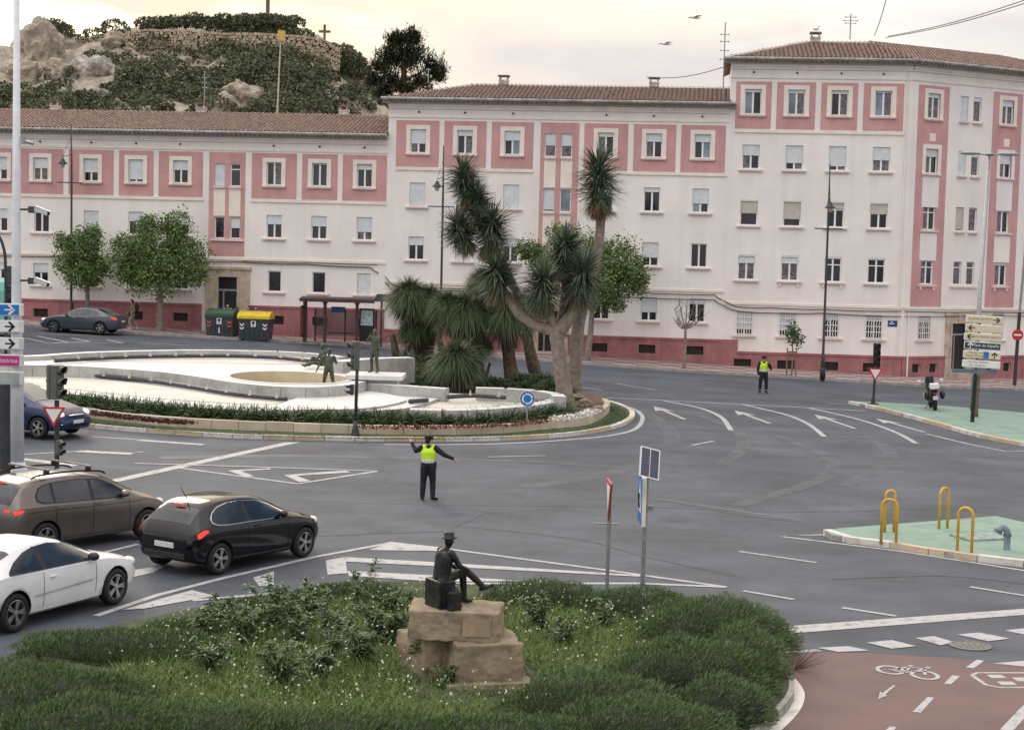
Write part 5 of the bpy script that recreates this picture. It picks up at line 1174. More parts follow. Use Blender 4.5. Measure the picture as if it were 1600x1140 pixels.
class Car:
    def __init__(s, name, label, cat, spec, pos, heading, pm, group='cars on the road'):
        s.sp = spec; L = spec['L']; st = np.array(spec['st'], float)
        s.t = thing(name, label, cat, pos, heading, group)
        X = np.unique(np.concatenate([np.linspace(0, .3, 8), np.linspace(.3, L - .35, 34), np.linspace(L - .35, L, 9)]))
        prm = np.stack([np.interp(X, st[:, 0], st[:, i]) for i in range(1, 6)], 1)
        for _ in range(3):
            q = prm.copy(); q[1:-1] = .25 * prm[:-2] + .5 * prm[1:-1] + .25 * prm[2:]; prm = q
        s.X, s.prm = X, prm; s.rings = np.array([s.section(p) for p in prm])      # (nx, m, 2) of (y, z), right half from bottom centre to top centre
        m = s.rings.shape[1]; V = []; F = []
        for i, x in enumerate(X):
            r = s.rings[i]; full = [(x, -y, z) for y, z in r] + [(x, y, z) for y, z in r[-2:0:-1]]; V += full
        n = 2 * m - 2
        for i in range(len(X) - 1):
            for k in range(n): F.append((i * n + k, (i + 1) * n + k, (i + 1) * n + (k + 1) % n, i * n + (k + 1) % n))
        F += [tuple(range(n)), tuple(range((len(X) - 1) * n + n - 1, (len(X) - 1) * n - 1, -1))]
        me = bpy.data.meshes.new('body'); me.from_pydata(V, [], F); me.materials.append(pm); me.materials.append(WELL)
        bm = bmesh.new(); bm.from_mesh(me); bmesh.ops.recalc_face_normals(bm, faces=bm.faces[:]); bm.to_mesh(me); bm.free()
        o = link('body', me, s.t); r = spec['r']; W = spec['W'] / 2
        c = MB()
        for ax in spec['axles']:
            for sg in (-1, 1): c.lathe([(r + .055, -.2), (r + .055, .2)], 28, 0, Matrix.Translation((ax, sg * (W - .06), r)) @ Matrix.Rotation(R(90), 4, 'X'))
        cu = link('cutter', c.mesh('cutter', WELL)); cu.parent = s.t
        bmm = bmesh.new(); bmm.from_mesh(cu.data); bmesh.ops.recalc_face_normals(bmm, faces=bmm.faces[:]); bmm.to_mesh(cu.data); bmm.free()
        md = o.modifiers.new('b', 'BOOLEAN'); md.operation = 'DIFFERENCE'; md.object = cu; md.solver = 'EXACT'; md.material_mode = 'TRANSFER'
        bpy.context.view_layer.update(); dg = bpy.context.evaluated_depsgraph_get(); res = bpy.data.meshes.new_from_object(o.evaluated_get(dg))
        o.modifiers.clear(); o.data = res; bpy.data.objects.remove(cu); res.name = 'body'
        sm = np.ones(len(res.polygons), dtype=bool); mi = np.zeros(len(res.polygons), dtype=np.int32); res.polygons.foreach_get('material_index', mi); sm[mi == 1] = False; res.polygons.foreach_set('use_smooth', sm)
        # long end faces stay flat
        s.body = o
        s.wheels()
    def section(s, p):
        zb, zl, zt, wb, wt = p; h = max(zt - zl, .02); k = min(1, h / .3)
        pts = [(0, zb), (wb * .55, zb), (wb * .88, zb + .02), (wb * .965, zb + .12), (wb * .995, zb + (zl - zb) * .45), (wb * 1.0, zb + (zl - zb) * .72), (wb * .975, zl - .03), (wb * .955, zl + .01), (wt + (wb * .93 - wt) * .45, zl + h * .5), (wt, zt - .085 * k), (wt * .82, zt - .02 * k), (wt * .45, zt - .004), (0, zt)]
        P_ = [Vector((y, z, 0)) for y, z in pts]; q = spline(P_, 3); return [(max(v.x, 0), v.y) for v in q]
    def ring_at(s, x):
        i = np.searchsorted(s.X, x) - 1; i = int(np.clip(i, 0, len(s.X) - 2)); t = (x - s.X[i]) / (s.X[i + 1] - s.X[i]); return s.rings[i] * (1 - t) + s.rings[i + 1] * t
    def W(s, x, z):
        r = s.ring_at(x); k = int(np.argmax(r[:, 0])); up = r[k:] if z >= r[k, 1] else r[3:k + 1]; return float(np.interp(z, up[:, 1], up[:, 0]))
    def ztop(s, x, y):
        r = s.ring_at(x); k = int(np.argmax(r[:, 0])); up = r[k:][::-1]; return float(np.interp(abs(y), up[:, 0], up[:, 1]))
    def side(s, name, xs, lo, hi, m, parent=None, off=.006, nz=6, nx=22, sides=(-1, 1), one=False):
        """patch lying on the body side between two curves lo(x), hi(x)"""
        xx = np.linspace(xs[0], xs[-1], nx); l = np.interp(xx, xs, lo); h = np.interp(xx, xs, hi); out_ = []
        for sg in sides:
            q = MB(); V = []
            for i, x in enumerate(xx):
                for j in range(nz + 1):
                    z = l[i] + (h[i] - l[i]) * j / nz; V.append((x, sg * (s.W(x, z) + off), z))
            q.add(V, [((i * (nz + 1) + j), ((i + 1) * (nz + 1) + j), ((i + 1) * (nz + 1) + j + 1), (i * (nz + 1) + j + 1)) if sg < 0 else ((i * (nz + 1) + j), (i * (nz + 1) + j + 1), ((i + 1) * (nz + 1) + j + 1), ((i + 1) * (nz + 1) + j)) for i in range(nx - 1) for j in range(nz)])
            out_.append(q.build(name, m, parent or s.t, True))
        return out_
    def top(s, name, x0, x1, f0, f1, m, off=.008, nx=12, ny=12, parent=None):
        """patch on the upper surface between x0 and x1, half-width fraction f0..f1 of the roof width there"""
        q = MB(); V = []
        for i in range(nx + 1):
            x = x0 + (x1 - x0) * i / nx; wt = float(np.interp(x, s.X, s.prm[:, 4])); fr = f0 + (f1 - f0) * i / nx
            e = .02; sl = (s.ztop(min(x + e, s.X[-1]), 0) - s.ztop(max(x - e, 0), 0)) / (2 * e); nrm = Vector((-sl, 0, 1)).normalized()
            for j in range(ny + 1):
                y = wt * fr * (2 * j / ny - 1); v = Vector((x, y, s.ztop(x, y))) + nrm * off; V.append(v)
        q.add(V, [(i * (ny + 1) + j, (i + 1) * (ny + 1) + j, (i + 1) * (ny + 1) + j + 1, i * (ny + 1) + j + 1) for i in range(nx) for j in range(ny)]); return q.build(name, m, parent or s.t, True)
    def wheels(s):
        sp_ = s.sp; r = sp_['r']; W = sp_['W'] / 2
        ty = MB(); ty.lathe([(r * .60, -.10), (r * .93, -.105), (r, -.07), (r, .07), (r * .93, .105), (r * .68, .10), (r * .68, .03)], 28, cap=False)
        tm = ty.mesh('tyre', TYRE, True); rm = MB(); rm.lathe([(r * .70, .02), (r * .70, .095), (r * .655, .10), (r * .64, .06), (r * .64, .02)], 28)
        ns = sp_.get('spokes', 5)
        for k in range(ns):
            for d in (-.10, .10):
                a = 2 * math.pi * k / ns + d * 1.3; rm.box((math.cos(a) * r * .36, math.sin(a) * r * .36, .075), (r * .62, r * .10, .03), M=Matrix.Rotation(a, 4, 'Z'))
        rm.lathe([(r * .16, .05), (r * .16, .10), (.02, .105)], 12); rim_m = rm.mesh('rim', RIM); bk = MB(); bk.lathe([(r * .66, .0), (r * .66, .03)], 20); bkm = bk.mesh('brake_disc', WELL)
        for ax in sp_['axles']:
            for sg in (-1, 1):
                w_ = link('wheel', tm, s.t, (ax, sg * (W - .105), r)); w_.rotation_euler = (R(90) if sg < 0 else R(-90), random.uniform(0, 6), 0) if False else (R(90) * (1 if sg < 0 else -1), 0, 0)
                link('rim', rim_m, w_); link('brake_disc', bkm, w_)
    def box(s, name, c, d, m, rz=0, ry=0): q = MB(); q.box((0, 0, 0), d); o = q.build(name, m, s.t); o.location = c; o.rotation_euler = (0, ry, rz); bev(o, min(d) * .25); return o
    def blob(s, name, c, d, m, rz=0, ry=0): q = MB(); q.sphere((0, 0, 0), d, n=14, k=10); o = q.build(name, m, s.t, True); o.location = c; o.rotation_euler = (0, ry, rz); return o
    def mirrors(s, x, z, m):
        for sg in (-1, 1):
            y = sg * (s.W(x, z - .05) + .11); s.blob('mirror', (x, y, z), (.09, .12, .075), m, sg * .2)
    def handles(s, xs, z, m, sides=(-1, 1)):
        for x in xs:
            for sg in sides: s.box('door_handle', (x, sg * (s.W(x, z) + .012), z), (.17, .03, .03), m)
    def seam(s, x, z0, z1): s.side('door_seam', [x - .006, x + .006], [z0] * 2, [z1] * 2, WELL, off=.003, nx=2, nz=10)
def bev(o, w_):
    m = o.modifiers.new('b', 'BEVEL'); m.width = w_; m.segments = 2
def car_pos(rear_c, front_c, spec, side=-1):
    """root position and heading from the ground contact points of the two visible wheels (side -1: right-hand wheels)"""
    d = (front_c - rear_c); d.z = 0; d.normalize(); left = Vector((-d.y, d.x, 0)); half = spec['W'] / 2 - .1
    mid = (rear_c + front_c) / 2 - left * side * half; ax = spec['axles']; o = mid - d * (ax[0] + ax[1]) / 2
    return (o.x, o.y, gz(mid.x, mid.y) + .012), math.atan2(d.y, d.x)
# --- black hatchback
HB = dict(L=3.96, W=1.74, r=.315, axles=(.70, 3.24), st=[(0, .42, .74, .80, .62, .55), (.05, .32, .84, .93, .78, .60), (.16, .26, .93, 1.08, .845, .60), (.42, .22, .97, 1.34, .87, .585), (.75, .2, .97, 1.43, .87, .59), (1.4, .18, .95, 1.46, .87, .60), (2.0, .18, .93, 1.42, .87, .59), (2.45, .18, .92, 1.27, .87, .58), (2.88, .18, .90, 1.03, .865, .64), (3.2, .2, .86, .96, .86, .68), (3.6, .22, .76, .86, .82, .62), (3.84, .26, .62, .70, .72, .52), (3.96, .38, .52, .56, .56, .42)])
BLK = paint('black_car_paint', (.004, .004, .006), .0, .09, .0)
pos, hd = car_pos(P(340, 897), P(471, 870), HB); c = Car('parked_car', 'black hatchback with lit brake lights waiting left of the seated statue', 'car', HB, pos, hd, BLK)
gx = [.55, .62, .8, 1.1, 1.5, 1.95, 2.35, 2.72]; glo = [1.06, 1.01, .985, .975, .97, .96, .955, .955]; ghi = [1.10, 1.20, 1.30, 1.355, 1.36, 1.32, 1.19, .99]
c.side('chrome_strip', [x + (-.03 if i == 0 else .04 if i == 7 else 0) for i, x in enumerate(gx)], [z - .022 for z in glo], [z + .02 for z in ghi], CHROME, off=.003)
c.side('side_window', gx[:5], glo[:5], ghi[:5], CGLASS, off=.008); c.side('side_window', [1.56, 1.95, 2.35, 2.72], [.97, .96, .955, .955], [1.357, 1.32, 1.19, .99], CGLASS, off=.008); c.side('pillar', [1.49, 1.57], [.97] * 2, [1.36] * 2, BLACK, off=.0095, nx=3)
c.top('rear_window', .13, .43, .95, .93, CGLASS); c.top('windscreen', 2.18, 2.82, .92, 1.0, CGLASS)
c.box('number_plate', (-.004, 0, .60), (.02, .52, .11), PLATE); c.box('bumper_insert', (.02, 0, .40), (.06, 1.1, .12), BLACK)
for sg in (-1, 1):
    c.side('tail_lamp', [.11, .16, .24, .36], [.77, .78, .83, .885], [.86, .90, .935, .925], BRAKE, off=.012, sides=(sg,)); c.blob('headlamp', (3.66, sg * .66, .72), (.2, .12, .09), LAMPC, sg * -.4)
    c.blob('reflector', (.06, sg * .5, .48), (.04, .1, .03), REDL)
c.blob('high_brake_lamp', (.40, 0, 1.36), (.03, .16, .02), BRAKE); c.mirrors(2.48, 1.02, BLK); c.handles([1.75], .86, BLK); c.seam(1.5, .30, .95); c.seam(2.7, .32, .93)
q = MB(); q.tube([(.62, 0, 1.42), (.42, 0, 1.70)], [.012, .006], 5); q.build('aerial', BLACK, c.t); q = MB(); q.tube([(.2, .05, 1.10), (.25, .38, 1.14)], .012, 5); q.build('wiper', BLACK, c.t)
# --- white coupe
CP = dict(L=4.29, W=1.75, r=.325, axles=(.82, 3.43), st=[(0, .42, .74, .82, .62, .55), (.06, .3, .82, .92, .78, .60), (.25, .25, .90, 1.02, .855, .60), (.6, .22, .95, 1.17, .875, .58), (1.0, .2, .95, 1.31, .875, .58), (1.6, .19, .93, 1.40, .875, .58), (2.1, .19, .92, 1.38, .875, .58), (2.6, .19, .91, 1.22, .875, .57), (3.08, .19, .89, .99, .87, .64), (3.45, .2, .84, .93, .865, .68), (3.9, .22, .74, .82, .83, .62), (4.15, .26, .60, .67, .72, .52), (4.29, .34, .48, .53, .58, .44)])
WHT = paint('white_car_paint', (.72, .73, .74), 0, .3)
pos, hd = car_pos(P(17, 988), P(177, 943.5), CP); c = Car('parked_car', 'white coupe at the left edge beside the planted island', 'car', CP, pos, hd, WHT)
c.side('side_window', [.72, .95, 1.25, 1.5], [.985, .975, .965, .96], [1.0, 1.13, 1.25, 1.305], CGLASS, off=.007); c.side('side_window', [1.6, 1.9, 2.3, 2.62, 2.9], [.96, .955, .945, .94, .94], [1.315, 1.325, 1.265, 1.13, .965], CGLASS, off=.007)
c.side('window_seal', [.70, 1.5, 2.92], [.955, .94, .915], [.985, .96, .942], BLACK, off=.009, nz=2); c.side('pillar', [1.49, 1.61], [.96] * 2, [1.31] * 2, BLACK, off=.006, nx=3)
c.top('windscreen', 2.3, 3.0, .92, 1.0, CGLASS); c.top('rear_window', .45, 1.0, .95, .93, CGLASS)
c.mirrors(2.72, .99, BLACK); c.handles([1.72], .80, WHT); c.seam(1.5, .30, .94); c.seam(2.86, .34, .92); c.side('side_moulding', [1.28, 2.75], [.515, .56], [.545, .59], mat('grey_moulding', (.4, .4, .4), .5), off=.014, nz=2)
for sg in (-1, 1): c.blob('headlamp', (4.0, sg * .66, .68), (.2, .13, .09), LAMPC, sg * -.4); c.blob('tail_lamp', (.12, sg * .68, .84), (.14, .13, .10), REDL, sg * -.4)
c.side('side_skirt', [1.26, 3.0], [.14, .14], [.26, .25], WHT, off=.03, nz=3)
# --- taupe people carrier with roof bars
MP = dict(L=4.16, W=1.81, r=.325, axles=(.78, 3.46), st=[(0, .42, .80, .88, .68, .60), (.05, .32, .95, 1.04, .82, .66), (.14, .26, 1.0, 1.22, .88, .66), (.36, .23, 1.02, 1.48, .905, .645), (.7, .2, 1.02, 1.55, .905, .65), (1.5, .19, 1.0, 1.58, .905, .66), (2.2, .19, .98, 1.55, .905, .65), (2.75, .19, .97, 1.36, .905, .64), (3.25, .19, .95, 1.08, .895, .68), (3.55, .21, .90, 1.0, .88, .70), (3.88, .23, .80, .88, .84, .62), (4.08, .28, .64, .70, .74, .52), (4.16, .38, .55, .58, .6, .42)])
TAU = paint('taupe_car_paint', (.15, .13, .115), .6, .3)
pos, hd = car_pos(P(86, 862), P(211, 843.5), MP); c = Car('parked_car', 'taupe people carrier with silver roof bars behind the black hatchback', 'car', MP, pos, hd, TAU)
for a, b in ((.62, .98), (1.05, 1.95), (2.03, 2.86)):
    xs_ = np.linspace(a, b, 6); hi_ = np.interp(xs_, [.62, .72, 1.0, 1.6, 2.2, 2.6, 2.95], [1.20, 1.38, 1.43, 1.46, 1.42, 1.28, 1.06]); lo_ = np.interp(xs_, [.6, .8, 1.0, 2.9], [1.12, 1.06, 1.045, 1.01]); c.side('side_window', list(xs_), list(lo_), list(hi_), CGLASS, off=.008)
c.side('window_surround', [.58, .72, 1.0, 1.6, 2.2, 2.6, 2.98], [1.10, 1.04, 1.03, 1.02, 1.0, .995, 1.0], [1.22, 1.40, 1.45, 1.475, 1.44, 1.30, 1.05], BLACK, off=.004)
c.top('rear_window', .07, .36, .95, .93, CGLASS); c.top('windscreen', 2.35, 3.2, .94, 1.0, CGLASS)
c.mirrors(2.78, 1.08, TAU); c.handles([1.15, 2.1], .93, TAU); c.seam(1.98, .32, 1.0); c.seam(2.95, .34, .98); c.seam(1.02, .6, 1.0); c.side('crease', [.3, 3.3], [.885, .865], [.90, .88], BLACK, off=.002, nz=2); c.side('sill_strip', [1.2, 3.05], [.24, .24], [.265, .265], CHROME, off=.006, nz=2)
for sg in (-1, 1):
    c.side('tail_lamp', [.06, .1, .16, .24], [.86, .87, .89, .93], [.93, .955, .97, .965], BRAKE, off=.012, sides=(sg,)); c.box('tail_lamp', (.02, sg * .60, .925), (.04, .18, .05), BRAKE); c.blob('headlamp', (3.90, sg * .66, .76), (.2, .13, .09), LAMPC, sg * -.4)
    q = MB(); q.tube(spline([(.6, sg * .60, 1.55), (.8, sg * .61, 1.61), (1.6, sg * .615, 1.635), (2.3, sg * .60, 1.58), (2.5, sg * .59, 1.52)], 5), .022, 6); q.build('roof_rail', BLACK, c.t)
for x in (.98, 2.05):
    q = MB(); q.b2((x - .035, -.70, 1.70), (x + .035, .70, 1.73)); q.build('roof_bar', CHROME, c.t)
    for sg in (-1, 1): c.box('bar_foot', (x, sg * .60, 1.66), (.12, .08, .1), BLACK)
c.blob('high_brake_lamp', (.30, 0, 1.47), (.03, .18, .02), BRAKE); c.box('number_plate', (-.004, 0, .66), (.02, .52, .11), PLATE)
# --- navy people carrier on the roundabout
NV = dict(L=4.47, W=1.83, r=.33, axles=(.85, 3.58), st=[(0, .42, .85, .92, .70, .60), (.06, .3, .98, 1.1, .83, .66), (.2, .26, 1.02, 1.36, .89, .66), (.5, .22, 1.04, 1.60, .915, .66), (1.3, .2, 1.03, 1.67, .915, .66), (2.1, .2, 1.01, 1.64, .915, .66), (2.7, .2, .99, 1.45, .915, .64), (3.35, .2, .97, 1.12, .905, .68), (3.75, .22, .92, 1.02, .89, .70), (4.15, .23, .82, .90, .86, .64), (4.38, .26, .66, .73, .77, .56), (4.47, .34, .52, .56, .66, .5)])
NAV = paint('navy_car_paint', (.018, .032, .085), .4, .25)
fw = P(61, 686.5); dn = (P(284, 680) - P(100, 666)); dn.z = 0; an = math.atan2(dn.y, dn.x) - R(6); dn = Vector((math.cos(an), math.sin(an), 0))
pos, hd = car_pos(fw - dn * 2.73, fw, NV); c = Car('moving_car', 'navy people carrier on the roundabout behind the left signpost', 'car', NV, pos, hd, NAV)
for a, b in ((.6, 1.1), (1.17, 2.1), (2.18, 3.1)):
    xs_ = np.linspace(a, b, 6); hi_ = np.interp(xs_, [.6, .8, 1.3, 2.1, 2.6, 3.1], [1.35, 1.48, 1.53, 1.5, 1.36, 1.1]); lo_ = np.interp(xs_, [.6, 3.1], [1.08, 1.03]); c.side('side_window', list(xs_), list(lo_), list(hi_), CGLASS, off=.008)
c.top('windscreen', 2.3, 3.3, .95, 1.02, mat('windscreen_glass', (.10, .12, .14), .06, .2, 1, spec=.8)); c.top('rear_window', .1, .5, .95, .93, CGLASS); c.mirrors(2.95, 1.1, NAV); c.seam(2.14, .32, 1.02)
for sg in (-1, 1): c.blob('headlamp', (4.20, sg * .68, .76), (.2, .15, .10), HEADON, sg * -.45); c.blob('fog_lamp', (4.36, sg * .62, .46), (.08, .14, .04), HEADON)
c.box('number_plate', (4.475, 0, .52), (.02, .52, .11), PLATE); c.box('grille', (4.44, 0, .40), (.06, 1.0, .1), BLACK); c.blob('chrome_grille', (4.40, 0, .72), (.07, .40, .03), CHROME)
# --- grey saloon on the far road
SD = dict(L=4.62, W=1.81, r=.325, axles=(1.0, 3.70), st=[(0, .42, .80, .86, .66, .58), (.06, .3, .94, 1.02, .80, .62), (.3, .25, .98, 1.08, .87, .64), (.7, .22, .98, 1.15, .90, .62), (1.15, .2, .97, 1.37, .905, .59), (1.7, .19, .95, 1.46, .905, .60), (2.3, .19, .94, 1.46, .905, .60), (2.85, .19, .93, 1.28, .905, .59), (3.4, .19, .91, 1.02, .895, .66), (3.8, .21, .86, .95, .88, .69), (4.25, .23, .75, .82, .84, .6), (4.5, .28, .6, .66, .74, .52), (4.62, .38, .5, .54, .6, .42)])
GRY = paint('grey_car_paint', (.085, .095, .115), .5, .3)
pos, hd = car_pos(P(155, 524), P(86, 519), SD, side=1); c = Car('moving_car', 'dark grey saloon on the far road under the plane trees', 'car', SD, pos, hd, GRY)
for a, b in ((1.05, 1.5), (1.55, 2.2), (2.26, 3.1)):
    xs_ = np.linspace(a, b, 6); hi_ = np.interp(xs_, [1.05, 1.3, 1.7, 2.3, 2.7, 3.1], [1.08, 1.26, 1.36, 1.35, 1.22, 1.0]); lo_ = np.interp(xs_, [1.0, 3.1], [1.01, .965]); c.side('side_window', list(xs_), list(lo_), list(hi_), CGLASS, off=.008)
c.top('windscreen', 2.6, 3.32, .94, 1.0, CGLASS); c.top('rear_window', .72, 1.2, .92, .95, CGLASS); c.mirrors(2.95, 1.03, GRY); c.handles([1.75, 2.5], .87, CHROME); c.seam(2.23, .32, .95); c.seam(1.45, .5, .96)
for sg in (-1, 1): c.side('tail_lamp', [.08, .14, .24, .36], [.80, .80, .83, .87], [.90, .93, .94, .93], BRAKE, off=.012, sides=(sg,)); c.blob('headlamp', (4.32, sg * .66, .72), (.22, .13, .07), HEADON, sg * -.4)
c.box('number_plate', (-.004, 0, .7), (.02, .52, .11), PLATE)
# --- teal bus at the left edge
p = P(21, 527); TEAL = paint('teal_bus_paint', (.16, .45, .38), 0, .35); bus = thing('bus', 'teal bus on the far road at the left edge, mostly behind the signpost', 'bus', (p.x, p.y, p.z), R(176), 'cars on the road')
q = MB(); prof = [(-1.25, .35), (-1.25, 2.5), (-1.12, 2.95), (-.8, 3.12), (.8, 3.12), (1.12, 2.95), (1.25, 2.5), (1.25, .35)]
V = []
for x, k in ((0, .9), (.12, .97), (.5, 1), (11.2, 1), (11.5, .95)): V += [(x, y * k, .35 + (z - .35) * (k * .5 + .5)) for y, z in prof]
q.add(V, [(i * 8 + j, i * 8 + (j + 1) % 8, (i + 1) * 8 + (j + 1) % 8, (i + 1) * 8 + j) for i in range(4) for j in range(8)] + [tuple(range(7, -1, -1)), tuple(range(32, 40))]); q.build('body', TEAL, bus)
q = MB(); q.b2((-.03, -1.0, 1.75), (.1, 1.0, 2.75)); o = q.build('rear_window', CGLASS, bus); bev(o, .1)
for sg in (-1, 1):
    for k in range(5): q = MB(); q.b2((.6 + k * 2.1, sg * 1.255, 1.6), (2.5 + k * 2.1, sg * 1.26, 2.7)); q.build('side_window', CGLASS, bus)
    q = MB(); q.b2((-.02, sg * 1.0 - .1, .8), (.1, sg * 1.0 + .1, 1.4)); q.build('tail_lamp', REDL, bus)
for x in (2.5, 8.5):
    for sg in (-1, 1): q = MB(); q.lathe([(.3, -.12), (.48, -.12), (.5, 0), (.48, .12), (.3, .12)], 20, 0, Matrix.Translation((x, sg * 1.15, .5)) @ Matrix.Rotation(R(90), 4, 'X')); q.build('wheel', TYRE, bus)
# --- police motorcycle on the green island
b = P(1461, 641, .13); mo = thing('motorcycle', 'police motorcycle with white panniers parked on the far green island', 'motorcycle', tuple(b), R(100))
WHB = paint('white_fairing', (.72, .73, .72), 0, .3); LIME = mat('lime_panel', (.45, .62, .03), .5)
for x, nm in ((0, 'rear_wheel'), (1.45, 'front_wheel')):
    q = MB(); q.lathe([(.20, -.06), (.29, -.075), (.325, -.03), (.325, .03), (.29, .075), (.20, .06)], 22, 0, Matrix.Translation((x, 0, .325)) @ Matrix.Rotation(R(90), 4, 'X')); wv = q.build('wheel', TYRE, mo, True); q = MB(); q.lathe([(.2, -.03), (.2, .03)], 16, 0, Matrix.Translation((x, 0, .325)) @ Matrix.Rotation(R(90), 4, 'X')); q.build('rim', DGREY, wv)
q = MB(); q.sphere((.72, 0, .55), (.42, .2, .26)); q.tube([(0, .1, .33), (.5, .12, .45)], .04, 6); q.tube([(0, -.1, .33), (.5, -.12, .45)], .04, 6); q.build('engine', BLACK, mo, True)
q = MB(); q.sphere((.85, 0, .88), (.38, .2, .18)); q.build('fuel_tank', BLACK, mo, True)
q = MB(); q.tube(spline([(-.35, 0, .92), (-.05, 0, .86), (.35, 0, .80), (.6, 0, .86)], 4), [.07] + [.14] * 11 + [.1], 8); q.build('seat', BLACK, mo, True)
q = MB(); q.tube([(1.45, .11, .33), (1.15, .1, 1.0)], .035, 6); q.tube([(1.45, -.11, .33), (1.15, -.1, 1.0)], .035, 6); q.build('fork', MGREY, mo)
q = MB(); q.tube(spline([(1.0, -.42, 1.08), (1.12, -.2, 1.12), (1.12, .2, 1.12), (1.0, .42, 1.08)], 4), .02, 6); q.build('handlebar', BLACK, mo)
q = MB(); q.sphere((1.28, 0, .98), (.2, .2, .2)); q.build('fairing', BLACK, mo, True); q = MB(); q.add([(1.38, -.2, 1.12), (1.38, .2, 1.12), (1.2, .16, 1.42), (1.2, -.16, 1.42)], [(0, 1, 2, 3)]); q.prism([(1.38, -.2, 1.12), (1.38, .2, 1.12), (1.2, .16, 1.42), (1.2, -.16, 1.42)], (.01, 0, .005)); q.build('windscreen', GLASSB, mo)
for sg in (-1, 1):
    q = MB(); q.sphere((-.15, sg * .33, .68), (.27, .11, .20), n=14); q.build('pannier', BLACK if sg > 0 else BLACK, mo, True); q = MB(); q.b2((-.32, sg * .445, .66), (.05, sg * .45, .80)); q.build('pannier_panel', LIME, mo)
    q = MB(); q.sphere((1.05, sg * .48, 1.22), (.04, .09, .06)); q.build('mirror', WHB, mo, True)
q = MB(); q.b2((-.48, -.2, .95), (-.12, .2, 1.22)); o = q.build('top_box', WHB, mo); bev(o, .06)
q = MB(); q.b2((-.44, -.1, .50), (-.42, .1, .66)); q.build('number_plate', PLATE, mo); q = MB(); q.b2((-.43, -.08, .74), (-.38, .08, .80)); q.build('tail_lamp', REDL, mo)
q = MB(); q.tube([(.5, .12, .35), (.42, .42, .02)], .018, 6); q.build('side_stand', BLACK, mo); mo.rotation_euler = (R(-6), 0, R(83))
# ================================================================== people
SKIN = mat('skin', (.50, .30, .22), .6, .06, 10); UNIF = mat('dark_uniform', (.012, .014, .022), .85, .2, 10, .2, 50); BOOT = mat('black_boot', (.01, .01, .01), .5); HIVIS = mat('hi_vis_vest', (.52, .78, .03), .7, .08, 8, emit=None); REFL = mat('reflective_tape', (.62, .64, .62), .4, .05); HAIR = mat('dark_hair', (.015, .012, .01), .7)
def shell(bones_, J, s, name, m, parent, grow=.022, voxel=.02):
    return link(name, fuse(name, bones_, [m], voxel, 2), parent)
def vest(J, s, parent):
    V_ = {k: Vector(v) for k, v in J.items() if k != 'face'}; pe, ch = V_['pelvis'], V_['chest']; ax = (V_['rs'] - V_['ls']).normalized(); B = []
    lo = pe.lerp(ch, .42)
    for k in (-1, 1): B += [(lo + ax * k * .068 * s, .124 * s, ch + ax * k * .08 * s, .136 * s, 0), (ch + ax * k * .06 * s, .13 * s, V_['rs' if k > 0 else 'ls'] - ax * k * .055 * s + Vector((0, 0, .01)), .078 * s, 0)]
    B += [(lo, .142 * s, ch, .15 * s, 0)]
    v_ = link('hi_vis_vest', fuse('hi_vis_vest', B, [HIVIS], .018, 2), parent)
    B = []; lo2 = pe.lerp(ch, .36); 
    for k in (-1, 1): B += [(lo2 + ax * k * .07 * s, .127 * s, lo2 + ax * k * .07 * s + Vector((0, 0, .03)) * s, .127 * s, 0)]
    B += [(lo2, .146 * s, lo2 + Vector((0, 0, .03)) * s, .146 * s, 0)]
    link('reflective_band', fuse('reflective_band', B, [REFL], .016, 1), v_)
def cap(J, s, parent, brim=True):
    he = Vector(J['head']); f = Vector(J['face']).normalized(); q = MB(); q.lathe([(.10 * s, .035 * s), (.108 * s, .06 * s), (.125 * s, .10 * s), (.118 * s, .135 * s), (.06 * s, .15 * s)], 18, 0, Matrix.Translation(he))
    q.sphere(he + f * .10 * s + Vector((0, 0, .045)) * s, (.085 * s, .07 * s, .014 * s), m=1); q.build('peaked_cap', [UNIF, BLACK], parent, True)
def person(label, px, J, h, rz, mats, group=None, hgt=0, off=None, cat='person'):
    p = P(*px, hgt); s = h / 1.75; o = link('person', fuse('person', body_bones(J, 0, 1, 2, 3, s, 4, 1.17), mats, .014, 2), None, tuple(p), rz); return tag(o, label, cat, group)
# officer with outstretched arms, seen from behind
J = stand(1.70, le=(-.36, .10, 1.30), lw=(-.50, .26, 1.50), re=(.42, .0, 1.24), rw=(.66, .05, 1.14), spread=.13, rk=(.12, .07, .49), rt=(.24, .12, .035), face=(.6, .8, 0))
o = person('traffic officer in yellow vest with arms stretched out, back to us, on the open road', (668, 781), J, 1.70, R(-6), [UNIF, UNIF, SKIN, BOOT, HAIR]); vest(J, .97, o); cap(J, .97, o)
q = MB(); q.box((.17, .0, .92), (.08, .12, .2)); q.box((-.16, .02, .95), (.06, .1, .12)); q.lathe([(.165, .90), (.165, .95)], 16, 0, Matrix.Scale(.8, 4, (0, 1, 0))); q.build('duty_belt', BOOT, o)
# officer on the far side, facing us, hand at the face
J = stand(1.76, re=(.27, -.02, 1.13), rw=(.25, .06, .88), le=(-.34, .04, 1.16), lw=(-.20, .18, 1.40), spread=.14, face=(0, 1, 0))
o = person('traffic officer in yellow vest facing us with one hand raised, near the far pavement', (1192, 614), J, 1.76, R(180), [UNIF, UNIF, SKIN, BOOT, HAIR]); vest(J, 1.0, o); cap(J, 1.0, o)
q = MB()
for k in (-1, 1): q.lathe([(.066, .14), (.07, .20)], 12, 0, Matrix.Translation((k * .148, -.01, 0)))
q.build('reflective_cuff', REFL, o)
q = MB()
for k in (-1, 1): q.sphere((k * .032, .118, 1.625), .012, n=8, k=6)
q.build('eyes', BLACK, o)
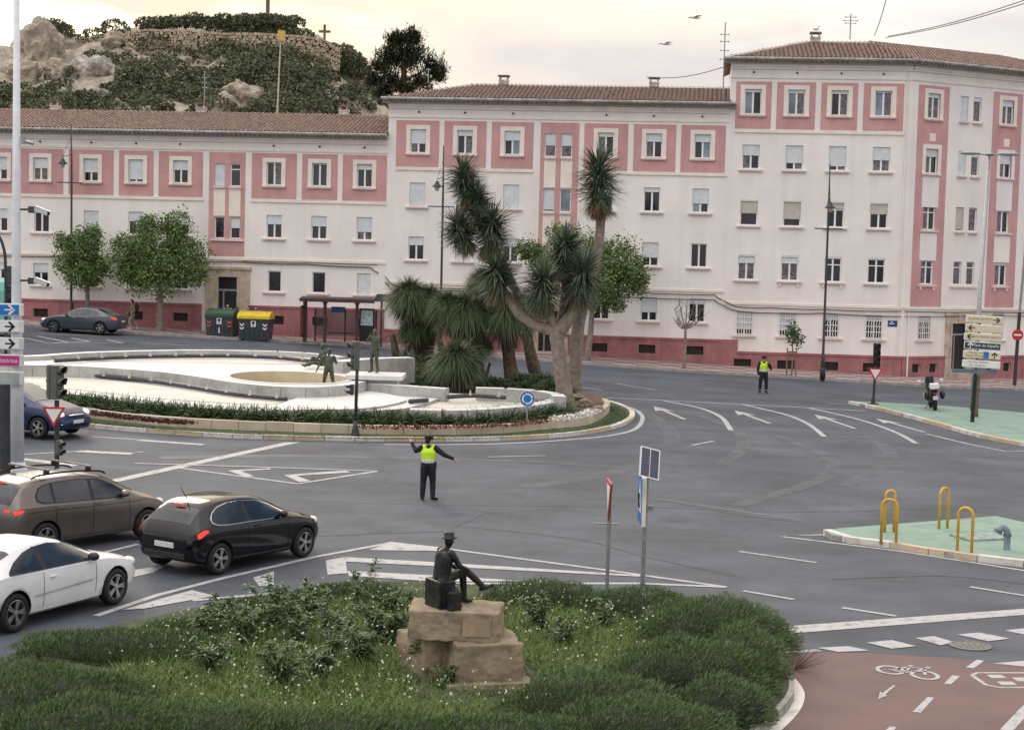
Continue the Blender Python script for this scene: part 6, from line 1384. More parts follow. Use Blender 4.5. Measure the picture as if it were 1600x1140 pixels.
# pedestrian with rucksack walking behind the grey saloon
J = stand(1.74, le=(-.24, -.12, 1.14), lw=(-.22, .06, .95), re=(.24, .12, 1.14), rw=(.2, .28, 1.0), lk=(-.1, .16, .5), la=(-.1, .05, .12), lt=(-.1, .2, .07), rk=(.1, .02, .5), ra=(.1, -.32, .16), rt=(.1, -.2, .05), lean=(0, .04))
TAN = mat('tan_jacket', (.24, .17, .10), .9, .2, 8); KH = mat('beige_trousers', (.28, .23, .16), .9, .15, 8); WSH = mat('white_trainers', (.6, .6, .6), .6)
o = person('walker in tan jacket with dark rucksack passing behind the grey saloon', (207, 515), J, 1.74, R(100), [TAN, KH, SKIN, WSH, HAIR], hgt=.14)
q = MB(); q.sphere((0, -.22, 1.26), (.17, .13, .26), n=14, k=10); q.build('rucksack', mat('dark_rucksack', (.03, .03, .04), .8), o, True)
GREYC = mat('grey_shirt', (.12, .12, .14), .9, .15, 8); WHC = mat('white_shirt', (.62, .63, .65), .85, .08, 8); NAVC = mat('navy_shirt', (.03, .04, .07), .9, .1, 8)
for lab, px_, rz_, top_, h_, ln in [('person in white top bending in the doorway behind the green container', (354, 520), 200, WHC, 1.72, .18), ('person in dark clothes standing between the two containers', (370, 525), 90, NAVC, 1.66, .02), ('person with dark hair at the left behind the yellow container', (388, 522), 160, GREYC, 1.62, .02), ('person in white shirt behind the middle of the yellow container', (399, 522.5), 190, WHC, 1.66, .05), ('second dark-haired person at the right behind the yellow container', (406, 522.5), 170, NAVC, 1.68, .02)]:
    J = stand(h_, lean=(0, ln)); person(lab, px_, J, h_, R(rz_), [top_, UNIF, SKIN, BOOT, HAIR], 'people by the waste containers', .14)
# ================================================================== street furniture
def upv(p): return (p.x, p.y, p.z)
DPOLE = mat('dark_pole_paint', (.035, .04, .045), .5, .15, 6); SIGNW = mat('sign_white', (.72, .73, .72), .4, .04, 6); SIGNR = mat('sign_red', (.48, .03, .04), .4, .06, 6); SIGNB = mat('sign_blue', (.02, .16, .50), .4, .06, 6); SIGNG = mat('sign_grey_back', (.30, .31, .31), .5, .1, 6, metal=.4)
MAG = mat('sign_magenta', (.45, .03, .22), .4, .05, 6); CREAMS = mat('sign_cream', (.66, .58, .40), .45, .05, 6); OCHRE = mat('sign_ochre', (.60, .44, .18), .45, .05, 6); DGREEN = mat('sign_dark_green', (.015, .06, .05), .4, .1, 6); OLIVE = mat('signal_olive_grey', (.10, .11, .095), .6, .12, 6)
LENS = mat('dark_signal_lens', (.03, .028, .025), .25, .2, 10)
def text(name, body, size, m, parent, loc, rot=(R(90), 0, 0), align='CENTER', depth=.002):
    cu = bpy.data.curves.new(name, 'FONT'); cu.body = body; cu.size = size; cu.extrude = depth; cu.align_x = align; cu.align_y = 'CENTER'; cu.materials.append(m)
    tmp = bpy.data.objects.new(name, cu); COL.objects.link(tmp); bpy.context.view_layer.update(); me = bpy.data.meshes.new_from_object(tmp.evaluated_get(bpy.context.evaluated_depsgraph_get())); bpy.data.objects.remove(tmp); me.name = name
    o = link(name, me, parent); o.location = loc; o.rotation_euler = rot; return o
def faceq(p, extra=0): return math.atan2(p.x, p.y) * -1 + extra       # rotation so local -y looks at the viewer's side
def signal(parent, c, w_=.30, hgt=.95, n=3, m=OLIVE, rz=0, depth=.22):
    q = MB(); q.b2((-w_ / 2, -depth / 2, 0), (w_ / 2, depth / 2, hgt)); o = q.build('signal_head', m, parent); o.location = c; o.rotation_euler = (0, 0, rz); bev(o, .03)
    for k in range(n):
        z = hgt * (k + .5) / n; q = MB(); q.lathe([(w_ * .36, 0), (w_ * .36, .012), (.01, .03)], 16, 0, Matrix.Translation((0, -depth / 2, z)) @ Matrix.Rotation(R(90), 4, 'X')); q.build('lens', LENS, o)
        q = MB(); r = w_ * .42; nn = 12
        vs = [(r * math.cos(a), -depth / 2 - d * (1 if d == 0 else (.55 + .45 * math.sin(max(0, min(math.pi, a))))), z + r * math.sin(a)) for d in (0, .2) for a in [R(-30) + R(240) * i / nn for i in range(nn + 1)]]
        q.add(vs, [(i, i + 1, nn + 2 + i, nn + 1 + i) for i in range(nn)]); v = q.build('visor', m, o, True); sol = v.modifiers.new('s', 'SOLIDIFY'); sol.thickness = .012
    return o
def tri_sign(parent, c, s, rz=0, name='yield_sign', tilt=0):
    """point-down triangle: red border, white centre, grey back"""
    q = MB(); h = s * .866; q.prism([(-s / 2, 0, h / 3), (s / 2, 0, h / 3), (0, 0, -2 * h / 3)], (0, .03, 0)); o = q.build(name, [SIGNR], parent); o.location = c; o.rotation_euler = (0, 0, rz); bev(o, .008)
    k = .68; q = MB(); q.prism([(-s / 2 * k, -.006, h / 3 * k), (s / 2 * k, -.006, h / 3 * k), (0, -.006, -2 * h / 3 * k)], (0, .004, 0)); q.build('sign_face', SIGNW, o)
    q = MB(); q.prism([(-s / 2 * .97, .031, h / 3 * .97), (s / 2 * .97, .031, h / 3 * .97), (0, .031, -2 * h / 3 * .97)], (0, .004, 0)); q.build('sign_back', SIGNG, o); return o
# ---- lamp posts with lantern, along the far pavement
def lamp_post(label, px, top_px, lant_px, cross_px=None):
    b = P(*px, .14); t = thing('lamp_post', label, 'lamp post', upv(b), 0, 'dark lamp posts with lanterns'); tp = AT(*top_px, b.y) - b; ln = AT(*lant_px, b.y) - b
    q = MB(); lz = ln.z; q.tube([(0, 0, -.1), (0, 0, 1.2), (tp.x * .3, 0, 1.25), (tp.x * .6, 0, lz), (tp.x, 0, tp.z)], [.11, .10, .075, .055, .03], 10); q.lathe([(.15, 0), (.15, .5), (.12, .6)], 12); q.build('post', DPOLE, t, True)
    sx = -1 if ln.x < 0 else 1
    q = MB(); q.tube([(tp.x * .6, 0, lz + .55), (ln.x, 0, lz + .42), (ln.x, 0, lz + .25)], .02, 6); q.tube([(tp.x * .8, 0, lz + 1.6), (ln.x, 0, lz + .42)], .01, 5); q.b2((-.75 + ln.x * .3, -.02, lz - 1.12), (.75 + ln.x * .3, .02, lz - 1.06)); q.build('bracket', DPOLE, t)
    q = MB(); q.lathe([(.30, 0), (.28, .03), (.14, .14), (.10, .28), (.03, .32)], 16, 0, Matrix.Translation((ln.x, 0, lz))); lh = q.build('lantern', DPOLE, t, True)
    q = MB(); q.lathe([(.02, -.25), (.10, -.2), (.15, -.05), (.16, 0)], 14, 0, Matrix.Translation((ln.x, 0, lz))); q.build('globe', mat('lamp_globe', (.5, .47, .38), .3, .1, 5), lh, True)
lamp_post('dark lamp post with lantern standing behind the small plane tree on the left', (112, 505), (111, 195), (98, 256))
lamp_post('dark lamp post with lantern rising behind the ponytail palms', (688, 548), (693, 228), (683, 292))
lamp_post('dark lamp post with lantern between the far officer and the far traffic light', (1285, 592), (1297, 256), (1297, 325))
# ---- twin-arm street light on the right
b = P(1520, 641, .13); t = thing('street_light', 'tall grey street light with two flat heads behind the direction signs', 'lamp post', upv(b)); tp = AT(1546, 243, b.y) - b
q = MB(); q.tube([(0, 0, -.1), (0, 0, 1.5), (tp.x, 0, tp.z)], [.13, .12, .055], 10); q.build('post', MGREY, t, True)
for sg in (-1, 1):
    q = MB(); q.tube([(tp.x, 0, tp.z), (tp.x + sg * .5, 0, tp.z + .06)], .03, 6); q.build('arm', MGREY, t); q = MB(); q.sphere((tp.x + sg * .85, 0, tp.z + .08), (.48, .17, .085), n=14); q.build('lamp_head', mat('lamp_head_grey', (.30, .32, .35), .4, .1), t, True)
q = MB(); q.sphere((tp.x, 0, tp.z + .05), (.2, .12, .08)); q.build('hub', MGREY, t, True)
# ---- far traffic light with yield sign
b = P(1364, 632, .1); t = thing('traffic_light', 'small far traffic light above a yield sign at the island tip', 'traffic light', upv(b)); hz = (AT(1367, 535, b.y) - b).z
q = MB(); q.tube([(0, 0, 0), (.06, 0, hz - .9)], .06, 8); q.b2((-.22, -.22, -.02), (.22, .22, .06)); q.lathe([(.12, 0), (.07, .35)], 10); q.build('post', DPOLE, t); signal(t, (.06, -.1, hz - .92), .30, .9, m=BLACK); tri_sign(t, (.02, -.16, hz - 1.32), .68)
# ---- direction sign stack on the right island
b = P(1519, 659, .13); t = thing('direction_signs', 'stack of six yellow, green and white direction boards on the far green island', 'signpost', upv(b), R(-4)); k = b.y / 2600; zt = lambda y: (AT(1530, y, b.y) - b).z
q = MB(); q.tube([(0, 0, -.1), (.05, 0, zt(585))], .085, 8); q.tube([(.05, 0.02, zt(586)), (.15, 0.02, zt(492))], .05, 8); q.build('post', BLACK, t)
rowsS = [(499, 1537, 57, CREAMS, 'Estación de FF.CC.', OCHRE, 1), (513, 1536, 57, CREAMS, '', OCHRE, -1), (526.5, 1534, 57, CREAMS, 'Información turística', OCHRE, -1), (540, 1534, 57, DGREEN, 'Plaza de España', SIGNW, -2), (554, 1533, 58, CREAMS, 'Museo del\nTeatro Romano', OCHRE, 2), (568.5, 1532, 59, SIGNW, 'Parking Público\nAv. América', SIGNG, 0)]
for y, xc, w_, m, tx, tm, ar in rowsS:
    c_ = AT(xc, y, b.y) - b; W_ = w_ * k; H_ = 11.8 * k
    q = MB(); q.b2((-W_ / 2, -.02, -H_ / 2), (W_ / 2, .03, H_ / 2)); o = q.build('sign_board', SIGNW, t); o.location = (c_.x, -.12, c_.z); o.rotation_euler = (0, .035, 0); bev(o, .03)
    q = MB(); q.b2((-W_ / 2 + .03, -.026, -H_ / 2 + .03), (W_ / 2 - .03, -.021, H_ / 2 - .03)); q.build('board_face', m, o)
    dx = {1: -.12, -1: .18, -2: .12, 2: -.25, 0: -.15}[ar]
    if tx: text('lettering', tx, .13 if '\n' in tx or len(tx) > 17 else .17, mat('sign_ink_brown', (.30, .20, .05), .6) if m is CREAMS else (SIGNW if m is DGREEN else mat('sign_ink_grey', (.2, .25, .28), .6)), o, (dx, -.029, .02))
    if ar:
        ax = {1: W_ / 2 - .25, -1: -W_ / 2 + .25, -2: -W_ / 2 + .25, 2: W_ / 2 - .25}[ar]; th = {1: 0, -1: math.pi, -2: math.pi / 2, 2: math.pi / 2}[ar]; q = MB(); ca, sa = math.cos(th), math.sin(th); rt_ = lambda x, z: (ax + x * ca - z * sa, -.03, x * sa + z * ca)
        for pts in ([(-.14, -.018), (.12, -.018), (.12, .018), (-.14, .018)], [(.14, 0), (.02, .12), (-.03, .09), (.07, 0)], [(.14, 0), (.07, 0), (-.03, -.09), (.02, -.12)]): q.add([rt_(*p_) for p_ in pts], [tuple(range(len(pts)))])
        q.build('arrow', SIGNW if m is DGREEN else BLACK, o)
    if ar == 2: q = MB(); q.b2((W_ / 2 - .7, -.03, -.14), (W_ / 2 - .48, -.027, .14)); q.build('pictogram', SIGNB, o)
q = MB(); q.b2((-.9, -.05, zt(583)), (.9, .0, zt(577))); q.build('bracket', mat('bracket_blue_grey', (.12, .17, .22), .5), t)
b = P(1524, 651, .13); pt = thing('wooden_post', 'weathered grey-brown post just behind the direction signs', 'post', upv(b)); q = MB(); q.tube([(0, 0, -.1), (.03, 0, (AT(1526, 585, b.y) - b).z)], .11, 8); q.build('post', mat('weathered_post', (.16, .13, .10), .9, .25, 5), pt); q = MB(); q.lathe([(.13, 0), (.13, .1)], 8); q.build('collar', mat('weathered_post', (.2, .2, .2)), pt)
# ---- no-entry sign with grey mast
b = P(1585, 602, .14); t = thing('no_entry_sign', 'red round no-entry sign on a dark post at the right edge', 'sign', upv(b)); c_ = AT(1589, 523, b.y) - b
q = MB(); q.tube([(0, 0, -.1), (.1, 0, (AT(1590, 488, b.y) - b).z)], .10, 8); q.build('post', DPOLE, t); q = MB(); q.tube([(.1, 0, (AT(1590, 488, b.y) - b).z), (.3, 0, (AT(1597, 366, b.y) - b).z)], .075, 8); q.build('mast', MGREY, t)
q = MB(); q.lathe([(.31, -.015), (.31, .015)], 28, 0, Matrix.Translation((c_.x, -.13, c_.z)) @ Matrix.Rotation(R(90), 4, 'X')); q.build('sign_disc', SIGNR, t); q = MB(); q.b2((c_.x - .21, -.155, c_.z - .05), (c_.x + .21, -.147, c_.z + .05)); q.build('white_bar', SIGNW, t)
# ---- traffic light on the near side of the fountain
b = P(555, 681, .1); t = thing('traffic_light', 'traffic light with black post in front of the fountain', 'traffic light', upv(b)); hz = (AT(556, 533, b.y) - b).z
q = MB(); q.lathe([(.16, 0), (.15, .06), (.09, .3), (.06, .5)], 12); q.tube([(0, 0, .4), (.03, 0, hz - .1)], .055, 10); q.build('post', DPOLE, t, True); signal(t, (-.05, -.02, hz - .95), .26, .95, rz=R(-55)); o = signal(t, (-.14, -.02, 1.36), .15, .36, 2, m=DGREY, rz=R(-70), depth=.12)
# ---- round blue roundabout sign
b = P(823, 662, .3); t = thing('roundabout_sign', 'round blue roundabout sign standing in the hedge', 'sign', upv(b)); c_ = AT(824, 622.5, b.y) - b; r = 12.5 * b.y / 2600
q = MB(); q.tube([(0, 0, -.1), (c_.x, 0, c_.z)], .03, 8); q.build('post', MGREY, t); D_ = Matrix.Translation((c_.x, -.05, c_.z)) @ Matrix.Rotation(R(90), 4, 'X')
q = MB(); q.lathe([(r, -.012), (r, .012)], 28, 0, D_); q.build('sign_disc', SIGNW, t); q = MB(); q.lathe([(r * .93, .013), (r * .93, .016)], 28, 0, D_); q.build('sign_face', SIGNB, t); q = MB()
for j in range(3):
    a0 = j * 2 * math.pi / 3 + .5; pts = [(r * k_ * math.cos(a0 + R(85) * i / 8), -.07, r * k_ * math.sin(a0 + R(85) * i / 8)) for k_ in (.5, .7) for i in range(9)]; q.add([(c_.x + x, y, c_.z + z) for x, y, z in pts], [(i, i + 1, 10 + i, 9 + i) for i in range(8)])
    a1 = a0 - .05; tipa = a0 - .42; q.add([(c_.x + r * .40 * math.cos(a1), -.07, c_.z + r * .40 * math.sin(a1)), (c_.x + r * .8 * math.cos(a1), -.07, c_.z + r * .8 * math.sin(a1)), (c_.x + r * .6 * math.cos(tipa), -.07, c_.z + r * .6 * math.sin(tipa))], [(0, 1, 2)])
q.build('arrow_ring', SIGNW, t)
# ---- left mast with cameras and direction boards
b = P(27, 738); t = thing('camera_mast', 'tall white mast with traffic cameras and blue, white and magenta direction boards', 'mast', upv(b), 0); k = b.y / 2600; zt = lambda y, x=24: (AT(x, y, b.y) - b).z
q = MB(); q.tube([(0, 0, -.1), (-.02, 0, zt(590)), (-.06, 0, zt(440)), (-.1, 0, zt(-60))], [.19, .17, .125, .075], 14); q.lathe([(.3, 0), (.3, .05), (.2, .3)], 14); q.build('mast', mat('mast_white', (.60, .63, .66), .45, .06, 3), t, True)
def cctv(zc, x1, dome=False):
    q = MB(); q.tube([(-.05, 0, zc), (x1, 0, zc + .01)], .03, 6); q.box((x1 - .08, 0, zc), (.14, .12, .18)); q.build('camera_arm', DGREY, t); q = MB(); q.box((0, 0, 0), (.42, .13, .13)); q.box((.03, 0, .07), (.5, .16, .02)); o = q.build('camera', mat('camera_housing', (.55, .56, .57), .4), t); o.location = (x1 + .22, -.05, zc - .03); o.rotation_euler = (0, R(18), R(-15)); bev(o, .02)
    q = MB(); q.lathe([(.045, 0), (.045, .03)], 10, 0, Matrix.Translation((.21, 0, 0)) @ Matrix.Rotation(R(90), 4, 'Y')); q.build('camera_lens', BLACK, o)
cctv(zt(327), .42); cctv(zt(438), .42); q = MB(); q.b2((.06, -.06, zt(225)), (.16, .06, zt(212))); q.tube([(.2, -.1, zt(221)), (.42, -.1, zt(224))], .05, 8); q.build('sensor', MGREY, t)
boards = [(483.5, SIGNB, None, 17, '>'), (509.5, SIGNW, None, 17, '>'), (536, SIGNW, None, 17, 'o>'), (562.5, MAG, 'histórico', 17, ''), (590, SIGNG, None, 19, '')]
for i, (y, m, tx, hh, ar) in enumerate(boards):
    zc = zt(y); W_ = 2.3; H_ = hh * k * 1.15; x1 = (32 + i * .3 - 27) * k + .06
    q = MB(); q.b2((x1 - W_, -.27, zc - H_ / 2), (x1 + .08, -.22, zc + H_ / 2)); o = q.build('sign_board', mat('board_edge', (.62, .63, .62), .5), t); bev(o, .03); q = MB(); q.b2((x1 - W_, -.277, zc - H_ * .40), (x1 - .05, -.272, zc + H_ * .40)); q.build('board_face', m if m is not SIGNG else mat('board_blank_grey', (.35, .38, .38), .5), o)
    if '>' in ar:
        q = MB(); ax = x1 - .30
        for pts in ([(-.14, -.022), (.1, -.022), (.1, .022), (-.14, .022)], [(.15, 0), (.0, .15), (-.05, .11), (.07, 0)], [(.15, 0), (.07, 0), (-.05, -.11), (.0, -.15)]): q.add([(ax + a_, -.281, zc + b_) for a_, b_ in pts], [tuple(range(len(pts)))])
        q.build('arrow', SIGNW if m is SIGNB else BLACK, o)
    if 'o' in ar: q = MB(); q.lathe([(.045, 0), (.045, .004)], 12, 0, Matrix.Translation((x1 - .68, -.28, zc + .1)) @ Matrix.Rotation(R(90), 4, 'X')); q.add([(x1 - .74, -.281, zc - .12), (x1 - .60, -.281, zc - .12), (x1 - .60, -.281, zc + .06), (x1 - .74, -.281, zc + .02)], [(0, 1, 2, 3)]); q.build('pictogram', BLACK, o)
    if tx: text('lettering', tx, .155, SIGNW, o, (x1 - .09, -.28, zc), align='RIGHT')
b = P(8, 745); t = thing('dark_post', 'thick dark post left of the white mast at the left edge', 'post', upv(b)); q = MB(); q.tube([(0, 0, -.1), (-.03, 0, (AT(9, 600, b.y) - b).z)], .15, 10); q.build('post', DPOLE, t)
# ---- left traffic light with yield sign and repeater
b = P(89, 745); t = thing('traffic_light', 'grey traffic light with yield sign and small repeater beside the white mast', 'traffic light', upv(b)); k = b.y / 2600; zt = lambda y: (AT(88, y, b.y) - b).z
q = MB(); q.tube([(0, 0, -.1), (-.02, 0, zt(625))], .065, 10); q.build('post', DPOLE, t); signal(t, (.0, -.05, zt(623)), .32, zt(570) - zt(623), m=OLIVE, rz=R(62)); o = signal(t, (-.16, .05, zt(623)), .28, zt(570) - zt(623), m=OLIVE, rz=R(-150)); tri_sign(t, (-.05, -.2, zt(645)), 37 * k); signal(t, (.07, -.05, zt(711)), .2, .42, 2, m=OLIVE, rz=R(50), depth=.14)
b = P(-6, 560); t = thing('curved_signal_pole', 'dark curved signal pole with traffic light seen from behind at the left edge', 'traffic light', upv(b)); zt = lambda y: (AT(6, y, b.y) - b).z; k = b.y / 2600
q = MB(); q.tube(spline([(.45, 0, 0), (.42, 0, zt(430)), (.3, 0, zt(385)), (-.15, 0, zt(362)), (-1.2, 0, zt(356))], 6), .07, 8); q.build('pole', DPOLE, t, True); signal(t, (.62, 0, zt(445)), .3, zt(415) - zt(445), m=DGREY, rz=R(180))
# ---- near signs: yield seen edge-on, pedestrian crossing sign with solar panel
b = P(948, 932); t = thing('yield_sign', 'yield sign on a grey post seen nearly edge-on behind the planted island', 'sign', upv(b)); zt = lambda y, x=948: (AT(x, y, b.y) - b).z; k = b.y / 2600
q = MB(); q.tube([(0, 0, -.1), (0, 0, zt(752))], .038, 10); q.b2((-.28, -.03, zt(819)), (.22, .03, zt(817))); q.build('post', MGREY, t); tri_sign(t, (-.03, -.05, zt(771)), .88, R(-88))
b = P(1003, 935); t = thing('crossing_sign', 'blue pedestrian crossing sign with solar panel on a grey post', 'sign', upv(b)); zt = lambda y: (AT(1003, y, b.y) - b).z
q = MB(); q.tube([(0, 0, -.1), (0.02, 0, zt(742))], .045, 10); q.box((.1, -.02, zt(793)), (.12, .06, .1)); q.build('post', MGREY, t)
q = MB(); q.b2((-.42, -.04, -.47), (.42, .04, .47)); o = q.build('sign_box', mat('sign_box_edge', (.62, .60, .55), .5), t); o.location = (-.06, -.06, zt(779)); o.rotation_euler = (0, 0, R(-89)); bev(o, .015)
q = MB(); q.b2((-.39, -.046, -.44), (.39, -.041, .44)); q.build('sign_face', SIGNB, o); q = MB(); q.prism([(-.32, -.05, -.22), (.32, -.05, -.22), (0, -.05, .38)], (0, .003, 0)); q.build('white_triangle', SIGNW, o); q = MB(); q.tube([(0, -.055, .12), (0, -.055, .02)], .03, 6); q.tube([(0, -.055, .03), (-.08, -.055, -.16)], .018, 5); q.tube([(0, -.055, .03), (.08, -.055, -.16)], .018, 5); q.build('walking_figure', BLACK, o)
q = MB(); q.b2((-.20, -.02, -.32), (.20, .02, .32)); o = q.build('solar_panel', mat('panel_frame', (.62, .63, .64), .35, .03, metal=.5), t); o.location = (.06, -.04, zt(723)); o.rotation_euler = (R(-32), R(14), R(14)); q = MB(); q.b2((-.178, -.024, -.295), (-.008, -.021, .295)); q.b2((.008, -.024, -.295), (.178, -.021, .295))
cells_ = q.build('solar_cells', mat('solar_cells', (.012, .02, .06), .15, .2, 12, spec=.7), o); q = MB()
for j in range(1, 9): q.b2((-.178, -.0255, -.295 + j * .0655), (.178, -.0245, -.293 + j * .0655))
q.build('grid_lines', MGREY, o)
# ---- yellow hoops, pipe and slab on the near green island
YEL = mat('yellow_hoop_paint', (.58, .36, .04), .45, .08, 5)
for l0, l1, top, lab in [((1376.5, 846), (1400, 848.5), 780, 'yellow hoop nearest the island tip, front one of the overlapping pair'), ((1382, 831), (1396.5, 831), 766, 'yellow hoop behind the front one of the overlapping pair'), ((1467, 826), (1480, 824.5), 762, 'yellow hoop standing alone at the back of the near green island'), ((1495.5, 861), (1518, 864), 793, 'yellow hoop beside the grey elbow pipe')]:
    a, b2_ = P(*l0, .13), P(*l1, .13); h = (AT((l0[0] + l1[0]) / 2, top, (a.y + b2_.y) / 2) - a).z; d = b2_ - a; r = d.length / 2; d.normalize(); m_ = (a + b2_) / 2
    pts = [a - Vector((0, 0, .05))] + [m_ + d * (-r * math.cos(x)) + Vector((0, 0, h - r + r * math.sin(x))) for x in [math.pi * i / 12 for i in range(13)]] + [b2_ - Vector((0, 0, .05))]; q = MB(); q.tube([p_ - a for p_ in pts], .035, 10); tag(q.build('hoop_barrier', YEL, None, True, loc=upv(a)), lab, 'barrier', 'yellow hoop barriers')
b = P(1573, 858, .13); t = thing('elbow_pipe', 'blue-grey elbow vent pipe rising from the near green island', 'pipe', upv(b)); PB = mat('pipe_blue_grey', (.10, .15, .20), .5, .15, 6)
q = MB(); q.tube(spline([(0, 0, -.05), (0, 0, .28), (-.01, 0, .42), (-.1, 0, .49), (-.19, 0, .46), (-.23, 0, .38)], 4), .075, 12); q.build('pipe', mat('pipe_light_grey', (.22, .27, .31), .5, .15, 6), t, True); q = MB(); q.tube([(-.20, 0, .44), (-.235, 0, .37)], .10, 12); q.tube([(0, 0, .30), (0, 0, .36)], .095, 12); q.build('collar', PB, t)
b = P(1530, 840, .13); q = MB(); q.b2((-.55, -.4, -.01), (.55, .4, .05)); o = q.build('cover_slab', mat('slab_concrete', (.27, .33, .30), .85, .2, 5, .3), None, loc=upv(b), rz=R(20)); tag(o, 'loose rectangular cover slab lying beside the elbow pipe', 'slab')
# ---- waste containers
def container(label, px0, px1, lid, lidm, rz):
    a, b_ = P(*px0, .02), P(*px1, .02); c_ = (a + b_) / 2; W_ = (b_ - a).length; t = thing('waste_container', label, 'container', (c_.x, c_.y + .55, c_.z), rz, 'waste containers by the kerb'); BODY = mat('container_grey', (.045, .055, .065), .55, .12, 5)
    q = MB(); w0, w1 = W_ * .46, W_ * .5; q.add([(-w0, -.42, .12), (w0, -.42, .12), (w0, .42, .12), (-w0, .42, .12), (-w1, -.55, 1.22), (w1, -.55, 1.22), (w1, .55, 1.22), (-w1, .55, 1.22)], [(3, 2, 1, 0), (4, 5, 6, 7), (0, 1, 5, 4), (1, 2, 6, 5), (2, 3, 7, 6), (3, 0, 4, 7)])
    for i in range(1, 6): x = -w0 + 2 * w0 * i / 6; q.b2((x - .015, -.52, .25), (x + .015, -.45, 1.0))
    q.b2((-w1 - .03, -.58, 1.16), (w1 + .03, .58, 1.24)); q.build('bin_body', BODY, t)
    q = MB(); pr = [(-.60, 1.25), (-.58, 1.42), (-.3, 1.60), (.2, 1.66), (.58, 1.5), (.6, 1.25)]; q.prism([(-w1 - .02, y, z) for y, z in pr], (2 * w1 + .04, 0, 0)); 
    for i in range(4): x = -w1 * .75 + w1 * .5 * i; q.tube([(x, -.60, 1.36), (x, -.3, 1.615), (x, .2, 1.675)], .03, 5)
    o = q.build('lid', lidm, t); bev(o, .02)
    q = MB(); q.b2((-.14, -.555, .80), (.14, -.548, 1.16)); s_ = q.build('label_plate', SIGNW, t); s_.rotation_euler = (0, 0, 0); q = MB(); q.lathe([(.09, 0), (.09, .004)], 14, 0, Matrix.Translation((0, -.558, 1.03)) @ Matrix.Rotation(R(90), 4, 'X')); q.b2((-.08, -.562, .84), (.08, -.558, .88)); q.build('label_print', mat('label_print', (.03, .04, .08), .5), s_)
    for sx in (-1, 1):
        q = MB()
        for z in (.62, .82): q.add([(sx * w1 * .72 - .12, -.54, z + .1), (sx * w1 * .72, -.54, z), (sx * w1 * .72, -.54, z + .09), (sx * w1 * .72 - .12, -.54, z + .19)], [(0, 1, 2, 3)]); q.add([(sx * w1 * .72 + .12, -.54, z + .1), (sx * w1 * .72, -.54, z), (sx * w1 * .72, -.54, z + .09), (sx * w1 * .72 + .12, -.54, z + .19)], [(3, 2, 1, 0)])
        q.build('chevron', SIGNW if lid == 'y' else mat('chevron_red', (.5, .12, .1), .5), t)
    for sx in (-1, 1):
        for y in (-.3, .3): q = MB(); q.lathe([(.09, -.03), (.09, .03)], 12, 0, Matrix.Translation((sx * w0 * .8, y, .09)) @ Matrix.Rotation(R(90), 4, 'Y')); q.build('castor', TYRE, t)
    q = MB(); q.b2((-.03, -.53, .3), (.03, -.51, .62)); q.build('pedal_bar', SIGNW if lid == 'g' else DGREY, t)
container('dark grey waste container with a green lid by the doorway', (322, 527), (365, 530), 'g', mat('green_lid', (.035, .085, .045), .5, .1, 4), R(-6))
container('dark grey waste container with a yellow lid left of the bus shelter', (374, 531), (420, 535), 'y', mat('yellow_lid', (.62, .46, .02), .5, .08, 4), R(-6))
# ---- bus shelter
a = P(474, 534, .14); b_ = P(582, 541, .14); d = b_ - a; d.z = 0; L = d.length; rz = math.atan2(d.y, d.x); t = thing('bus_shelter', 'dark bus shelter with glass back and curved roof by the kerb', 'bus shelter', upv(a), rz); FR = mat('shelter_frame', (.06, .035, .035), .45, .15, 5); zt = lambda y: (AT(480, y, a.y) - a).z; H_ = zt(466)
k = L / 108.0; xs_ = lambda x: (x - 474) * k
for x, w_ in ((476, .22), (507, .15), (557, .15)): q = MB(); q.b2((xs_(x) - w_ / 2, -.08, 0), (xs_(x) + w_ / 2, .08, H_ - .1)); q.build('post', FR, t)
for x in (487, 534, 583): q = MB(); q.b2((xs_(x) - .04, .9, 0), (xs_(x) + .04, 1.0, H_ - .6)); q.build('post', FR, t)
q = MB(); n = 10; pr = [(-.55 + 1.75 * i / n, H_ + .12 * math.sin(math.pi * i / n)) for i in range(n + 1)]; q.prism([(-.15, y, z) for y, z in pr] + [(-.15, y, z - .08) for y, z in reversed(pr)], (L * 1.0 + .3, 0, 0)); q.b2((-.15, -.6, H_ - .16), (L + .15, -.5, H_ + .03)); q.build('roof', FR, t)
SGL = mat('shelter_glass', (.5, .5, .5), .05, .02, trans=.92)
for x0, x1 in ((487, 534), (534, 583)): q = MB(); q.b2((xs_(x0) + .05, .94, .35), (xs_(x1) - .05, .955, H_ - .7)); q.build('glass_panel', SGL, t)
q = MB(); q.b2((xs_(507), .85, .48), (xs_(557), .92, .56)); q.build('bench_rail', FR, t); q = MB(); q.b2((xs_(512), .90, 2.0 - .32), (xs_(534), .93, 2.0)); q.build('stop_panel', mat('stop_panel_blue', (.03, .13, .35), .4), t)
q = MB(); q.b2((xs_(474) - .1, -.5, .3), (xs_(474) + .0, .9, H_ - .4)); q.build('advert_case', FR, t); q = MB(); q.b2((xs_(474) + .0, -.4, .45), (xs_(474) + .02, .8, H_ - .55)); q.build('poster', mat('red_poster', (.35, .06, .05), .5, .3, 3), t)
for x in (507, 557):
    for sg in (-1, 1): q = MB(); q.tube([(xs_(x), 0, H_ - .35), (xs_(x) + sg * .25, 0, H_ - .05)], .03, 5); q.build('brace', FR, t)
b = P(571, 541, .14); t = thing('information_panel', 'dark information panel with a lit map beside the bus shelter', 'panel', (b.x, b.y + .6, b.z), rz); q = MB(); q.b2((-.42, -.05, .25), (.42, .05, 2.1)); o = q.build('case', BLACK, t); bev(o, .02); q = MB(); q.b2((-.34, -.06, 1.15), (.34, -.052, 2.0)); q.build('map', mat('map_print', (.42, .55, .55), .4, .25, 9), t)
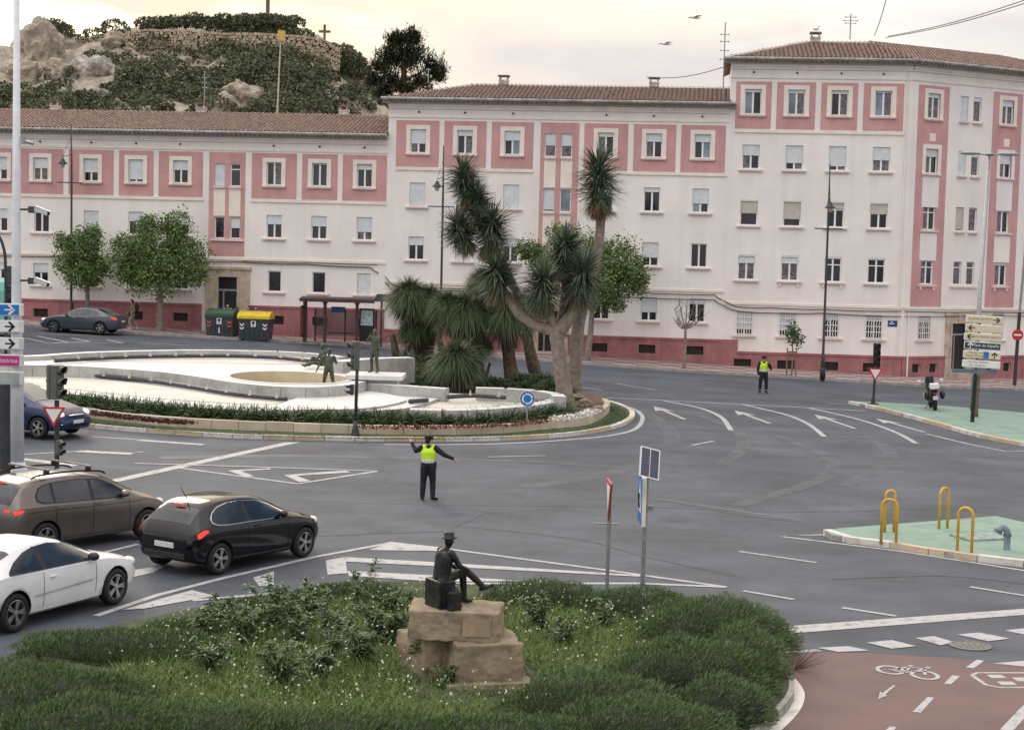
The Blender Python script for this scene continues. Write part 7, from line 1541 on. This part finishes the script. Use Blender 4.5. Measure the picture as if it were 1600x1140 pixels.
b = P(596, 542, .14); t = thing('kiosk_canopy', 'small dark green canopy half hidden by the left palm', 'canopy', upv(b)); q = MB(); q.b2((-.1, -.06, 0), (.02, .06, 2.6)); q.build('post', DPOLE, t); q = MB(); q.add([(-.5, -.5, 2.55), (.9, -.5, 2.55), (.9, .8, 2.55), (-.5, .8, 2.55), (-.3, -.4, 2.95), (.7, -.4, 2.95), (.7, .7, 2.95), (-.3, .7, 2.95)], [(3, 2, 1, 0), (4, 5, 6, 7), (0, 1, 5, 4), (1, 2, 6, 5), (2, 3, 7, 6), (3, 0, 4, 7)]); q.build('canopy', mat('dark_green_canvas', (.03, .05, .045), .7), t)
# ---- wires and gulls
for (x0, y0, Y0), (x1, y1, Y1), lab in [((1388, 57, 96), (1700, -35, 60), 'upper thin wire running from the right-hand roof up to the right'), ((1384, 59, 96), (1700, -28, 60), 'lower thin wire running from the right-hand roof up to the right'), ((1366, 56, 98), (1392, -30, 70), 'thin wire rising steeply from the tallest roof'), ((1010, 121, 99), (1131, 105, 94.5), 'thin wire from the middle roof to the tallest block')]:
    a, b_ = AT(x0, y0, Y0), AT(x1, y1, Y1); q = MB(); q.tube([a.lerp(b_, i / 12) - Vector((0, 0, .25 * math.sin(math.pi * i / 12))) for i in range(13)], .022, 5); tag(q.build('overhead_wire', CABLE), lab, 'wire', 'overhead wires')
GULL = mat('gull_grey', (.72, .70, .68), .7)
for x, y, lab in [(1086, 28, 'grey gull flying, the upper of the two birds'), (1040, 69, 'grey gull flying, the lower of the two birds')]:
    p = AT(x, y, 80); t = thing('gull', lab, 'bird', upv(p), .5, 'gulls in the sky'); q = MB(); q.sphere((0, 0, 0), (.26, .06, .06), n=10); q.sphere((.27, 0, .02), (.06, .035, .035), n=8); q.build('body', GULL, t, True); q = MB()
    for sg in (-1, 1): pts = [(.10, 0, .02), (.13, sg * .25, .10), (.02, sg * .62, .04), (-.04, sg * .62, .03), (-.04, sg * .25, .08), (-.1, 0, .02)]; q.prism(pts, (0, 0, .012))
    q.build('wings', GULL, t)
p = facpt(1275, 44, 4.9); t = thing('gull', 'gull perched on the chimney of the tallest roof', 'bird', (p.x, p.y, p.z - .1)); q = MB(); q.sphere((0, 0, .05), (.2, .08, .10), n=10); q.sphere((.17, 0, .2), (.06, .05, .06), n=8); q.tube([(.1, 0, .08), (.16, 0, .2)], .045, 6); q.tube([(0, 0, -.25), (0, 0, 0)], .012, 5); q.build('body', WHITE, t, True)
# ================================================================== hill with ruined wall, scrub and pine behind the low block
from mathutils import noise as mn
HILLR = mat('hill_rock', (.43, .37, .30), .95, .2, 1.3, 1.0, 4, col2=(.19, .165, .13), lo=.35, hi=.65, detail=10)
HY = 168.0
rd = [(-330, 150), (-160, 120), (-60, 108), (0, 98), (18, 80), (30, 55), (42, 43), (62, 40), (90, 42), (112, 50), (135, 60), (165, 52), (195, 47), (225, 42), (300, 38), (345, 40), (400, 36), (455, 38), (480, 48), (505, 60), (528, 76), (545, 95), (565, 112), (585, 132), (620, 160), (680, 185), (800, 215)]
rp = [AT(x, y, HY) for x, y in rd]; RX = [p.x for p in rp]; RZ = [p.z for p in rp]
def hill_z(X, Y):
    zr = np.interp(X, RX, RZ); s = (Y - 116) / (HY - 116)
    if s <= 1: z = 6 + (zr - 6) * (max(s, 0) ** .8)
    else: z = zr - (s - 1) * 14
    k = min(1, max(0, s) * 2) * (1 if s < .93 else max(0, 1 - (s - .93) * 10)); v = Vector((X * .12, Y * .12, 0))
    rock = 1.6 if X < -38 else .9
    return z + k * (mn.fractal(v, 1.0, 2.0, 5) * rock + abs(mn.noise(Vector((X * .35, Y * .35, 3)))) * rock * 1.1 - .4 + mn.noise(Vector((X * 1.1, Y * 1.1, 5))) * .45 - abs(mn.noise(Vector((X * .7, Y * .7, 9)))) * .9)
hx = np.arange(-85, 12, .6); hyv = np.arange(114, 192, .7); V = [(x, y, hill_z(x, y)) for y in hyv for x in hx]; nx = len(hx)
hill = struct(link('hill', np_mesh('hill', V, [(j * nx + i, j * nx + i + 1, (j + 1) * nx + i + 1, (j + 1) * nx + i) for j in range(len(hyv) - 1) for i in range(nx - 1)], HILLR)))
def on_hill(x, y):      # first point of the hill seen under an image point
    d = ray(x, y)
    for i in range(400):
        Y = 118 + i * .15; s = Y / d.y; X = d.x * s; Z = CAM_H + d.z * s
        if Z <= hill_z(X, Y): return Vector((X, Y, Z))
    return AT(x, y, HY)
# ruined wall of rough stones
RUIN = [mat('ruin_stone', (.52, .43, .33), .95, .2, 1.5, .5, 8, col2=(.33, .27, .20), island=True)]
wt_ = [(198, 50), (228, 46), (300, 47), (345, 52), (400, 52), (470, 56), (505, 62), (524, 74)]; wb_ = [(198, 72), (228, 78), (300, 82), (345, 80), (400, 84), (470, 90), (505, 98), (526, 104)]
t = thing('ruined_wall', 'ruined rubble stone wall along the top of the hill', 'wall'); q = MB()
for (x, y0), (_, y1) in zip(zip(np.linspace(198, 526, 78), np.interp(np.linspace(198, 526, 78), [p[0] for p in wt_], [p[1] for p in wt_])), zip(np.linspace(198, 526, 78), np.interp(np.linspace(198, 526, 78), [p[0] for p in wb_], [p[1] for p in wb_]))):
    Yw = 160 + 2.5 * math.sin((x - 198) / 328 * math.pi) * -1; top = AT(x, y0, Yw); bot = AT(x, y1 + 6, Yw); n_ = max(3, int((top.z - bot.z) / .24))
    for j in range(n_):
        z = bot.z + (top.z - bot.z) * (j + .5) / n_; q.box((top.x + random.uniform(-.06, .06) + (.14 if j % 2 else 0), Yw + random.uniform(-.12, .12), z), (.29 * random.uniform(.6, 1.2), .8, .24 * random.uniform(.7, 1.15)), random.uniform(-.3, .3))
    q.box((top.x, Yw + .55, (top.z + bot.z) / 2), (.5, .5, top.z - bot.z))
w_ = q.build('stonework', RUIN, t); stuff(w_)
# boulders
BOUL = mat('pale_boulder', (.38, .35, .31), .9, .2, .8, .6, 5)
for i, (x, y, r, lab) in enumerate([(146, 118, 2.1, 'big pale boulder on the hillside'), (66, 92, 2.7, 'tall rock crag at the left end of the hill'), (210, 100, 1.3, 'rounded rock below the ruined wall'), (380, 158, 2.0, 'brown rock outcrop just above the low roof'), (352, 165, 1.3, 'small rock beside the brown outcrop'), (150, 150, 1.0, 'slanting pale rock low on the hillside'), (98, 150, .9, 'small pale rock at the foot of the crag'), (30, 120, 2.0, 'rock crag at the far left edge of the hill'), (95, 120, 1.8, 'rough rock below the crag'), (45, 65, 1.6, 'rock at the summit of the crag'), (180, 70, 1.5, 'rock left of the ruined wall'), (230, 108, 1.2, 'grey rock in the scrub'), (285, 105, 1.1, 'brown rock in the scrub below the wall'), (300, 78, 1.2, 'rock at the foot of the ruined wall')]):
    p = on_hill(x, y); o = link('boulder', rock_mesh(i + 20, (1, .8, 1.25 if i == 1 else .85)).copy(), None, (p.x, p.y + .5, p.z), i * 1.3); o.data.materials[0] = BOUL if i in (0, 5, 6) else HILLR; o.scale = (r, r, r); tag(o, lab, 'rock', 'boulders on the hill')
# scrub: one mass of bushes
Vp, Fp, off = [], [], 0; pts = []
rs_ = random.Random(3)
cand = [(rs_.uniform(-20, 610), rs_.uniform(40, 180)) for _ in range(450)]
def bushy(x, y):
    if 195 < x < 528 and np.interp(x, [p[0] for p in wt_], [p[1] for p in wt_]) + 6 < y < np.interp(x, [p[0] for p in wb_], [p[1] for p in wb_]) - 4: return False
    if x < 115 and 50 < y < 135 and not (70 < x < 95 and y < 62): return False
    if 125 < x < 168 and 98 < y < 135: return False
    if x < 330 and y < 112 and rs_.random() > .30: return False
    if x < 200 and y < 150 and rs_.random() > .6: return False
    if 345 < x < 412 and 143 < y < 172: return False
    return y > np.interp(x, [r[0] for r in rd], [r[1] for r in rd]) + 4
for x, y in cand:
    if bushy(x, y): p = on_hill(x, y); pts.append((p, rs_.choice([.6, .9, 1.2, 1.7])))
for x in range(228, 470, 11): p = AT(x, np.interp(x, [228, 300, 345, 400, 470], [42, 36, 38, 36, 40]) + rs_.uniform(-3, 4), 161.5); pts.append((p, rs_.uniform(.8, 1.3)))
for x, y in ((85, 45), (75, 48), (95, 52), (180, 46), (545, 92), (552, 100), (535, 84), (558, 112)): p = AT(x, y, 163); pts.append((p, 1.3))
cs, dd = [], []
for p, r in pts:
    n = int(330 * r); d = rand_dirs(n, -.3, 1); cs.append(np.array(p) + d * r * (rng.uniform(.5, 1, n) ** .5)[:, None] * np.array([1.15, 1, .8])); 
cs = np.concatenate(cs); V, F = leaves(cs, rng.uniform(.12, .32, len(cs))); sc_ = stuff(link('hillside_scrub', np_mesh('hillside_scrub', V, F, SCRUB))); sc_['label'] = 'dark green scrub covering the hillside'
# pine tree
b = AT(632, 175, 126); t = thing('pine_tree', 'broad dark pine tree between the hill and the middle block', 'tree', upv(b)); k = 126 / 2600.0; c0_ = lambda x, y, dy=0: AT(x, y, 126 + dy) - b
q = MB(); q.tube(spline([Vector((0, 0, -2)), c0_(630, 140), c0_(631, 110), c0_(628, 75)], 5), [.35 - .015 * i for i in range(16)], 8); q.build('trunk', BARKD, t, True); q = MB(); pp = []
for x, y, r in [(632, 72, 24), (608, 88, 22), (655, 88, 24), (595, 108, 18), (675, 105, 20), (630, 100, 26), (610, 128, 20), (660, 130, 22), (685, 118, 10), (586, 125, 12), (645, 60, 14), (618, 62, 14), (600, 145, 14), (635, 140, 20)]:
    c_ = c0_(x, y, rs_.uniform(-1, 1)); R_ = r * k; q.tube([c0_(630, min(140, y + 22)), c_], [.1, .03], 5); ncl = 26; cc = np.array(c_) + rand_dirs(ncl) * (R_ * rng.uniform(.3, 1, ncl))[:, None] * np.array([1, 1, .75]); idx = rng.integers(0, ncl, 1100); pp.append(cc[idx] + rng.normal(0, .22, (1100, 3)))
q.build('branches', BARKD, t); pp = np.concatenate(pp); d = rand_dirs(len(pp), -.3, 1); V, F = blades(pp, d, rng.uniform(.28, .5, len(pp)), np.full(len(pp), .16), 0, 1); link('crown', np_mesh('crown', V, F, PINEM), t)
# things on the hill top
b = AT(418, 40, 164); q = MB(); q.tube([(0, 0, -2), (0, 0, 4.5)], [.22, .17], 8); tag(q.build('brown_column', mat('rust_column', (.20, .13, .09), .8, .2, 2), None, loc=upv(b)), 'tall thin brown column on the hill top, cut by the upper frame edge', 'column')
b = AT(507, 62, 160); t = thing('cross_monument', 'small dark cross-shaped monument at the right end of the hill', 'monument', upv(b)); q = MB(); q.box((0, 0, .45), (.22, .22, 1.9)); q.box((0, 0, .75), (1.1, .2, .22)); q.box((0, 0, -.4), (.6, .6, .5)); o = q.build('cross', mat('rust_cross', (.22, .12, .07), .85, .25, 4), t)
b = AT(431, 178, 116); t = thing('floodlight_mast', 'pale mast with a yellowish floodlight in front of the hill', 'mast', upv(b)); hz = (AT(437, 62, 116) - b).z; q = MB(); q.tube([(0, 0, -3), (.25, 0, hz)], [.07, .045], 8); q.build('mast', mat('mast_cream', (.5, .46, .36), .6, .1), t); q = MB(); q.box((.32, -.1, hz + .25), (.5, .2, .7), .3); q.build('floodlight', mat('floodlight_ochre', (.55, .38, .12), .5, .1), t); q = MB(); q.tube(spline([(.2, 0, hz - .6), (.75, 0, hz - 1.6), (.8, 0, hz - 3), (.15, 0, hz - 4)], 4), .025, 5); q.build('loose_cable', CABLE, t)
# ================================================================== planted island in the foreground with the seated bronze
isl_px = [(-60, 1085), (60, 1040), (130, 1000), (250, 972), (380, 945), (520, 926), (640, 918), (760, 925), (900, 932), (1020, 945), (1120, 968), (1190, 1000), (1225, 1040), (1240, 1072), (1242, 1090), (1230, 1112), (1195, 1145), (1140, 1190), (1000, 1260), (700, 1330), (200, 1330), (-60, 1250)]
ring_ = spline([P(*q_) for q_ in isl_px], 5, True); icen = sum(ring_, Vector()) / len(ring_)
gi = struct(sheet('planted_island', inset(ring_, .1), .16, mat('weedy_soil', (.055, .065, .03), .95, .3, 3, .5, 15), None, .2, rnd=.03))
rr_ = spline([P(*q_) for q_ in [(1120, 968), (1190, 1000), (1225, 1040), (1240, 1072), (1242, 1090), (1230, 1112), (1195, 1145), (1140, 1190)]], 12)
blocks('kerb_stone', rr_, .8, .16, -.05, .15, [KGREY], gi)
px_line('edge_line', [(1226, 1050), (1246, 1075), (1248, 1093), (1236, 1116), (1198, 1152), (1150, 1190)], .16, True, m=KWHITE)
mounds = [(200, 1022, 1.8, .9, .34), (50, 1112, 1.9, 1.5, .52), (330, 1178, 1.7, 1.2, .55), (490, 1180, 1.5, 1.0, .5), (1120, 1005, 1.35, 1.3, .72), (1160, 1050, .7, 1.2, .7), (1080, 1075, 1.3, 1.1, .7), (930, 1120, 1.3, .95, .6), (850, 945, 1.2, .8, .42), (1000, 960, 1.2, .9, .45), (650, 1172, 1.3, .8, .42), (1000, 1165, 1.3, 1.0, .6), (560, 935, 1.2, .5, .28), (420, 955, .9, .4, .25), (1130, 1120, .75, .8, .55), (150, 1170, 1.5, 1.2, .6), (800, 1182, 1.3, .9, .5), (300, 992, .9, .5, .25)]
places = ['at the left, behind the white flowers', 'filling the lower left corner', 'low at the bottom, left of centre', 'at the bottom edge left of the pedestal', 'highest at the right end of the island', 'at the right edge over the kerb', 'between the pedestal and the right edge', 'right of the pedestal foot at the bottom', 'behind the pedestal to the right', 'below the crossing sign post', 'in front of the pedestal base', 'at the bottom edge right of centre', 'left of the seated statue by the road', 'beside the tall weeds by the road', 'at the lower right by the white kerb line', 'at the very bottom left edge', 'at the bottom edge below the pedestal', 'on the left between road and weeds']
for (x, y, rx, ry, rz), pl in zip(mounds, places):
    c_ = P(x, y, .12); t = thing('juniper_bush', 'dense dark green spreading bush ' + pl, 'bush', upv(c_), 0, 'spreading bushes on the planted island'); n = int(10500 * rx * ry)
    d = rand_dirs(n, .0, 1); lump = 1 + .13 * np.sin(d[:, 0] * 5 + x) * np.cos(d[:, 1] * 6 + y) + .09 * np.sin(d[:, 0] * 15 + y) * np.sin(d[:, 1] * 13); base = d * np.array([rx, ry, rz]) * (lump * rng.uniform(.86, 1.0, n))[:, None]
    nd = d / np.array([rx, ry, rz]); nd /= np.linalg.norm(nd, axis=1, keepdims=True); nd = nd * .8 + rand_dirs(n) * .55 + np.array([.25, 0, .35]); nd /= np.linalg.norm(nd, axis=1, keepdims=True)
    V, F = blades(base, nd, rng.uniform(.035, .09, n), np.full(n, .022), .15, 1, rng.uniform(-1.5, 1.5, n)); link('sprigs', np_mesh('sprigs', V, F, JUN), t)
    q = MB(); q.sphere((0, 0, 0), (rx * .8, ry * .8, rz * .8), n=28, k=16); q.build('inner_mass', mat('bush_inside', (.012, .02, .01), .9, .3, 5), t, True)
# tall leafy weeds
def weed(label, px, h, n):
    c_ = P(*px, .14); t = thing('tall_weed', label, 'plant', upv(c_), random.uniform(0, 6), 'tall leafy weeds on the planted island'); q = MB(); parts = []
    for s_ in range(n):
        a = random.uniform(0, 6.28); e = Vector((math.cos(a) * h * random.uniform(.1, .75), math.sin(a) * h * random.uniform(.1, .75), h * random.uniform(.4, 1.0))); st_ = spline([Vector((0, 0, 0)), e * .5 + Vector((0, 0, .08)), e], 5); q.tube(st_, .008, 4)
        m_ = int(130 * h); ts = rng.uniform(.15, 1, m_); bs = np.array([st_[min(10, int(t_ * 10))] for t_ in ts]) + rng.normal(0, .03, (m_, 3)); d = rand_dirs(m_, -.1, .9); parts.append(blades(bs, d, (.10 + .14 * (1 - ts)) * rng.uniform(.7, 1.3, m_), np.full(m_, .045), .35, 2, rng.uniform(-1, 1, m_)))
    q.build('stems', WEED, t); V, F = merge(parts); link('leaves', np_mesh('leaves', V, F, WEED), t)
for i, (x, y, h, n, lab) in enumerate([(430, 985, 1.0, 9, 'tallest bushy weed left of the pedestal'), (355, 975, .65, 6, 'leafy weed near the road at the left'), (490, 965, .7, 7, 'leafy weed beside the hatched road marking'), (563, 960, .95, 3, 'single upright weed stalk poking above the bushes'), (600, 1010, .85, 9, 'bushy weed directly left of the pedestal'), (660, 1050, .75, 7, 'weed growing against the lower left pedestal stone'), (530, 1010, .8, 8, 'weed clump in the middle left of the island'), (440, 1075, .8, 7, 'dark weed clump near the bottom left of centre'), (655, 960, .55, 4, 'weed hanging over the left end of the upper stone'), (845, 985, .7, 6, 'weed clump right of the pedestal'), (700, 1075, .35, 5, 'small weed at the front corner of the pedestal'), (1040, 985, .5, 5, 'weed between the bushes on the right'), (380, 1010, .7, 7, 'weed on the left among white flowers'), (470, 1010, .95, 9, 'second tall bushy weed left of the pedestal'), (320, 1000, .6, 6, 'weed behind the left bush'), (565, 1040, .7, 8, 'weed clump left of the lower stone'), (500, 1060, .7, 8, 'weed clump low in the middle left'), (610, 960, .6, 5, 'weed behind the upper stone on the left'), (880, 1010, .5, 5, 'weed in the grass right of the pedestal'), (950, 985, .5, 5, 'weed near the crossing sign post'), (330, 1050, .6, 7, 'weed in the flowers at the lower left')]): weed(lab, (x, y), h, n)
pb = P(710, 1084, .05)
# tall grass and small white flowers
poly_px = [(240, 1000), (420, 960), (620, 940), (850, 960), (1010, 975), (1060, 1010), (990, 1060), (900, 1135), (700, 1160), (450, 1180), (280, 1150), (180, 1070)]
pw = [P(*q_) for q_ in poly_px]
def inside(p):
    c_ = False
    for i in range(len(pw)):
        a, b_ = pw[i], pw[i - 1]
        if (a.y > p[1]) != (b_.y > p[1]) and p[0] < (b_.x - a.x) * (p[1] - a.y) / (b_.y - a.y) + a.x: c_ = not c_
    return c_
x0_, x1_ = min(p.x for p in pw), max(p.x for p in pw); y0_, y1_ = min(p.y for p in pw), max(p.y for p in pw); B_ = []
while len(B_) < 52000:
    p = (random.uniform(x0_, x1_), random.uniform(y0_, y1_))
    if inside(p) and not (abs(p[0] - pb.x - .35) < .95 and -1.1 < p[1] - pb.y < 1.5 and random.random() < .75): B_.append((p[0], p[1], .14))
B_ = np.array(B_); n = len(B_); d = rand_dirs(n, .55, 1); V, F = blades(B_, d, rng.uniform(.15, .42, n), np.full(n, .014), .3, 2, rng.uniform(-1, 1, n)); o = stuff(link('tall_grass', np_mesh('tall_grass', V, F, GRB))); o['label'] = 'tall green grass on the planted island'
fl = B_[rng.integers(0, n, 850)] + np.stack([rng.normal(0, .2, 850), rng.normal(0, .2, 850), rng.uniform(.28, .5, 850)], 1); V, F = leaves(fl, np.full(850, .034) * rng.uniform(.7, 1.4, 850)); V2, F2 = leaves(fl + .006, np.full(850, .034)); V, F = merge([(V, F), (V2, F2)]); o = stuff(link('white_wild_flowers', np_mesh('white_wild_flowers', V, F, leaf_mat('wild_petal', (.62, .60, .55), (.42, .40, .34))))); o['label'] = 'tiny white wild flowers in the grass'
# pedestal of rough sandstone blocks
SAND = mat('sandstone', (.33, .26, .175), .92, .15, 2.6, .8, 14, col2=(.12, .098, .075), lo=.35, hi=.75, detail=10)
def stone_block(name, parent, c, d, rz, seed):
    bm = bmesh.new(); bmesh.ops.create_cube(bm, size=1); bmesh.ops.subdivide_edges(bm, edges=bm.edges[:], cuts=22, use_grid_fill=True)
    for v in bm.verts:
        co = Vector((v.co.x * d[0], v.co.y * d[1], v.co.z * d[2])); m_ = [abs(v.co.x) > .49, abs(v.co.y) > .49, abs(v.co.z) > .49]
        k_ = sum(m_); co *= 1 - (.012 if k_ == 2 else .03 if k_ == 3 else 0); nz = mn.fractal(co * 3 + Vector((seed, 0, 0)), 1, 2, 4) * .045 + mn.fractal(co * 11 + Vector((0, seed, 0)), 1, 2, 3) * .016; co += co.normalized() * nz; v.co = co
    me = bpy.data.meshes.new(name); bm.to_mesh(me); bm.free(); me.materials.append(SAND); me.polygons.foreach_set('use_smooth', [True] * len(me.polygons)); o = link(name, me, parent, c, rz); return o
pb = P(710, 1084, .05); ped = thing('stone_pedestal', 'stepped pedestal of rough sandstone blocks under the seated statue', 'pedestal', upv(pb)); ra = R(14)
stone_block('base_slab', ped, (.42, .42, .08), (1.28, 1.0, .2), ra, 1); stone_block('lower_block', ped, (.40, .55, .40), (1.02, .95, .66), ra, 2); stone_block('side_block', ped, (-.42, .85, .36), (.66, .8, .70), ra + .3, 3); stone_block('upper_block', ped, (-.02, .72, .94), (1.36, .92, .44), ra - .32, 4)
q = MB(); q.box((0, 0, 0), (.42, .015, .26)); o = q.build('plaque', mat('sandstone_plaque', (.30, .235, .155), .9, .1, 3), ped); o.location = (.30, .21, .94); o.rotation_euler = (0, 0, ra - .32)
# seated bronze with hat, on a suitcase
DBR = mat('dark_bronze', (.030, .036, .034), .42, .3, 8, .2, 50, metal=.5); zb = pb.z + 1.15; sb = (pb.x - .24, pb.y + .70, zb); s = .80
J = {k_: tuple(np.array(v_) * s) for k_, v_ in dict(pelvis=(0, 0, .56), chest=(0, .05, .90), neck=(0, .09, 1.09), head=(.0, .12, 1.21), ls=(-.19, .05, 1.03), rs=(.19, .07, 1.03), le=(-.25, .17, .78), lw=(-.02, .40, .66), re=(.26, .22, .78), rw=(.12, .46, .68), lh=(-.09, .03, .52), rh=(.09, .03, .52), lk=(-.06, .47, .57), la=(-.04, .50, .09), lt=(-.04, .66, .04), rk=(.06, .46, .66), ra=(.20, .78, .34), rt=(.30, .92, .38)).items()}; J['face'] = (0, 1, 0)
st = tag(link('seated_statue', fuse('seated_statue', body_bones(J, s=s), [DBR], .011, 3), None, sb, R(-58)), 'dark bronze man with hat sitting cross-legged on a suitcase, back to us', 'statue')
he = Vector(J['head']); q = MB(); q.lathe([(.155 * s, .075 * s), (.16 * s, .085 * s), (.105 * s, .095 * s), (.10 * s, .17 * s), (.085 * s, .195 * s), (.03 * s, .185 * s)], 20, 0, Matrix.Translation(he)); q.build('hat', DBR, st, True)
B__ = [(tuple(np.array(a) * s), ra_ * s, tuple(np.array(b_) * s), rb_ * s, 0) for a, ra_, b_, rb_ in [((-.07, -.03, .52), .13, (-.08, .03, .95), .135), ((.07, -.03, .52), .13, (.08, .03, .95), .135), ((0, -.04, .52), .14, (0, .02, .97), .145), ((-.09, -.06, .47), .12, (.09, -.06, .47), .12)]]; link('jacket', fuse('jacket', B__, [DBR], .014, 2), st)
for nm, lab, dx, dy, dim, rz_ in [('suitcase', 'large dark bronze suitcase the seated statue sits on', -.03, -.03, (.46, .28, .42), R(-58)), ('small_suitcase', 'small dark bronze case standing beside the statue foot', .20, -.34, (.12, .2, .30), R(-40))]:
    t = thing('suitcase', lab, 'suitcase', (sb[0] + dx, sb[1] + dy, zb), rz_, 'bronze suitcases on the pedestal'); q = MB(); q.b2((-dim[0] / 2, -dim[1] / 2, 0), (dim[0] / 2, dim[1] / 2, dim[2])); o = q.build('case', DBR, t); bev(o, .02); 
    for z in (.25, .75): q = MB(); q.b2((-dim[0] / 2 - .006, -dim[1] / 2 - .006, dim[2] * z - .012), (dim[0] / 2 + .006, dim[1] / 2 + .006, dim[2] * z + .012)); q.build('strap', DBR, t)
    q = MB(); q.tube(spline([(0, -.06, dim[2]), (0, -.04, dim[2] + .04), (0, .04, dim[2] + .04), (0, .06, dim[2])], 3), .01, 6); q.build('handle', DBR, t)
# dead twigs by the kerb
q = MB(); p = P(1240, 1048); 
for _ in range(16): q.tube([(0, 0, .02), (random.uniform(-.1, .5), random.uniform(-.3, .3), random.uniform(.05, .45))], [.008, .003], 4)
tag(q.build('dry_twigs', mat('dry_twig', (.14, .09, .06), .9), None, loc=upv(p)), 'dry brown twigs sticking out over the kerb of the planted island', 'plant')
